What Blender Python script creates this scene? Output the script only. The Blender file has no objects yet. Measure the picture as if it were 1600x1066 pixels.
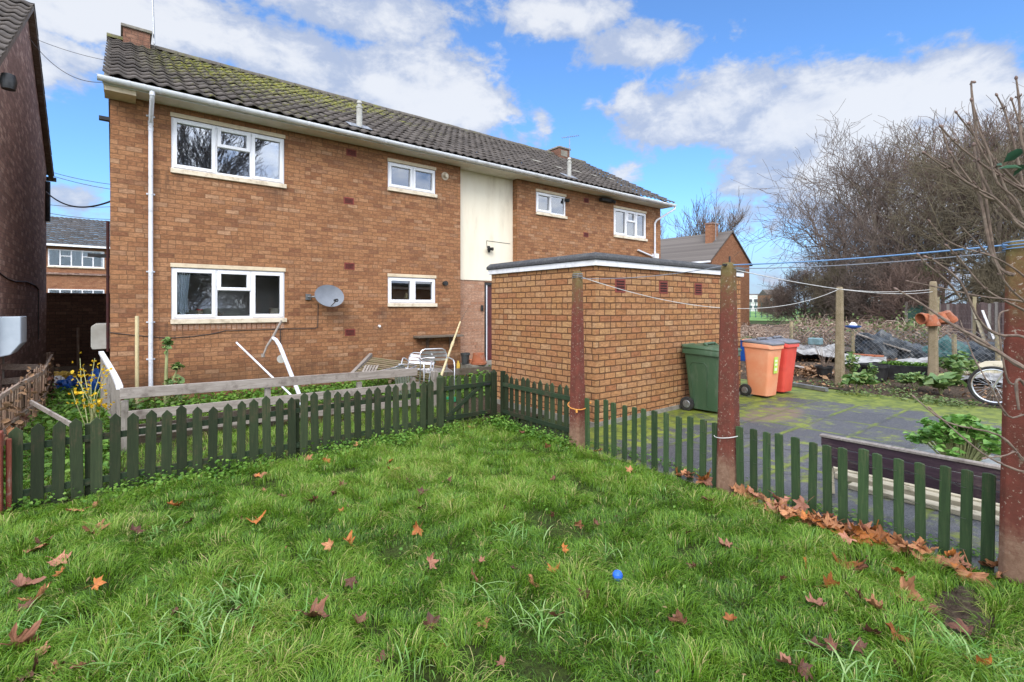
import bpy, bmesh, math, random
import numpy as np
from mathutils import Vector, Matrix

R = math.radians
rnd = random.Random(7)
rng = np.random.default_rng(7)
SC = bpy.context.scene
COL = SC.collection

# ------------------------------------------------------------------ camera
F = 770.0                       # focal length in photo pixels (photo 1600 wide)
HOR = 480.0                     # horizon row
CAM_Z = 1.65
FW = (0.624, 0.7814)            # viewing direction on the ground plane
RT = (0.7814, -0.624)
cam_d = bpy.data.cameras.new("camera")
cam = bpy.data.objects.new("camera", cam_d)
COL.objects.link(cam)
cam_d.sensor_width = 36.0
cam_d.lens = 36.0 * F / 1600.0
cam_d.shift_y = -(533.0 - HOR) / 1600.0
cam_d.clip_start = 0.05
cam_d.clip_end = 3000.0
cam.location = (0, 0, CAM_Z)
cam.rotation_euler = (R(90), 0, math.atan2(FW[1], FW[0]) - R(90))
SC.camera = cam

# ------------------------------------------------------------------ light and exposure
SUN_EL, SUN_AZ = 40.0, 222.0    # sun behind the camera; azimuth clockwise from +Y
SKY_STRENGTH = 0.10
EXPOSURE = 1.17
SC.view_settings.view_transform = 'Standard'
SC.view_settings.look = 'None'
SC.view_settings.exposure = EXPOSURE
SC.view_settings.gamma = 1.0
SC.view_settings.use_curve_mapping = False
sun_d = bpy.data.lights.new("sun", 'SUN')
sun_d.energy = 1.15
sun_d.angle = R(30)
sun_d.color = (1.0, 0.95, 0.88)
sun = bpy.data.objects.new("sun", sun_d)
COL.objects.link(sun)
_sd = Vector((math.sin(R(SUN_AZ)) * math.cos(R(SUN_EL)), math.cos(R(SUN_AZ)) * math.cos(R(SUN_EL)), math.sin(R(SUN_EL))))
sun.rotation_euler = (-_sd).to_track_quat('-Z', 'Y').to_euler()
sun.location = _sd * 50


# ------------------------------------------------------------------ photo pixel -> point helpers
def ray(px, py):
    a = (px - 800.0) / F
    return (FW[0] + a * RT[0], FW[1] + a * RT[1], (HOR - py) / F)


def atZ(px, py, d):
    r = ray(px, py)
    return Vector((r[0] * d, r[1] * d, CAM_Z + r[2] * d))


def onY(px, py, Y):
    return atZ(px, py, Y / ray(px, py)[1])


def onX(px, py, X):
    return atZ(px, py, X / ray(px, py)[0])


def onG(px, py, z=0.0):
    return atZ(px, py, (z - CAM_Z) * F / (HOR - py))


# ------------------------------------------------------------------ node helpers
class S:
    """a socket with arithmetic"""
    nt = None

    def __init__(self, s): self.s = s

    def _m(self, op, *a, clamp=False):
        n = S.nt.nodes.new('ShaderNodeMath'); n.operation = op; n.use_clamp = clamp
        for i, v in enumerate((self,) + a):
            if isinstance(v, S): S.nt.links.new(v.s, n.inputs[i])
            else: n.inputs[i].default_value = v
        return S(n.outputs[0])

    def __add__(self, o): return self._m('ADD', o)
    __radd__ = __add__
    def __sub__(self, o): return self._m('SUBTRACT', o)
    def __rsub__(self, o): return (self * -1.0) + o
    def __mul__(self, o): return self._m('MULTIPLY', o)
    __rmul__ = __mul__
    def __truediv__(self, o): return self._m('DIVIDE', o)
    def floor(self): return self._m('FLOOR')
    def fract(self): return self._m('FRACT')
    def abs(self): return self._m('ABSOLUTE')
    def mod(self, o): return self._m('FLOORED_MODULO', o)
    def gt(self, o): return self._m('GREATER_THAN', o)
    def mn(self, o): return self._m('MINIMUM', o)
    def mx(self, o): return self._m('MAXIMUM', o)
    def pw(self, o): return self._m('POWER', o)
    def sat(self): return self._m('ADD', 0.0, clamp=True)

    def ramp(self, lo, hi, a=0.0, b=1.0):
        n = S.nt.nodes.new('ShaderNodeMapRange'); n.interpolation_type = 'SMOOTHSTEP'
        S.nt.links.new(self.s, n.inputs[0])
        for i, v in enumerate((lo, hi, a, b)): n.inputs[i + 1].default_value = v
        return S(n.outputs[0])


def node(t, **kw):
    n = S.nt.nodes.new(t)
    for k, v in kw.items(): setattr(n, k, v)
    return n


def link(a, b): S.nt.links.new(a.s if isinstance(a, S) else a, b)


def mixc(f, a, b, mode='MIX'):
    n = node('ShaderNodeMix', data_type='RGBA', blend_type=mode)
    for v, i in ((f, 0), (a, 6), (b, 7)):
        if isinstance(v, S): link(v, n.inputs[i])
        elif i == 0: n.inputs[0].default_value = v
        else: n.inputs[i].default_value = (*v, 1) if len(v) == 3 else v
    return S(n.outputs[2])


def noise(vec=None, scale=5.0, detail=4.0, rough=0.55, dist=0.0, out=0):
    n = node('ShaderNodeTexNoise')
    n.inputs['Scale'].default_value = scale
    n.inputs['Detail'].default_value = detail
    n.inputs['Roughness'].default_value = rough
    n.inputs['Distortion'].default_value = dist
    if vec is not None: link(vec, n.inputs['Vector'])
    return S(n.outputs[out])


def cramp(f, stops, const=False):
    n = node('ShaderNodeValToRGB')
    if const: n.color_ramp.interpolation = 'CONSTANT'
    e = n.color_ramp.elements
    while len(e) < len(stops): e.new(0.5)
    for el, (p, c) in zip(e, stops):
        el.position = p; el.color = (*c, 1)
    link(f, n.inputs[0])
    return S(n.outputs[0])


def comb(x, y, z):
    n = node('ShaderNodeCombineXYZ')
    for i, v in enumerate((x, y, z)):
        if isinstance(v, S): link(v, n.inputs[i])
        else: n.inputs[i].default_value = v
    return S(n.outputs[0])


def sepv(v):
    n = node('ShaderNodeSeparateXYZ'); link(v, n.inputs[0])
    return S(n.outputs[0]), S(n.outputs[1]), S(n.outputs[2])


def wpos(): return S(node('ShaderNodeNewGeometry').outputs['Position'])
def wnor(): return S(node('ShaderNodeNewGeometry').outputs['True Normal'])
def opos(): return S(node('ShaderNodeTexCoord').outputs['Object'])
def orand(): return S(node('ShaderNodeObjectInfo').outputs['Random'])


def vscale(v, s):
    n = node('ShaderNodeVectorMath', operation='MULTIPLY'); link(v, n.inputs[0]); n.inputs[1].default_value = s
    return S(n.outputs[0])


def bump(h, strength=0.5, dist=0.01):
    n = node('ShaderNodeBump'); n.inputs['Strength'].default_value = strength; n.inputs['Distance'].default_value = dist
    link(h, n.inputs['Height'])
    return n.outputs[0]


def new_mat(name):
    m = bpy.data.materials.new(name); m.use_nodes = True
    S.nt = m.node_tree
    return m, S.nt.nodes['Principled BSDF']


def pset(p, base=None, rough=None, nor=None, metal=None, spec=None, alpha=None):
    for v, k in ((base, 'Base Color'), (rough, 'Roughness'), (metal, 'Metallic'), (spec, 'Specular IOR Level'), (alpha, 'Alpha')):
        if v is None: continue
        if isinstance(v, S): link(v, p.inputs[k])
        elif k == 'Base Color': p.inputs[k].default_value = (*v, 1)
        else: p.inputs[k].default_value = v
    if nor is not None: link(nor, p.inputs['Normal'])


def plain(name, a, b=None, rough=0.6, sc=8.0, metal=0.0, bmp=0.2, bd=0.003, spec=0.4, stretch=(1, 1, 1), rnd_amt=0.0, dirt=None, dirt_amt=0.5, dscale=3.0, lo=0.35, hi=0.65):
    """two-tone noisy surface, optional dirt patches and per-object variation"""
    m, p = new_mat(name)
    b = b or tuple(c * 0.7 for c in a)
    v = vscale(opos(), stretch)
    if rnd_amt:
        n = node('ShaderNodeVectorMath', operation='ADD'); link(v, n.inputs[0])
        o = orand(); link(comb(o * 37.0, o * 17.0, o * 91.0), n.inputs[1]); v = S(n.outputs[0])
    f = noise(v, sc, 5.0, 0.6).ramp(lo, hi)
    c = mixc(f, a, b)
    if dirt:
        d = noise(v, dscale, 6.0, 0.65).ramp(0.5, 0.68) * dirt_amt
        c = mixc(d, c, dirt)
    if rnd_amt:
        k = orand() * (2 * rnd_amt) + (1.0 - rnd_amt)
        c = mixc(1.0, c, comb(k, k, k), 'MULTIPLY')
    pset(p, c, rough, bump(noise(v, sc * 4, 4.0, 0.65), bmp, bd), metal, spec)
    return m


def grain(name, a, b, c2=None, axis='z', rough=0.8, rnd_amt=0.12, bmp=0.5, fine=60.0):
    """timber: grain running along one axis, knots and streaks"""
    st = {'x': (0.06, 1, 1), 'y': (1, 0.06, 1), 'z': (1, 1, 0.06)}[axis]
    m, p = new_mat(name)
    n = node('ShaderNodeVectorMath', operation='ADD'); link(vscale(opos(), st), n.inputs[0])
    o = orand(); link(comb(o * 37.0, o * 17.0, o * 91.0), n.inputs[1]); v = S(n.outputs[0])
    g = noise(v, fine, 5.0, 0.7, 0.6)
    c = mixc(g.ramp(0.3, 0.7), a, b)
    if c2:
        big = noise(opos(), 4.0, 5.0, 0.7)
        c = mixc((big * 0.7 + g * 0.3).ramp(0.5, 0.66), c, c2)
    k = orand() * (2 * rnd_amt) + (1.0 - rnd_amt)
    c = mixc(1.0, c, comb(k, k, k), 'MULTIPLY')
    pset(p, c, rough, bump(g, bmp, 0.004), 0.0, 0.25)
    return m


def brick_mat(name, cols, mortar, L=0.225, H=0.09, J=0.011, dark=0.25, rough=0.9, headers=False, stain=None, wob=0.004):
    m, p = new_mat(name)
    P, N = wpos(), wnor()
    px, py, pz = sepv(P); nx, ny, nz = sepv(N)
    ax = nx.abs().gt(0.7)
    u = px + (py - px) * ax
    wv = noise(P, 9.0, 2.0, 0.5)
    wv2 = noise(P, 31.0, 2.0, 0.5)
    u = u + (wv2 - 0.5) * wob * 1.5
    zz = pz + (wv - 0.5) * wob * 2.0
    row = (zz / H).floor()
    # random half-bond offset per row
    wn = node('ShaderNodeTexWhiteNoise', noise_dimensions='2D'); link(comb(row, 3.3, 0.0), wn.inputs[0])
    ro = S(wn.outputs[0])
    uu = u / L + row.mod(2.0) * 0.5 + (ro - 0.5) * 0.16 + ax * 0.37
    colm = uu.floor()
    wn2 = node('ShaderNodeTexWhiteNoise', noise_dimensions='2D'); link(comb(colm, row, 0.0), wn2.inputs[0])
    rid = S(wn2.outputs[0]); cr, cg, cb = sepv(S(wn2.outputs[1]))
    fu, fz = uu.fract(), (zz / H).fract()
    # some bricks are a pair of headers
    hd = (cg.gt(0.86)) * (((fu - 0.5).abs()))
    du = (fu.mn(1.0 - fu)) * L
    dh = (fu - 0.5).abs() * L + (1.0 - cg.gt(0.88)) * 10.0
    dz = (fz.mn(1.0 - fz)) * H
    d = du.mn(dz).mn(dh)
    fine = noise(P, 55.0, 4.0, 0.7)
    med = noise(P, 16.0, 4.0, 0.65)
    edge = d + (fine - 0.5) * 0.007
    mort = 1.0 - edge.ramp(J * 0.35, J * 0.75)
    stops = [(i / max(1, len(cols) - 1), c) for i, c in enumerate(cols)]
    c = cramp(rid, stops)
    half = (fu.gt(0.5)) * cg.gt(0.88)
    c = mixc(half * 0.5, c, cramp(cb, stops))
    c = mixc(fine.ramp(0.30, 0.75) * 0.6, c, mixc(0.5, c, (0.05, 0.025, 0.015)))
    grit = noise(vscale(P, (0.55, 0.55, 1.5)), 25.0, 5.0, 0.75)
    k = grit.ramp(0.22, 0.78, 0.56, 1.38)
    c = mixc(1.0, c, comb(k, k, k), 'MULTIPLY')
    c = mixc(med.ramp(0.55, 0.8) * 0.35, c, (0.42, 0.25, 0.14))
    lg = noise(vscale(P, (1.0, 1.0, 2.2)), 0.55, 5.0, 0.65)
    c = mixc(lg.ramp(0.45, 0.75) * dark, c, mixc(0.6, c, (0.06, 0.03, 0.02)))
    mc = mixc(fine, mortar, tuple(x * 0.55 for x in mortar))
    c = mixc(mort, c, mc)
    if stain:
        for (f, col) in stain(P, lg): c = mixc(f, c, col)
    h = (1.0 - mort) * 0.8 + fine * 0.35
    pset(p, c, rough, bump(h, 0.45, 0.006), 0.0, 0.2)
    return m


# ------------------------------------------------------------------ mesh helpers
class MB:
    def __init__(self): self.v, self.f, self.mi = [], [], []

    def add(self, vs, fs, mi=0):
        o = len(self.v)
        self.v.extend([tuple(x) for x in vs])
        for f in fs:
            self.f.append(tuple(i + o for i in f)); self.mi.append(mi)
        return self

    def box(self, x0, x1, y0, y1, z0, z1, mi=0):
        vs = [(x, y, z) for z in (z0, z1) for y in (y0, y1) for x in (x0, x1)]
        return self.add(vs, [(0, 2, 3, 1), (4, 5, 7, 6), (0, 1, 5, 4), (2, 6, 7, 3), (0, 4, 6, 2), (1, 3, 7, 5)], mi)

    def beam(self, a, b, w, h, up=(0, 0, 1), mi=0):
        """rectangular bar from a to b; w across, h along up"""
        a, b = Vector(a), Vector(b); d = (b - a).normalized(); u = Vector(up)
        s = d.cross(u)
        if s.length < 1e-4: s = d.cross(Vector((1, 0, 0)))
        s.normalize(); u = s.cross(d).normalized()
        vs = [p + s * (i * w / 2) + u * (j * h / 2) for p in (a, b) for j in (-1, 1) for i in (-1, 1)]
        return self.add(vs, [(0, 1, 3, 2), (4, 6, 7, 5), (0, 4, 5, 1), (2, 3, 7, 6), (0, 2, 6, 4), (1, 5, 7, 3)], mi)

    def tube(self, pts, r, n=8, mi=0, cap=True):
        pts = [Vector(p) for p in pts]; k = len(pts)
        rs = r if isinstance(r, (list, tuple)) else [r] * k
        prev = None; vs = []
        for i, p in enumerate(pts):
            d = (pts[min(i + 1, k - 1)] - pts[max(i - 1, 0)]).normalized()
            if prev is None:
                s = d.cross(Vector((0, 0, 1)))
                if s.length < 1e-3: s = d.cross(Vector((0, 1, 0)))
            else:
                s = prev - d * prev.dot(d)
                if s.length < 1e-4: s = d.cross(Vector((0.3, 1, 0.2)))
            s.normalize(); prev = s; t = d.cross(s)
            for j in range(n):
                a = 2 * math.pi * j / n
                vs.append(p + (s * math.cos(a) + t * math.sin(a)) * rs[i])
        fs = [(i * n + j, i * n + (j + 1) % n, (i + 1) * n + (j + 1) % n, (i + 1) * n + j) for i in range(k - 1) for j in range(n)]
        if cap: fs += [tuple(range(n - 1, -1, -1)), tuple((k - 1) * n + j for j in range(n))]
        return self.add(vs, fs, mi)

    def lathe(self, prof, c=(0, 0, 0), n=20, mi=0, cap0=True, cap1=True):
        """prof: (radius, z) list"""
        vs = [(c[0] + r * math.cos(2 * math.pi * j / n), c[1] + r * math.sin(2 * math.pi * j / n), c[2] + z) for r, z in prof for j in range(n)]
        k = len(prof)
        fs = [(i * n + j, i * n + (j + 1) % n, (i + 1) * n + (j + 1) % n, (i + 1) * n + j) for i in range(k - 1) for j in range(n)]
        if cap0: fs.append(tuple(range(n - 1, -1, -1)))
        if cap1: fs.append(tuple((k - 1) * n + j for j in range(n)))
        return self.add(vs, fs, mi)

    def prism(self, poly, ext, mi=0):
        """poly: 3-D points, ext: extrusion vector"""
        e = Vector(ext); n = len(poly); a = [Vector(p) for p in poly]
        fs = [tuple(range(n - 1, -1, -1)), tuple(range(n, 2 * n))] + [(i, (i + 1) % n, n + (i + 1) % n, n + i) for i in range(n)]
        return self.add(a + [p + e for p in a], fs, mi)

    def quad(self, a, b, c, d, mi=0): return self.add([a, b, c, d], [(0, 1, 2, 3)], mi)

    def build(self, name, mats, parent=None, smooth=False, bevel=0.0, seg=1, at=None):
        if not isinstance(mats, (list, tuple)): mats = [mats]
        off = Vector((0, 0, 0))
        if at is not None: off = Vector(at)
        elif parent is not None: off = wloc(parent)
        me = bpy.data.meshes.new(name)
        me.from_pydata([(x - off.x, y - off.y, z - off.z) for x, y, z in self.v], [], self.f)
        for m in mats: me.materials.append(m)
        if len(mats) > 1: me.polygons.foreach_set('material_index', self.mi)
        bm = bmesh.new(); bm.from_mesh(me)
        bmesh.ops.recalc_face_normals(bm, faces=bm.faces)
        bm.to_mesh(me); bm.free()
        if smooth:
            me.polygons.foreach_set('use_smooth', [True] * len(me.polygons))
            me.set_sharp_from_angle(angle=R(40))
        me.update()
        o = bpy.data.objects.new(name, me); COL.objects.link(o)
        if parent is not None: o.parent = parent
        elif at is not None: o.location = off
        if parent is not None and at is not None: o.location = off - wloc(parent)
        if bevel:
            md = o.modifiers.new('bevel', 'BEVEL'); md.width = bevel; md.segments = seg; md.limit_method = 'ANGLE'; md.angle_limit = R(40)
        return o


def wloc(o):
    p = Vector(o.location)
    while o.parent: o = o.parent; p += Vector(o.location)
    return p


def fast_mesh(name, V, Fc, mat, parent=None, attr=None, smooth=False):
    """numpy verts (N,3), faces (M,k); attr = per-vertex float 'tint'"""
    V = np.asarray(V, np.float32); Fc = np.asarray(Fc, np.int32)
    off = wloc(parent) if parent is not None else Vector((0, 0, 0))
    V = V - np.array(off, np.float32)
    me = bpy.data.meshes.new(name)
    me.vertices.add(len(V)); me.vertices.foreach_set('co', V.ravel())
    me.loops.add(Fc.size); me.loops.foreach_set('vertex_index', Fc.ravel())
    me.polygons.add(len(Fc)); me.polygons.foreach_set('loop_start', np.arange(0, Fc.size, Fc.shape[1], dtype=np.int32))
    if smooth: me.polygons.foreach_set('use_smooth', np.ones(len(Fc), bool))
    if attr is not None:
        a = me.attributes.new('tint', 'FLOAT', 'POINT'); a.data.foreach_set('value', np.asarray(attr, np.float32))
    me.materials.append(mat); me.update(); me.validate()
    o = bpy.data.objects.new(name, me); COL.objects.link(o)
    if parent is not None: o.parent = parent
    return o


def tag(o, label=None, cat=None, group=None, kind=None):
    if label: o['label'] = label
    if cat: o['category'] = cat
    if group: o['group'] = group
    if kind: o['kind'] = kind
    return o


def thing(name, loc, label, cat, group=None):
    o = bpy.data.objects.new(name, None); COL.objects.link(o)
    o.location = loc; o.empty_display_size = 0.2
    return tag(o, label, cat, group)


def copy_tree(o, parent=None, share=True):
    c = o.copy(); COL.objects.link(c)
    if parent is not None: c.parent = parent
    for ch in list(o.children): copy_tree(ch, c)
    return c


# ------------------------------------------------------------------ sky
w = bpy.data.worlds.new("World"); SC.world = w; w.use_nodes = True
S.nt = w.node_tree
bg = S.nt.nodes['Background']; bg.inputs['Strength'].default_value = SKY_STRENGTH
sky = node('ShaderNodeTexSky', sky_type='NISHITA', sun_disc=False, sun_elevation=R(SUN_EL), sun_rotation=R(SUN_AZ), air_density=1.0, dust_density=0.3, ozone_density=1.6)
D = S(node('ShaderNodeTexCoord').outputs['Generated'])
dx, dy, dz = sepv(D)
AZ = dx._m('ARCTAN2', dy)
EL = dz._m('ARCSINE')


def azel(px, py):
    r = ray(px, py); return math.atan2(r[0], r[1]), math.atan2(r[2], math.hypot(r[0], r[1]))


# cumulus banks: centre and half-size in the sky, weight
CLOUDS = [(250, 30, 420, 62, 1.0), (560, 25, 170, 45, .8), (650, 150, 160, 75, 1.0), (480, 110, 170, 60, .8), (770, 190, 55, 45, .5), (845, 190, 22, 40, .5),
          (880, 25, 85, 38, .9), (990, 78, 110, 38, .85), (820, 40, 40, 50, .45), (1090, 70, 50, 22, .45), (60, 90, 120, 50, .75),
          (1100, 175, 150, 58, 1.0), (1290, 185, 190, 70, 1.1), (1480, 140, 110, 66, 1.0), (1580, 150, 70, 45, .8), (1400, 270, 260, 95, 1.0), (1180, 275, 110, 60, .75), (1170, 330, 150, 45, .7),
          (980, 280, 60, 30, .4), (110, 320, 80, 45, .7), (1300, 420, 260, 45, .6), (1620, 230, 140, 90, .9)]
base = None
for (cx, cy, rx, ry, k) in CLOUDS:
    a, e = azel(cx, cy)
    sa = abs(azel(cx + rx, cy)[0] - azel(cx - rx, cy)[0]) / 2; se = abs(azel(cx, cy - ry)[1] - azel(cx, cy + ry)[1]) / 2
    u = (AZ - a) / sa; v = (EL - e) / se
    g = (u * u + v * v) * -0.62
    g = g._m('EXPONENT') * k
    base = g if base is None else base.mx(g)
# the rest of the sky (behind the camera and overhead) gets broken cloud too
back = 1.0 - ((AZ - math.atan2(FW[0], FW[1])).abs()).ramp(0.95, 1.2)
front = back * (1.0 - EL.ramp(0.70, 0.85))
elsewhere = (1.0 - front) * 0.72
n1 = noise(vscale(D, (1, 1, 1.7)), 3.2, 9.0, 0.58, 0.25)
n2 = noise(vscale(D, (1, 1, 1.7)), 9.0, 7.0, 0.6, 0.3)
n4 = noise(vscale(D, (1, 1, 1.4)), 26.0, 6.0, 0.62, 0.4)
dens = base.mx(elsewhere) + (n1 - 0.5) * 0.85 + (n2 - 0.5) * 0.95 + (n4 - 0.5) * 0.50
mask = dens.ramp(0.36, 0.60)
thick = dens.ramp(0.42, 1.0)
n3 = noise(vscale(D, (1, 1, 2.2)), 5.0, 6.0, 0.55)
shade = (thick * 0.7 + (n3 - 0.42) * 1.5 + (n2 - 0.5) * 0.9).ramp(0.05, 0.85)
CW, CG = (3.9, 4.02, 4.25), (2.15, 2.52, 3.35)
cl = mixc(shade, CG, CW)
skyc = mixc(1.0, S(sky.outputs[0]), (0.54, 0.85, 1.18), 'MULTIPLY')
# unseen broken cloud overhead and behind the camera, brightened as added soft fill
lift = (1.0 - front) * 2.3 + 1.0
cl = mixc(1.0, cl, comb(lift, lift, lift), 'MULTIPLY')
hz = (1.0 - EL.ramp(0.0, 0.22)) * 0.82 + 0.06
skyc = mixc(hz, skyc, (2.0, 2.45, 3.3))
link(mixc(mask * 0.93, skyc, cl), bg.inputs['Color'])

# ------------------------------------------------------------------ materials
M = {}
def sill_stain(P, lg):
    """run-off marks washed down the brick from the ends of the sills and a damp band at the ground"""
    x, y, z = sepv(P)
    st = noise(vscale(P, (9.0, 1.0, .7)), 1.0, 5.0, .7); tot = None
    for (a, b_) in ((268, 269), (268, 506)), ((606, 298), (606, 480)), ((445, 294), (446, 504)), ((681, 308), (682, 479)):
        for q in (a, b_):
            c = onY(q[0], q[1], 10.68)
            m = (1.0 - ((x - c.x).abs()).ramp(.05, .42)) * (1.0 - (z * -1.0 + c.z).ramp(.05, .75)) * (z * -1.0 + c.z).gt(0.0)
            tot = m if tot is None else tot.mx(m)
    damp = (1.0 - (z + (lg - .5) * .8).ramp(.25, .75)) * .55
    return [(tot * st.ramp(.40, .62) * .55, (.075, .045, .032)), (damp * st.ramp(.25, .6), (.10, .055, .032))]


BR = [(.267, .119, .057), (.347, .164, .076), (.386, .188, .089), (.307, .139, .066), (.406, .208, .105), (.356, .168, .079), (.223, .097, .050), (.436, .248, .139)]
M['brick'] = brick_mat('brick_wall', BR, (.215, .112, .060), H=.0815, J=.0105, dark=.42, wob=.008, stain=sill_stain)
M['brick_shed'] = brick_mat('brick_shed', [(.37, .165, .070), (.42, .215, .09), (.39, .175, .08), (.46, .255, .115), (.41, .195, .085), (.47, .28, .145), (.35, .145, .066), (.44, .235, .105)], (.13, .062, .032), L=.238, J=.016, dark=.18, wob=.006)
M['brick_stack'] = brick_mat('brick_chimney', [(.17, .085, .058), (.24, .12, .08), (.20, .10, .068), (.28, .15, .10)], (.15, .09, .065), J=.011, dark=.4)
M['brick_pale'] = brick_mat('brick_pale', [(.40, .22, .14), (.46, .27, .18), (.36, .18, .11), (.50, .31, .21)], (.36, .24, .17), J=.010, dark=.2)
M['brick_dark'] = brick_mat('brick_dark', [(.20, .125, .105), (.30, .185, .15), (.24, .145, .12), (.36, .23, .185), (.48, .34, .28)], (.25, .18, .15), J=.011, dark=.4)
M['brick_black'] = brick_mat('brick_black', [(.06, .032, .022), (.10, .054, .035), (.075, .04, .026), (.13, .075, .05)], (.05, .034, .024), J=.010, dark=.4)
M['brick_far'] = brick_mat('brick_far', [(.30, .13, .07), (.36, .17, .09), (.27, .11, .06), (.40, .2, .11)], (.30, .17, .1), J=.011, dark=.25)
M['upvc'] = plain('white_upvc', (.80, .80, .82), (.76, .76, .78), rough=.3, sc=3, bmp=.02, dirt=(.50, .46, .38), dirt_amt=.22, dscale=5)
M['upvc2'] = plain('white_upvc_sash', (.82, .82, .84), (.79, .79, .81), rough=.28, sc=3, bmp=.02)
M['cream'] = plain('cream_paint', (.66, .55, .38), (.60, .48, .33), rough=.6, sc=6, bmp=.15, dirt=(.35, .27, .18), dirt_amt=.3, dscale=6)
M['render'] = plain('cream_render', (.80, .73, .58), (.75, .67, .52), rough=.85, sc=2.5, bmp=.25, bd=.002, dirt=(.42, .34, .23), dirt_amt=.35, dscale=2.4, stretch=(1, 1, .22))
M['sill'] = plain('cream_sill', (.70, .61, .47), (.62, .52, .38), rough=.6, sc=7, bmp=.15, dirt=(.30, .23, .16), dirt_amt=.5, dscale=7)
M['gutter'] = plain('white_gutter', (.82, .83, .85), (.76, .77, .79), rough=.35, sc=2, bmp=.03, dirt=(.36, .34, .30), dirt_amt=.35, dscale=4)
M['soffit'] = plain('white_soffit', (.74, .70, .62), (.66, .62, .54), rough=.6, sc=3, bmp=.05)
M['black'] = plain('black_plastic', (.015, .015, .016), (.03, .03, .03), rough=.45, sc=10)
M['rubber'] = plain('black_rubber', (.018, .018, .018), (.035, .033, .03), rough=.8, sc=20)
M['grey_metal'] = plain('grey_metal', (.35, .36, .37), (.26, .27, .28), rough=.4, metal=.8, sc=12)
M['alu'] = plain('aluminium', (.72, .73, .75), (.55, .56, .58), rough=.28, metal=.85, sc=10, dirt=(.3, .3, .28), dirt_amt=.3)
M['vent'] = plain('terracotta_vent', (.22, .045, .032), (.15, .035, .025), rough=.8, sc=15)
M['vent_dark'] = plain('vent_slot', (.05, .012, .01), (.03, .01, .01), rough=.9)
M['felt'] = plain('roofing_felt', (.045, .046, .05), (.080, .080, .082), rough=.95, sc=40, bmp=.5, bd=.003, dirt=(.13, .13, .12), dirt_amt=.4, dscale=9)
M['fascia'] = plain('white_fascia', (.78, .78, .80), (.70, .70, .71), rough=.5, sc=3, bmp=.05, dirt=(.40, .36, .30), dirt_amt=.3, dscale=6)
M['pipe_white'] = plain('white_pipe', (.72, .73, .78), (.65, .66, .70), rough=.4, sc=3, bmp=.03, dirt=(.30, .29, .26), dirt_amt=.45, dscale=9)
M['pipe_cream'] = plain('cream_pipe', (.62, .52, .30), (.54, .44, .24), rough=.45, sc=5, bmp=.05)
M['door_red'] = plain('dark_red_door', (.10, .018, .02), (.07, .014, .014), rough=.4, sc=5, bmp=.05)
M['tc'] = plain('terracotta', (.36, .115, .05), (.27, .08, .036), rough=.75, sc=6, bmp=.15, dirt=(.42, .25, .17), dirt_amt=.5, dscale=7)
M['potgrey'] = plain('grey_pot', (.055, .06, .06), (.04, .042, .042), rough=.6, sc=6)
M['concrete'] = plain('concrete', (.26, .24, .20), (.17, .155, .13), rough=.95, sc=9, bmp=.6, bd=.006, dirt=(.09, .10, .05), dirt_amt=.4)
M['tarp_blue'] = plain('blue_plastic', (.015, .09, .36), (.01, .06, .25), rough=.4, sc=4, bmp=.1)
M['tarp_grey'] = plain('pale_tarp', (.36, .35, .33), (.22, .21, .20), rough=.7, sc=3, bmp=.2, dirt=(.08, .07, .06), dirt_amt=.8)
M['tarp_black'] = plain('black_sheet', (.025, .03, .035), (.05, .06, .07), rough=.4, sc=4, bmp=.2)
M['tarp_green'] = plain('green_sheet', (.03, .09, .085), (.05, .13, .12), rough=.5, sc=6)
M['mesh_wire'] = plain('galvanised_wire', (.30, .31, .31), (.20, .20, .20), rough=.5, metal=.6)
M['wire_green'] = plain('dark_fence_wire', (.05, .07, .05), (.08, .08, .06), rough=.5, metal=.4)
M['line_white'] = plain('white_line', (.62, .61, .58), (.5, .49, .46), rough=.6)
M['line_blue'] = plain('blue_line', (.10, .22, .42), (.14, .26, .45), rough=.5)
M['line_grey'] = plain('grey_line', (.16, .17, .20), (.22, .23, .26), rough=.5)
M['cable'] = plain('black_cable', (.03, .025, .025), (.05, .04, .035), rough=.6)
M['rope_orange'] = plain('orange_rope', (.70, .30, .06), (.55, .22, .05), rough=.8)
M['picket'] = grain('green_picket', (.024, .034, .016), (.036, .051, .022), (.082, .058, .036), 'z', rough=.7, rnd_amt=.36, fine=55)
M['picket_h'] = grain('green_rail', (.020, .034, .017), (.028, .046, .023), (.06, .046, .028), 'x', rough=.65, rnd_amt=.25, fine=55)
M['picket_hy'] = grain('green_rail_side', (.020, .034, .017), (.028, .046, .023), (.06, .046, .028), 'y', rough=.65, rnd_amt=.25, fine=55)
M['roll'] = grain('green_roll_picket', (.024, .046, .018), (.040, .074, .026), (.085, .075, .042), 'z', rough=.75, rnd_amt=.28, fine=70)
M['grey_rail'] = grain('weathered_rail', (.20, .17, .145), (.34, .30, .265), (.13, .105, .09), 'x', rnd_amt=.14, fine=45)
M['grey_post'] = grain('weathered_post', (.19, .165, .14), (.32, .29, .255), (.13, .11, .09), 'z', rnd_amt=.14, fine=45)
M['brown_board'] = grain('old_brown_board', (.13, .075, .05), (.24, .16, .11), (.34, .29, .23), 'z', rnd_amt=.25, fine=40)
M['brown_rail'] = grain('old_brown_rail', (.17, .12, .09), (.30, .23, .18), (.36, .32, .27), 'y', rnd_amt=.2, fine=40)
M['red_post'] = grain('flaking_red_post', (.16, .035, .022), (.24, .07, .045), (.30, .22, .17), 'z', rnd_amt=.1, fine=40)
M['purple'] = grain('dark_purple_board', (.032, .018, .026), (.055, .032, .042), (.09, .065, .06), 'y', rough=.6, rnd_amt=.2, fine=50)
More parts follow.
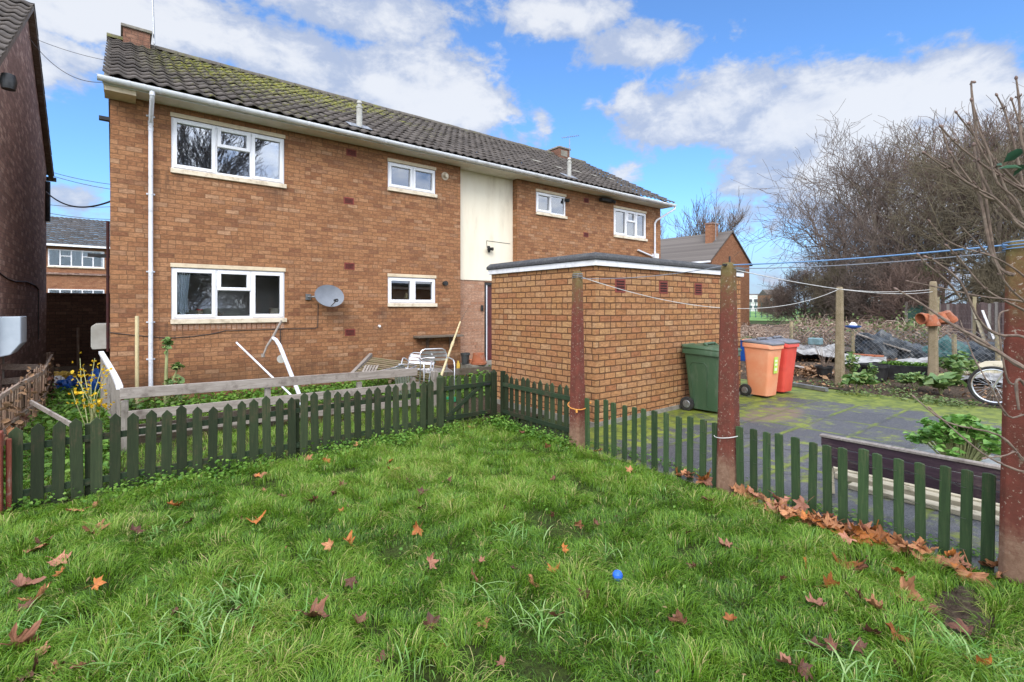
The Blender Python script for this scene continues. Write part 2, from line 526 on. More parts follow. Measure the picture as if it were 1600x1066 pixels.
M['pale_timber'] = grain('pale_timber', (.30, .265, .19), (.44, .39, .29), (.15, .13, .08), 'y', rnd_amt=.2, fine=34)
M['tan_post'] = grain('tan_timber_post', (.30, .24, .14), (.40, .34, .21), (.18, .16, .08), 'z', rnd_amt=.15)
M['slat'] = grain('mossy_slat', (.17, .125, .075), (.26, .20, .12), (.16, .17, .06), 'x', rnd_amt=.2)
M['shelf'] = grain('dark_shelf', (.10, .075, .055), (.17, .135, .10), (.22, .19, .16), 'x', rnd_amt=.1)
M['purple_fence'] = grain('brown_purple_fence', (.085, .055, .05), (.14, .10, .09), (.24, .20, .18), 'z', rnd_amt=.25)
M['bin_green'] = plain('green_bin_plastic', (.042, .085, .042), (.052, .10, .052), rough=.5, sc=3, bmp=.06, bd=.002, dirt=(.13, .14, .10), dirt_amt=.45, dscale=6, stretch=(1, 1, .35))
M['bin_orange'] = plain('faded_orange_plastic', (.72, .27, .135), (.74, .35, .20), rough=.55, sc=2.2, bmp=.05, dirt=(.70, .13, .05), dirt_amt=.4, dscale=2)
M['bin_red'] = plain('red_bin_plastic', (.66, .085, .06), (.60, .06, .045), rough=.5, sc=3, bmp=.05, dirt=(.45, .05, .04), dirt_amt=.4, dscale=4)
M['bin_lid'] = plain('grey_bin_lid', (.12, .125, .14), (.19, .19, .21), rough=.5, sc=4)
M['sticker'] = plain('lime_sticker', (.48, .66, .10), (.44, .62, .09), rough=.5)
M['sticker_pale'] = plain('pale_sticker_ink', (.72, .78, .55), (.70, .76, .52), rough=.5)
M['curtain'] = plain('net_curtain', (.80, .86, .90), (.66, .74, .80), rough=.9, sc=60, bmp=.4)
M['blind'] = plain('grey_blind', (.45, .47, .50), (.42, .44, .47), rough=.8, sc=3, bmp=.02)
M['blind_dark'] = plain('dark_blind_box', (.06, .065, .075), (.05, .055, .06), rough=.6)
M['inner'] = plain('inner_plaster', (.62, .60, .56), (.56, .53, .49), rough=.9, sc=2)
M['bark'] = plain('grey_bark', (.17, .135, .105), (.11, .085, .065), rough=.95, sc=14, bmp=.6, bd=.02, dirt=(.10, .11, .045), dirt_amt=.6, dscale=1.5)
M['twig'] = plain('brown_twig', (.155, .115, .092), (.105, .078, .062), rough=.9, sc=2, bmp=0)
M['twig_red'] = plain('reddish_twig', (.165, .108, .082), (.12, .08, .062), rough=.9, sc=2, bmp=0)
M['twig_olive'] = plain('olive_twig', (.145, .118, .072), (.10, .08, .05), rough=.9, sc=2, bmp=0)
M['bush_stem'] = plain('grey_brown_stem', (.20, .145, .11), (.12, .085, .066), rough=.8, sc=30, bmp=.4, bd=.002, dirt=(.24, .20, .15), dirt_amt=.6, dscale=14)
M['bud'] = plain('bud', (.22, .15, .12), (.14, .09, .075), rough=.8, sc=40)
M['stem_green'] = plain('pale_green_stem', (.34, .36, .16), (.26, .27, .12), rough=.6, sc=14)
M['blue_ball'] = plain('blue_ball', (.02, .13, .60), (.02, .10, .48), rough=.5, sc=30, bmp=.3)
M['glassjar'] = plain('jar_body', (.62, .52, .44), (.30, .2, .15), rough=.2, sc=20)
M['jar_lid'] = plain('red_lid', (.70, .03, .04), rough=.4)
M['beige'] = plain('beige_plastic', (.50, .46, .36), (.42, .39, .3), rough=.5)
M['yellow'] = plain('yellow_label', (.62, .42, .06), (.5, .3, .05), rough=.5)
M['white'] = plain('white_plastic', (.78, .78, .78), (.72, .72, .72), rough=.4)
M['dish'] = plain('grey_dish', (.20, .215, .24), (.17, .185, .21), rough=.5, sc=6, bmp=.03)
M['grey_box'] = plain('grey_cabinet', (.42, .41, .37), (.36, .35, .31), rough=.6, sc=4, dirt=(.2, .17, .13), dirt_amt=.3)
M['house_white'] = plain('far_white_wall', (.65, .64, .62), rough=.9)
M['lead'] = plain('lead_flashing', (.16, .17, .19), (.24, .25, .27), rough=.6, sc=8)


def glass_mat(name, tint, ior):
    m, p = new_mat(name)
    S.nt.nodes.remove(p)
    out = S.nt.nodes['Material Output']
    tr = node('ShaderNodeBsdfTransparent'); tr.inputs[0].default_value = (*tint, 1)
    gl = node('ShaderNodeBsdfGlossy'); gl.inputs['Roughness'].default_value = .015
    gl.inputs[0].default_value = (.92, .95, .98, 1)
    b = bump(noise(opos(), 1.6, 2.0, .5), .05, .02); link(b, gl.inputs['Normal'])
    fr = node('ShaderNodeFresnel'); fr.inputs[0].default_value = ior
    mx = node('ShaderNodeMixShader'); link(fr.outputs[0], mx.inputs[0]); link(tr.outputs[0], mx.inputs[1]); link(gl.outputs[0], mx.inputs[2])
    link(mx.outputs[0], out.inputs[0])
    return m


M['glass'] = glass_mat('window_glass', (.96, .97, .97), 1.75)
M['glass_sky'] = glass_mat('upper_window_glass', (.80, .82, .84), 2.7)


def tile_mat(name, a, b, moss=0.0, seed=0.0):
    m, p = new_mat(name)
    P = wpos(); x, y, z = sepv(P)
    wn = node('ShaderNodeTexWhiteNoise', noise_dimensions='3D'); link(comb((x / .22 + .5).floor(), (z / .181).floor(), seed), wn.inputs[0])
    f = noise(P, 26.0, 5.0, .7)
    c = mixc(S(wn.outputs[0]) * .7 + f * .3, a, b)
    c = mixc(noise(P, 90.0, 3.0, .6).ramp(.55, .75) * .5, c, (.20, .19, .175))
    if moss:
        big = noise(P, .55, 4.0, .6)
        hi = z.ramp(5.6, 7.6) * .16
        near = (1.0 - x.ramp(1.5, 10.0)) * .20 - .05
        k = (big * .45 + noise(P, 5.0, 6.0, .75) * .75 + hi + near - .06)
        ms = k.ramp(.70, .88) * moss * x.ramp(.1, 1.3) * noise(P, 24.0, 4.0, .7).ramp(.38, .58)
        c = mixc(ms, c, mixc(noise(P, 13.0).ramp(.35, .65), (.12, .145, .03), (.32, .30, .05)))
    pset(p, c, .9, bump(f, .5, .01), 0.0, .25)
    return m


M['tile'] = tile_mat('mossy_roof_tile', (.055, .047, .042), (.115, .098, .086), 1.0)
M['tile2'] = tile_mat('plain_roof_tile', (.085, .072, .064), (.14, .12, .105), 0.0, 4.0)
M['tile3'] = tile_mat('dark_roof_tile', (.05, .046, .044), (.085, .078, .074), 0.0, 9.0)
M['ridge'] = plain('ridge_tile', (.12, .105, .085), (.075, .065, .055), rough=.95, sc=10, bmp=.5, dirt=(.14, .14, .03), dirt_amt=.7, dscale=3)


def post_mat():
    m, p = new_mat('red_painted_concrete_post')
    P = wpos(); x, y, z = sepv(P)
    f = noise(P, 70.0, 5.0, .75); g = noise(P, 9.0, 5.0, .65); q = noise(P, 28.0, 6.0, .75)
    red = mixc(g.ramp(.3, .7), (.165, .048, .034), (.115, .040, .028))
    con = mixc(f, (.30, .235, .17), (.17, .125, .085))
    moss = mixc(f, (.13, .11, .035), (.20, .16, .07))
    c = mixc((z + (g - .5) * .9 + (q - .5) * .6).ramp(1.45, 2.15) * .85, red, moss)
    c = mixc((q * .6 + g * .4 - .08).ramp(.50, .55) * .7, c, con)
    c = mixc(noise(P, 46.0, 4.0, .7).ramp(.60, .66) * .7, c, (.42, .36, .29))
    c = mixc((1.0 - (z + (g - .5) * .40 + (q - .5) * .2).ramp(.16, .40)) * .95, c, mixc(q.ramp(.3, .7), (.27, .17, .115), (.17, .095, .06)))
    pset(p, c, .95, bump(f * .6 + q * .6, .8, .008), 0.0, .2)
    return m


M['cpost'] = post_mat()


def post_mat2():
    m, p = new_mat('bare_concrete_post')
    P = wpos()
    f = noise(P, 60.0, 5.0, .75); g = noise(P, 6.0, 5.0, .65)
    c = mixc(g.ramp(.35, .65), (.26, .205, .13), (.19, .15, .085))
    c = mixc(f.ramp(.45, .75) * .8, c, (.38, .32, .24))
    c = mixc(f.ramp(.2, .42, 1.0, 0.0) * .7, c, (.09, .07, .04))
    pset(p, c, .95, bump(f, .8, .01), 0.0, .2)
    return m


M['cpost2'] = post_mat2()


def soil_mat():
    m, p = new_mat('garden_soil')
    P = wpos()
    f = noise(P, 22.0, 8.0, .75); g = noise(P, 1.7, 5.0, .6); q = noise(P, 70.0, 3.0, .7)
    c = mixc(f.ramp(.35, .65), (.050, .035, .025), (.125, .092, .066))
    c = mixc(q.ramp(.66, .74) * .8, c, (.30, .23, .17))
    c = mixc(g.ramp(.55, .7) * .5, c, (.10, .085, .045))
    pset(p, c, .98, bump(f, 1.0, .05), 0.0, .1)
    return m


M['soil'] = soil_mat()


def ground_mat():
    m, p = new_mat('rough_ground')
    P = wpos()
    f = noise(P, 12.0, 8.0, .75); g = noise(P, .25, 5.0, .6)
    c = mixc(f.ramp(.35, .65), (.035, .060, .016), (.075, .075, .035))
    c = mixc(g.ramp(.45, .65), c, (.055, .105, .022))
    pset(p, c, .98, bump(f, 1.0, .05), 0.0, .1)
    return m


M['ground'] = ground_mat()


def lawn_mat():
    m, p = new_mat('lawn_base')
    P = wpos()
    f = noise(P, 30.0, 6.0, .75)
    c = mixc(f.ramp(.35, .65), (.030, .034, .012), (.060, .095, .018))
    pset(p, c, .98, bump(f, 1.0, .03), 0.0, .1)
    return m


M['lawn'] = lawn_mat()


def patio_mat():
    m, p = new_mat('mossy_paving')
    P = wpos(); x, y, z = sepv(P)
    wv = noise(P, 3.0, 3.0, .6) - .5
    sx, sy = .92, .61
    u = (x + wv * .03) / sx; v = (y + wv * .03 + .2) / sy
    fu, fv = u.fract(), v.fract()
    d = (fu.mn(1.0 - fu) * sx).mn(fv.mn(1.0 - fv) * sy)
    wn = node('ShaderNodeTexWhiteNoise', noise_dimensions='2D'); link(comb(u.floor(), v.floor(), 0.0), wn.inputs[0])
    sl = S(wn.outputs[0])
    f = noise(P, 45.0, 5.0, .75); q = noise(P, 130.0, 3.0, .7)
    g = noise(P, 1.1, 6.0, .65); g2 = noise(vscale(P, (1, 1, 1)), 5.0, 6.0, .7)
    c = mixc(f.ramp(.3, .7), (.036, .037, .040), (.088, .088, .092))
    k = sl * .3 + .85 + (g - .5) * .9
    c = mixc(1.0, c, comb(k, k, k), 'MULTIPLY')
    c = mixc(q.ramp(.54, .68) * .8, c, (.27, .26, .25))
    c = mixc((g - .05).ramp(.50, .68) * .5, c, (.17, .13, .10))
    # worn sandy patch near the bins
    sp = (((x - 7.9) / .75).pw(2.0) + ((y - 3.45) / .35).pw(2.0))
    sp2 = (1.0 - (sp + (g2 - .5) * 1.6).ramp(.55, 1.25))
    c = mixc(sp2 * .8, c, mixc(f, (.22, .155, .105), (.14, .095, .065)))
    jm = (1.0 - (d + (g2 - .5) * .09).ramp(.012, .045))
    # moss spreads along the far edge, by the shed wall and in the joints
    far = x.ramp(9.3, 10.9) * .34
    wall = y.ramp(3.2, 4.3) * .14
    ms = (g * .50 + g2 * .50 + far + wall + .085).ramp(.60, .72)
    js = jm * (noise(P, 1.6, 3.0, .6) + far * .5).ramp(.42, .60)
    c = mixc(jm * .6 * (g2.ramp(.3, .6)), c, (.04, .04, .034))
    msc = mixc(g2.ramp(.35, .65), (.075, .105, .012), (.19, .225, .022))
    c = mixc(ms.mx(js) * (.92), c, msc)
    h = f * .3 - jm * .6 + ms * .5
    pset(p, c, .62, bump(h, .8, .012), 0.0, .4)
    return m


M['patio'] = patio_mat()


def leafy(name, cols, rough=.5, spec=.35, trans=.25):
    """foliage: colour picked by the per-leaf 'tint' attribute"""
    m, p = new_mat(name)
    a = node('ShaderNodeAttribute', attribute_name='tint')
    stops = [(i / max(1, len(cols) - 1), c) for i, c in enumerate(cols)]
    c = cramp(S(a.outputs['Fac']), stops)
    pset(p, c, rough, None, 0.0, spec)
    if trans:
        out = S.nt.nodes['Material Output']
        tl = node('ShaderNodeBsdfTranslucent'); link(mixc(.25, c, (1, 1, .3), 'MULTIPLY'), tl.inputs[0])
        mx = node('ShaderNodeMixShader'); mx.inputs[0].default_value = trans
        link(p.outputs[0], mx.inputs[1]); link(tl.outputs[0], mx.inputs[2]); link(mx.outputs[0], out.inputs[0])
    return m


M['grass'] = leafy('grass_blades', [(.040, .098, .008), (.080, .182, .012), (.130, .268, .017), (.19, .33, .03), (.30, .38, .07), (.50, .42, .18)], .42, .4, .3)
M['grass_pale'] = leafy('pale_grass', [(.07, .19, .02), (.12, .27, .04), (.19, .35, .08), (.30, .42, .16)], .35, .5, .25)
M['weed'] = leafy('weed_leaves', [(.055, .14, .014), (.09, .21, .024), (.15, .29, .04), (.22, .36, .06)], .5, .35, .3)
M['cabbage'] = leafy('garden_leaves', [(.075, .15, .04), (.12, .21, .06), (.17, .27, .08), (.30, .36, .13)], .45, .4, .25)
M['lush'] = leafy('bright_leaves', [(.09, .22, .04), (.15, .31, .06), (.24, .40, .10)], .45, .4, .3)
M['forsythia'] = leafy('yellow_petals', [(.55, .33, .01), (.68, .45, .02), (.75, .55, .06)], .6, .2, .3)
M['dullgreen'] = leafy('dull_leaves', [(.07, .12, .03), (.13, .18, .06), (.22, .26, .11)], .6, .3, .2)
M['bramble'] = leafy('dead_bramble', [(.15, .095, .068), (.24, .165, .12), (.34, .25, .19), (.44, .35, .28)], .9, .1, 0)
M['turf_scrap'] = leafy('turf_scrap', [(.05, .03, .018), (.11, .07, .04), (.24, .17, .09)], .9, .1, 0)
M['litter'] = leafy('dry_litter', [(.10, .055, .03), (.22, .13, .07), (.38, .22, .12)], .8, .2, 0)
M['evergreen'] = leafy('evergreen_leaves', [(.04, .075, .035), (.07, .11, .05), (.11, .15, .07)], .6, .3, .15)
M['privet'] = leafy('privet_leaf', [(.03, .085, .05), (.05, .12, .06)], .35, .5, .2)


def field_mat():
    m, p = new_mat('field_grass')
    f = noise(wpos(), .6, 6.0, .7)
    pset(p, mixc(f, (.085, .19, .03), (.14, .25, .05)), .95)
    return m


M['field'] = field_mat()


def leaf_dead(name, a, b, vein):
    m, p = new_mat(name)
    o = opos(); x, y, z = sepv(o)
    f = noise(o, 24.0, 5.0, .65)
    c = mixc(f.ramp(.3, .7), a, b)
    c = mixc(noise(o, 60.0, 3.0, .6).ramp(.60, .7) * .6, c, vein)
    an = x._m('ARCTAN2', y); r = (x * x + y * y).pw(.5)
    d = None
    for q in (-104, -54, 0, 54, 104):
        e = (an - R(q)).abs() * r; d = e if d is None else d.mn(e)
    c = mixc((1.0 - d.ramp(.0008, .0028)) * .55, c, vein)
    c = mixc((r + (f - .5) * .05).ramp(.055, .085) * .5, c, vein)
    k = orand() * .7 + .62
    c = mixc(1.0, c, comb(k, k, k), 'MULTIPLY')
    pset(p, c, .6, bump(f, .4, .004), 0.0, .3)
    return m


M['leaf_orange'] = leaf_dead('orange_dead_leaf', (.38, .135, .03), (.27, .09, .025), (.18, .06, .02))
M['leaf_tan'] = leaf_dead('tan_dead_leaf', (.43, .205, .095), (.32, .135, .06), (.22, .09, .04))
M['leaf_brown'] = leaf_dead('brown_dead_leaf', (.16, .065, .035), (.10, .042, .026), (.05, .025, .018))
M['leaf_pink'] = leaf_dead('pinkish_dead_leaf', (.37, .17, .105), (.27, .115, .07), (.16, .065, .04))

# ------------------------------------------------------------------ ground
def sheet(name, pts, z, mat):
    b = MB(); b.add([(x, y, z) for x, y in pts], [tuple(range(len(pts)))])
    return tag(b.build(name, mat), kind='structure')


sheet('ground', [(-600, -600), (900, -600), (900, 900), (-600, 900)], -.05, M['ground'])
# the wide playing field beyond the gardens
sheet('field', [(60, -60), (420, -220), (420, 200), (60, 60)], .02, M['field'])


def bumpy(name, x0, x1, y0, y1, step, z, amp, mat, sc=1.0, seed=0):
    from mathutils import noise as mn
    nx = int((x1 - x0) / step) + 1; ny = int((y1 - y0) / step) + 1
    vs = []
    for j in range(ny):
        for i in range(nx):
            x = x0 + (x1 - x0) * i / (nx - 1); y = y0 + (y1 - y0) * j / (ny - 1)
            vs.append((x, y, z + amp * mn.fractal(Vector((x * sc, y * sc, seed)), 1.0, 2.0, 4)))
    fs = [(j * nx + i, j * nx + i + 1, (j + 1) * nx + i + 1, (j + 1) * nx + i) for j in range(ny - 1) for i in range(nx - 1)]
    b = MB(); b.add(vs, fs)
    return b.build(name, mat, smooth=True)


tag(bumpy('lawn', -2.5, 4.24, -3.0, 5.62, .06, -.015, .022, M['lawn'], 1.3), kind='structure')
tag(bumpy('yard_ground', -1.9, 7.8, 5.62, 10.66, .1, -.02, .03, M['soil'], 1.0, 3), kind='structure')
tag(bumpy('alley_ground', -1.5, -.12, 10.66, 18.2, .1, .02, .03, M['soil'], 1.0, 5), kind='structure')
patio = sheet('patio', [(4.24, -4), (11.25, -4), (11.25, 4.62), (4.24, 4.62)], -.01, M['patio'])
tag(bumpy('garden_soil', 11.25, 21.0, -9.0, 10.4, .12, -.01, .05, M['soil'], .9, 9), kind='structure')
sheet('side_path', [(9.3, 4.62), (11.25, 4.62), (11.25, 10.6), (9.3, 10.6)], -.012, M['patio'])

# ------------------------------------------------------------------ house front with openings
HY = 10.68                      # face of the house
HX0, HX1 = -.11, 15.47
SOF = 5.24                      # soffit level
RIDGE_Y, RIDGE_Z = 14.60, 7.82


def wall_xz(b, x0, x1, z0, z1, y, holes, depth=.10, mi=0, inward=1):
    """vertical wall in the plane y with rectangular holes and reveals"""
    xs = sorted({x0, x1, *[h[0] for h in holes], *[h[1] for h in holes]})
    zs = sorted({z0, z1, *[h[2] for h in holes], *[h[3] for h in holes]})
    for i in range(len(xs) - 1):
        for j in range(len(zs) - 1):
            cx, cz = (xs[i] + xs[i + 1]) / 2, (zs[j] + zs[j + 1]) / 2
            if any(h[0] < cx < h[1] and h[2] < cz < h[3] for h in holes): continue
            b.quad((xs[i], y, zs[j]), (xs[i + 1], y, zs[j]), (xs[i + 1], y, zs[j + 1]), (xs[i], y, zs[j + 1]), mi)
    for (a, c, d, e) in holes:
        y2 = y + depth * inward
        b.quad((a, y, d), (a, y2, d), (a, y2, e), (a, y, e), mi)
        b.quad((c, y, d), (c, y, e), (c, y2, e), (c, y2, d), mi)
        b.quad((a, y, d), (c, y, d), (c, y2, d), (a, y2, d), mi)
        b.quad((a, y, e), (a, y2, e), (c, y2, e), (c, y, e), mi)


def rect(px0, py0, py1, px1, Y=HY):
    """opening from the photo: left column px0 with top py0 / bottom py1, right column px1"""
    a, b_, c = onY(px0, py0, Y), onY(px0, py1, Y), onY(px1, py0, Y)
    return (a.x, c.x, b_.z, a.z)


W_UL = rect(267.3, 182.0, 263.0, 444.5)
W_LL = rect(267.3, 417.5, 499.5, 445.0)
W_UM = rect(606.0, 252.0, 292.5, 680.5)
W_LM = rect(606.0, 432.5, 474.0, 680.5)
W_UR = rect(837.5, 299.0, 331.0, 884.0)
W_FR = rect(959.0, 324.5, 367.0, 1009.5)
PX0, PX1 = 6.84, 8.72           # recessed bay
RY = HY + .22

house = thing('brick_house', (7.6, HY, 0), 'long two storey brown brick house with white windows and a mossy tiled roof', 'house')
hw = MB()
wall_xz(hw, HX0, PX0, 0 - .3, 5.36, HY, [W_UL, W_LL, W_UM, W_LM])
wall_xz(hw, PX1, HX1, -.3, 5.36, HY, [W_UR, W_FR])
hw.quad((PX0, HY, -.3), (PX0, RY, -.3), (PX0, RY, 5.36), (PX0, HY, 5.36))
hw.quad((PX1, HY, -.3), (PX1, RY, -.3), (PX1, RY, 5.36), (PX1, HY, 5.36))
BY = 18.5
for X in (HX0, HX1):            # gable ends
    hw.add([(X, HY, -.3), (X, BY, -.3), (X, BY, 5.36), (X, RIDGE_Y, RIDGE_Z - .12), (X, HY, 5.36)], [(0, 1, 2, 3, 4)])
hw.quad((HX0, BY, -.3), (HX1, BY, -.3), (HX1, BY, 5.36), (HX0, BY, 5.36))
hw.build('wall', M['brick'], house)
# recess: pale brick below, cream render above
DX0 = onY(757, 500, RY).x
zc = onY(740, 438, RY).z
rb = MB(); wall_xz(rb, PX0, PX1, -.3, zc, RY, [(DX0, PX1 - .02, -.3, zc - .04)], .12)
rb.build('porch_wall', M['brick_pale'], house)
rp = MB(); rp.box(PX0 + .004, PX1 - .004, RY - .02, RY + .1, zc + .002, 5.3); rp.build('render_panel', M['render'], house)
dr = MB(); dr.box(DX0 + .10, PX1 - .12, RY + .07, RY + .11, .2, zc - .1)
door = dr.build('door', M['door_red'], house)
df = MB()
df.box(DX0 + .002, DX0 + .05, RY - .01, RY + .1, .2, zc - .06); df.box(PX1 - .07, PX1 - .022, RY - .01, RY + .1, .2, zc - .06); df.box(DX0 + .05, PX1 - .07, RY - .01, RY + .1, zc - .11, zc - .06)
df.build('door_frame', M['black'], door)
df = MB(); df.box(DX0 + .052, DX0 + .098, RY + .01, RY + .1, .2, zc - .115); df.build('door_jamb', M['upvc'], door)
ds = MB(); ds.box(DX0 - .9, PX1 - .03, RY - .75, RY - .005, -.05, .20); ds.build('door_step', M['concrete'], house)
# inside: floor slab and rooms behind the glass
iw = MB()
iw.box(HX0 + .02, HX1 - .02, HY + 1.3, HY + 1.4, -.2, 5.3); iw.box(HX0 + .02, HX1 - .02, HY + .24, HY + 1.3, 2.68, 2.80); iw.box(HX0 + .02, HX1 - .02, HY + .24, HY + 1.3, 5.2, 5.3)
iw.build('room', M['inner'], house)

# damp course at the wall foot
pl = MB(); pl.box(HX0, PX0 - .01, HY - .018, HY - .002, .12, .20); pl.build('damp_course', plain('dark_damp_course', (.07, .028, .018), (.11, .05, .03), rough=.95, sc=12), house)


def window(o, cols, Y=HY, mats=None, top_light=(), name='window', parent=None, sillx=.03, lintel=True, opened=()):
    """white plastic window: outer frame, mullions, opening sashes, pane, sill and head"""
    x0, x1, z0, z1 = o
    b = MB(); t = .05; yf, yb = Y + .015, Y + .085
    b.box(x0 + .002, x0 + t, yf, yb, z0 + .002, z1 - .002); b.box(x1 - t, x1 - .002, yf, yb, z0 + .002, z1 - .002)
    b.box(x0 + t, x1 - t, yf, yb, z0 + .002, z0 + t); b.box(x0 + t, x1 - t, yf, yb, z1 - t, z1 - .002)
    n = len(cols); tot = sum(cols); xs = [x0 + t + (x1 - x0 - 2 * t) * sum(cols[:i]) / tot for i in range(n + 1)]
    for x in xs[1:-1]: b.box(x - .022, x + .022, yf + .001, yb, z0 + t, z1 - t)
    for i in top_light:
        zm = z1 - (z1 - z0) * .41
        b.box(xs[i] + .022, xs[i + 1] - .022, yf + .001, yb, zm - .02, zm + .02)
    wn_ = b.build(name, M['upvc'], parent, bevel=.004)
    s = MB(); st = .058
    def sash(a, c, d, e):
        for bx in ((a, a + st, d, e), (c - st, c, d, e), (a + st, c - st, d, d + st), (a + st, c - st, e - st, e)):
            s.box(bx[0], bx[1], Y - .004, Y + .06, bx[2], bx[3])
    for i in range(n):
        a, c = xs[i] + (.010 if i else -.02), xs[i + 1] - (.010 if i < n - 1 else -.02)
        if i in top_light: sash(a + .012, c - .012, z1 - (z1 - z0) * .41 - .012, z1 - t + .02)
        elif i in opened: sash(a, c, z0 + t - .02, z1 - t + .02)
    if s.v: s.build('sash', M['upvc2'], wn_, bevel=.005, seg=2)
    g = MB(); g.box(x0 + t, x1 - t, Y + .046, Y + .052, z0 + t, z1 - t); g.build('pane', M['glass_sky'] if z0 > 2.6 else M['glass'], wn_)
    sl = MB(); sl.box(x0 - .01, x1 + sillx, Y - .05, Y + .012, z0 - .082, z0 + .001); sl.build('sill', M['sill'], wn_, bevel=.006)
    if lintel:
        l = MB(); l.box(x0 - .012, x1 + .012, Y - .022, Y + .012, z1 + .001, z1 + .075); l.build('lintel', M['cream'], wn_, bevel=.004)
    return wn_, xs


def drape(x0, x1, y, z0, z1, amp=.02, waves=7, flare=0.0):
    b = MB(); n = 60; k = 8; vs = []
    for j in range(k + 1):
        q = j / k; z = z0 + (z1 - z0) * q
        for i in range(n + 1):
            u = i / n; f = 1 - flare * (.5 - abs(q - .35)) * u
            vs.append((x0 + (x1 - x0) * u * f, y + amp * math.sin(u * waves * 6.28 + q * .6) + .3 * amp * math.sin(u * 31), z + (.03 * math.sin(u * 9) if j == 0 else 0)))
    b.add(vs, [(j * (n + 1) + i, j * (n + 1) + i + 1, (j + 1) * (n + 1) + i + 1, (j + 1) * (n + 1) + i) for j in range(k) for i in range(n)])
    return b


w1, xs = window(W_UL, (1.0, .92, .86), parent=house, top_light=(1,), opened=(0, 2))
bl = MB(); bl.box(W_UL[0] + .1, W_UL[1] - .1, HY + .125, HY + .14, W_UL[2] + .05, W_UL[3] - .14); bl.build('blind', M['blind'], w1)
bl = MB(); bl.box(xs[0] + .06, xs[1] - .06, HY + .10, HY + .19, W_UL[3] - .155, W_UL[3] - .08); bl.box(xs[2] + .06, xs[3] - .06, HY + .10, HY + .19, W_UL[3] - .155, W_UL[3] - .08); bl.build('blind_box', M['blind_dark'], w1)
w2, xs = window(W_LL, (1.0, .92, .86), parent=house, top_light=(1,), opened=(0, 2))
drape(xs[0] + .03, xs[0] + .24, HY + .10, W_LL[2] + .10, W_LL[3] - .1, .022, 6, .35).build('curtain', M['curtain'], w2, smooth=True)
bl = MB(); bl.box(xs[0] + .04, xs[1] - .05, HY + .10, HY + .14, W_LL[3] - .125, W_LL[3] - .08); bl.box(xs[2] + .06, xs[3] - .06, HY + .10, HY + .14, W_LL[3] - .125, W_LL[3] - .08); bl.build('blind_box', M['blind_dark'], w2)
ib = MB(); ib.box(W_LL[0] + .03, W_LL[1] - .03, HY + .09, HY + .32, W_LL[2] - .02, W_LL[2] + .035); ib.build('inner_sill', M['white'], w2)
w3, xs = window(W_UM, (1.0, .96), parent=house, opened=(0, 1))
bl = MB(); bl.box(W_UM[0] + .05, W_UM[1] - .05, HY + .18, HY + .20, W_UM[2] + .05, W_UM[3] - .1); bl.build('blind', M['blind'], w3)
w4, xs4 = window(W_LM, (1.0, .96), parent=house, opened=(0, 1))
ib = MB(); ib.box(W_LM[0] + .03, W_LM[1] - .03, HY + .09, HY + .3, W_LM[2] - .02, W_LM[2] + .035); ib.build('inner_sill', M['white'], w4)
w5, xs = window(W_UR, (1.0, 1.0), parent=house, opened=(0,))
drape(xs[1] + .02, xs[2] - .02, HY + .095, W_UR[2] + .08, W_UR[3] - .07, .012, 9).build('curtain', M['curtain'], w5, smooth=True)
w6, xs = window(W_FR, (1.0, .8, .85), parent=house, top_light=(1,), opened=(0, 2))
drape(W_FR[0] + .06, W_FR[1] - .06, HY + .095, W_FR[2] + .28, W_FR[3] - .1, .016, 14).build('curtain', M['curtain'], w6, smooth=True)

# air bricks, each its own part
def air_brick(px, py, Y, w=.23, h=.15, parent=None, X=None):
    c = onY(px, py, Y) if X is None else onX(px, py, X)
    b = MB(); b.box(c.x - w / 2, c.x + w / 2, Y - .006, Y + .01, c.z - h / 2, c.z + h / 2)
    nx_, nz_ = (8, 4) if w > h else (1, 7)
    for i in range(nx_):
        for j in range(nz_):
            ww, hh = (w - .05) / nx_, (h - .04) / nz_
            a = c.x - w / 2 + .025 + i * ww; z = c.z - h / 2 + .02 + j * hh
            b.box(a + ww * .12, a + ww * .88, Y - .0095, Y - .0055, z + hh * .2, z + hh * .8, 1)
    return b.build('air_brick', [M['vent'], M['vent_dark']], parent)


for (px, py) in ((549, 239), (545, 314), (546, 416), (547, 519.5), (916, 313.5), (915.5, 367)): air_brick(px, py, HY, parent=house)

# eaves: soffit, fascia, gutter with joints and brackets
OV = .42
so = MB(); so.box(HX0 - .08, HX1 + .08, HY - OV, HY - .002, SOF, SOF + .02)
so.box(PX0 + .002, PX1 - .002, HY - .002, RY - .022, SOF + .001, SOF + .019)
for k in range(150):
    x = HX0 + k * .105
    if x < HX1: so.box(x, x + .006, HY - OV + .01, HY - .01, SOF - .004, SOF - .0005)
so.build('soffit', M['soffit'], house)
be = MB(); be.box(HX0 - .07, HX0 + .34, HY - OV + .012, HY + .02, SOF - .09, SOF - .006); be.build('eaves_box', M['cream'], house)
fa = MB(); fa.box(HX0 - .09, HX1 + .09, HY - OV - .022, HY - OV - .001, SOF - .012, SOF + .11); fa.build('fascia', M['fascia'], house)
gu = MB(); gx0, gx1 = HX0 - .15, HX1 + .12; gy, gz, gr = HY - OV - .090, SOF + .072, .074
prof = [(gr * math.cos(a), gr * math.sin(a)) for a in [math.pi + math.pi * i / 12 for i in range(13)]]
prof = prof + [(x * .9, z * .9) for x, z in reversed(prof)]
gu.prism([(gx0, gy + x, gz + z) for x, z in prof], (gx1 - gx0, 0, 0))
for xx in (gx0, gx1): gu.prism([(xx - .004, gy + gr * math.cos(math.pi + math.pi * i / 12), gz + gr * math.sin(math.pi + math.pi * i / 12)) for i in range(13)], (.008, 0, 0))
gut = gu.build('gutter', M['gutter'], house, smooth=True)
px_j = [199, 223, 248, 329, 410, 482, 545, 604, 656, 705, 748, 784, 816, 850, 881, 910, 937, 963, 986, 1009]
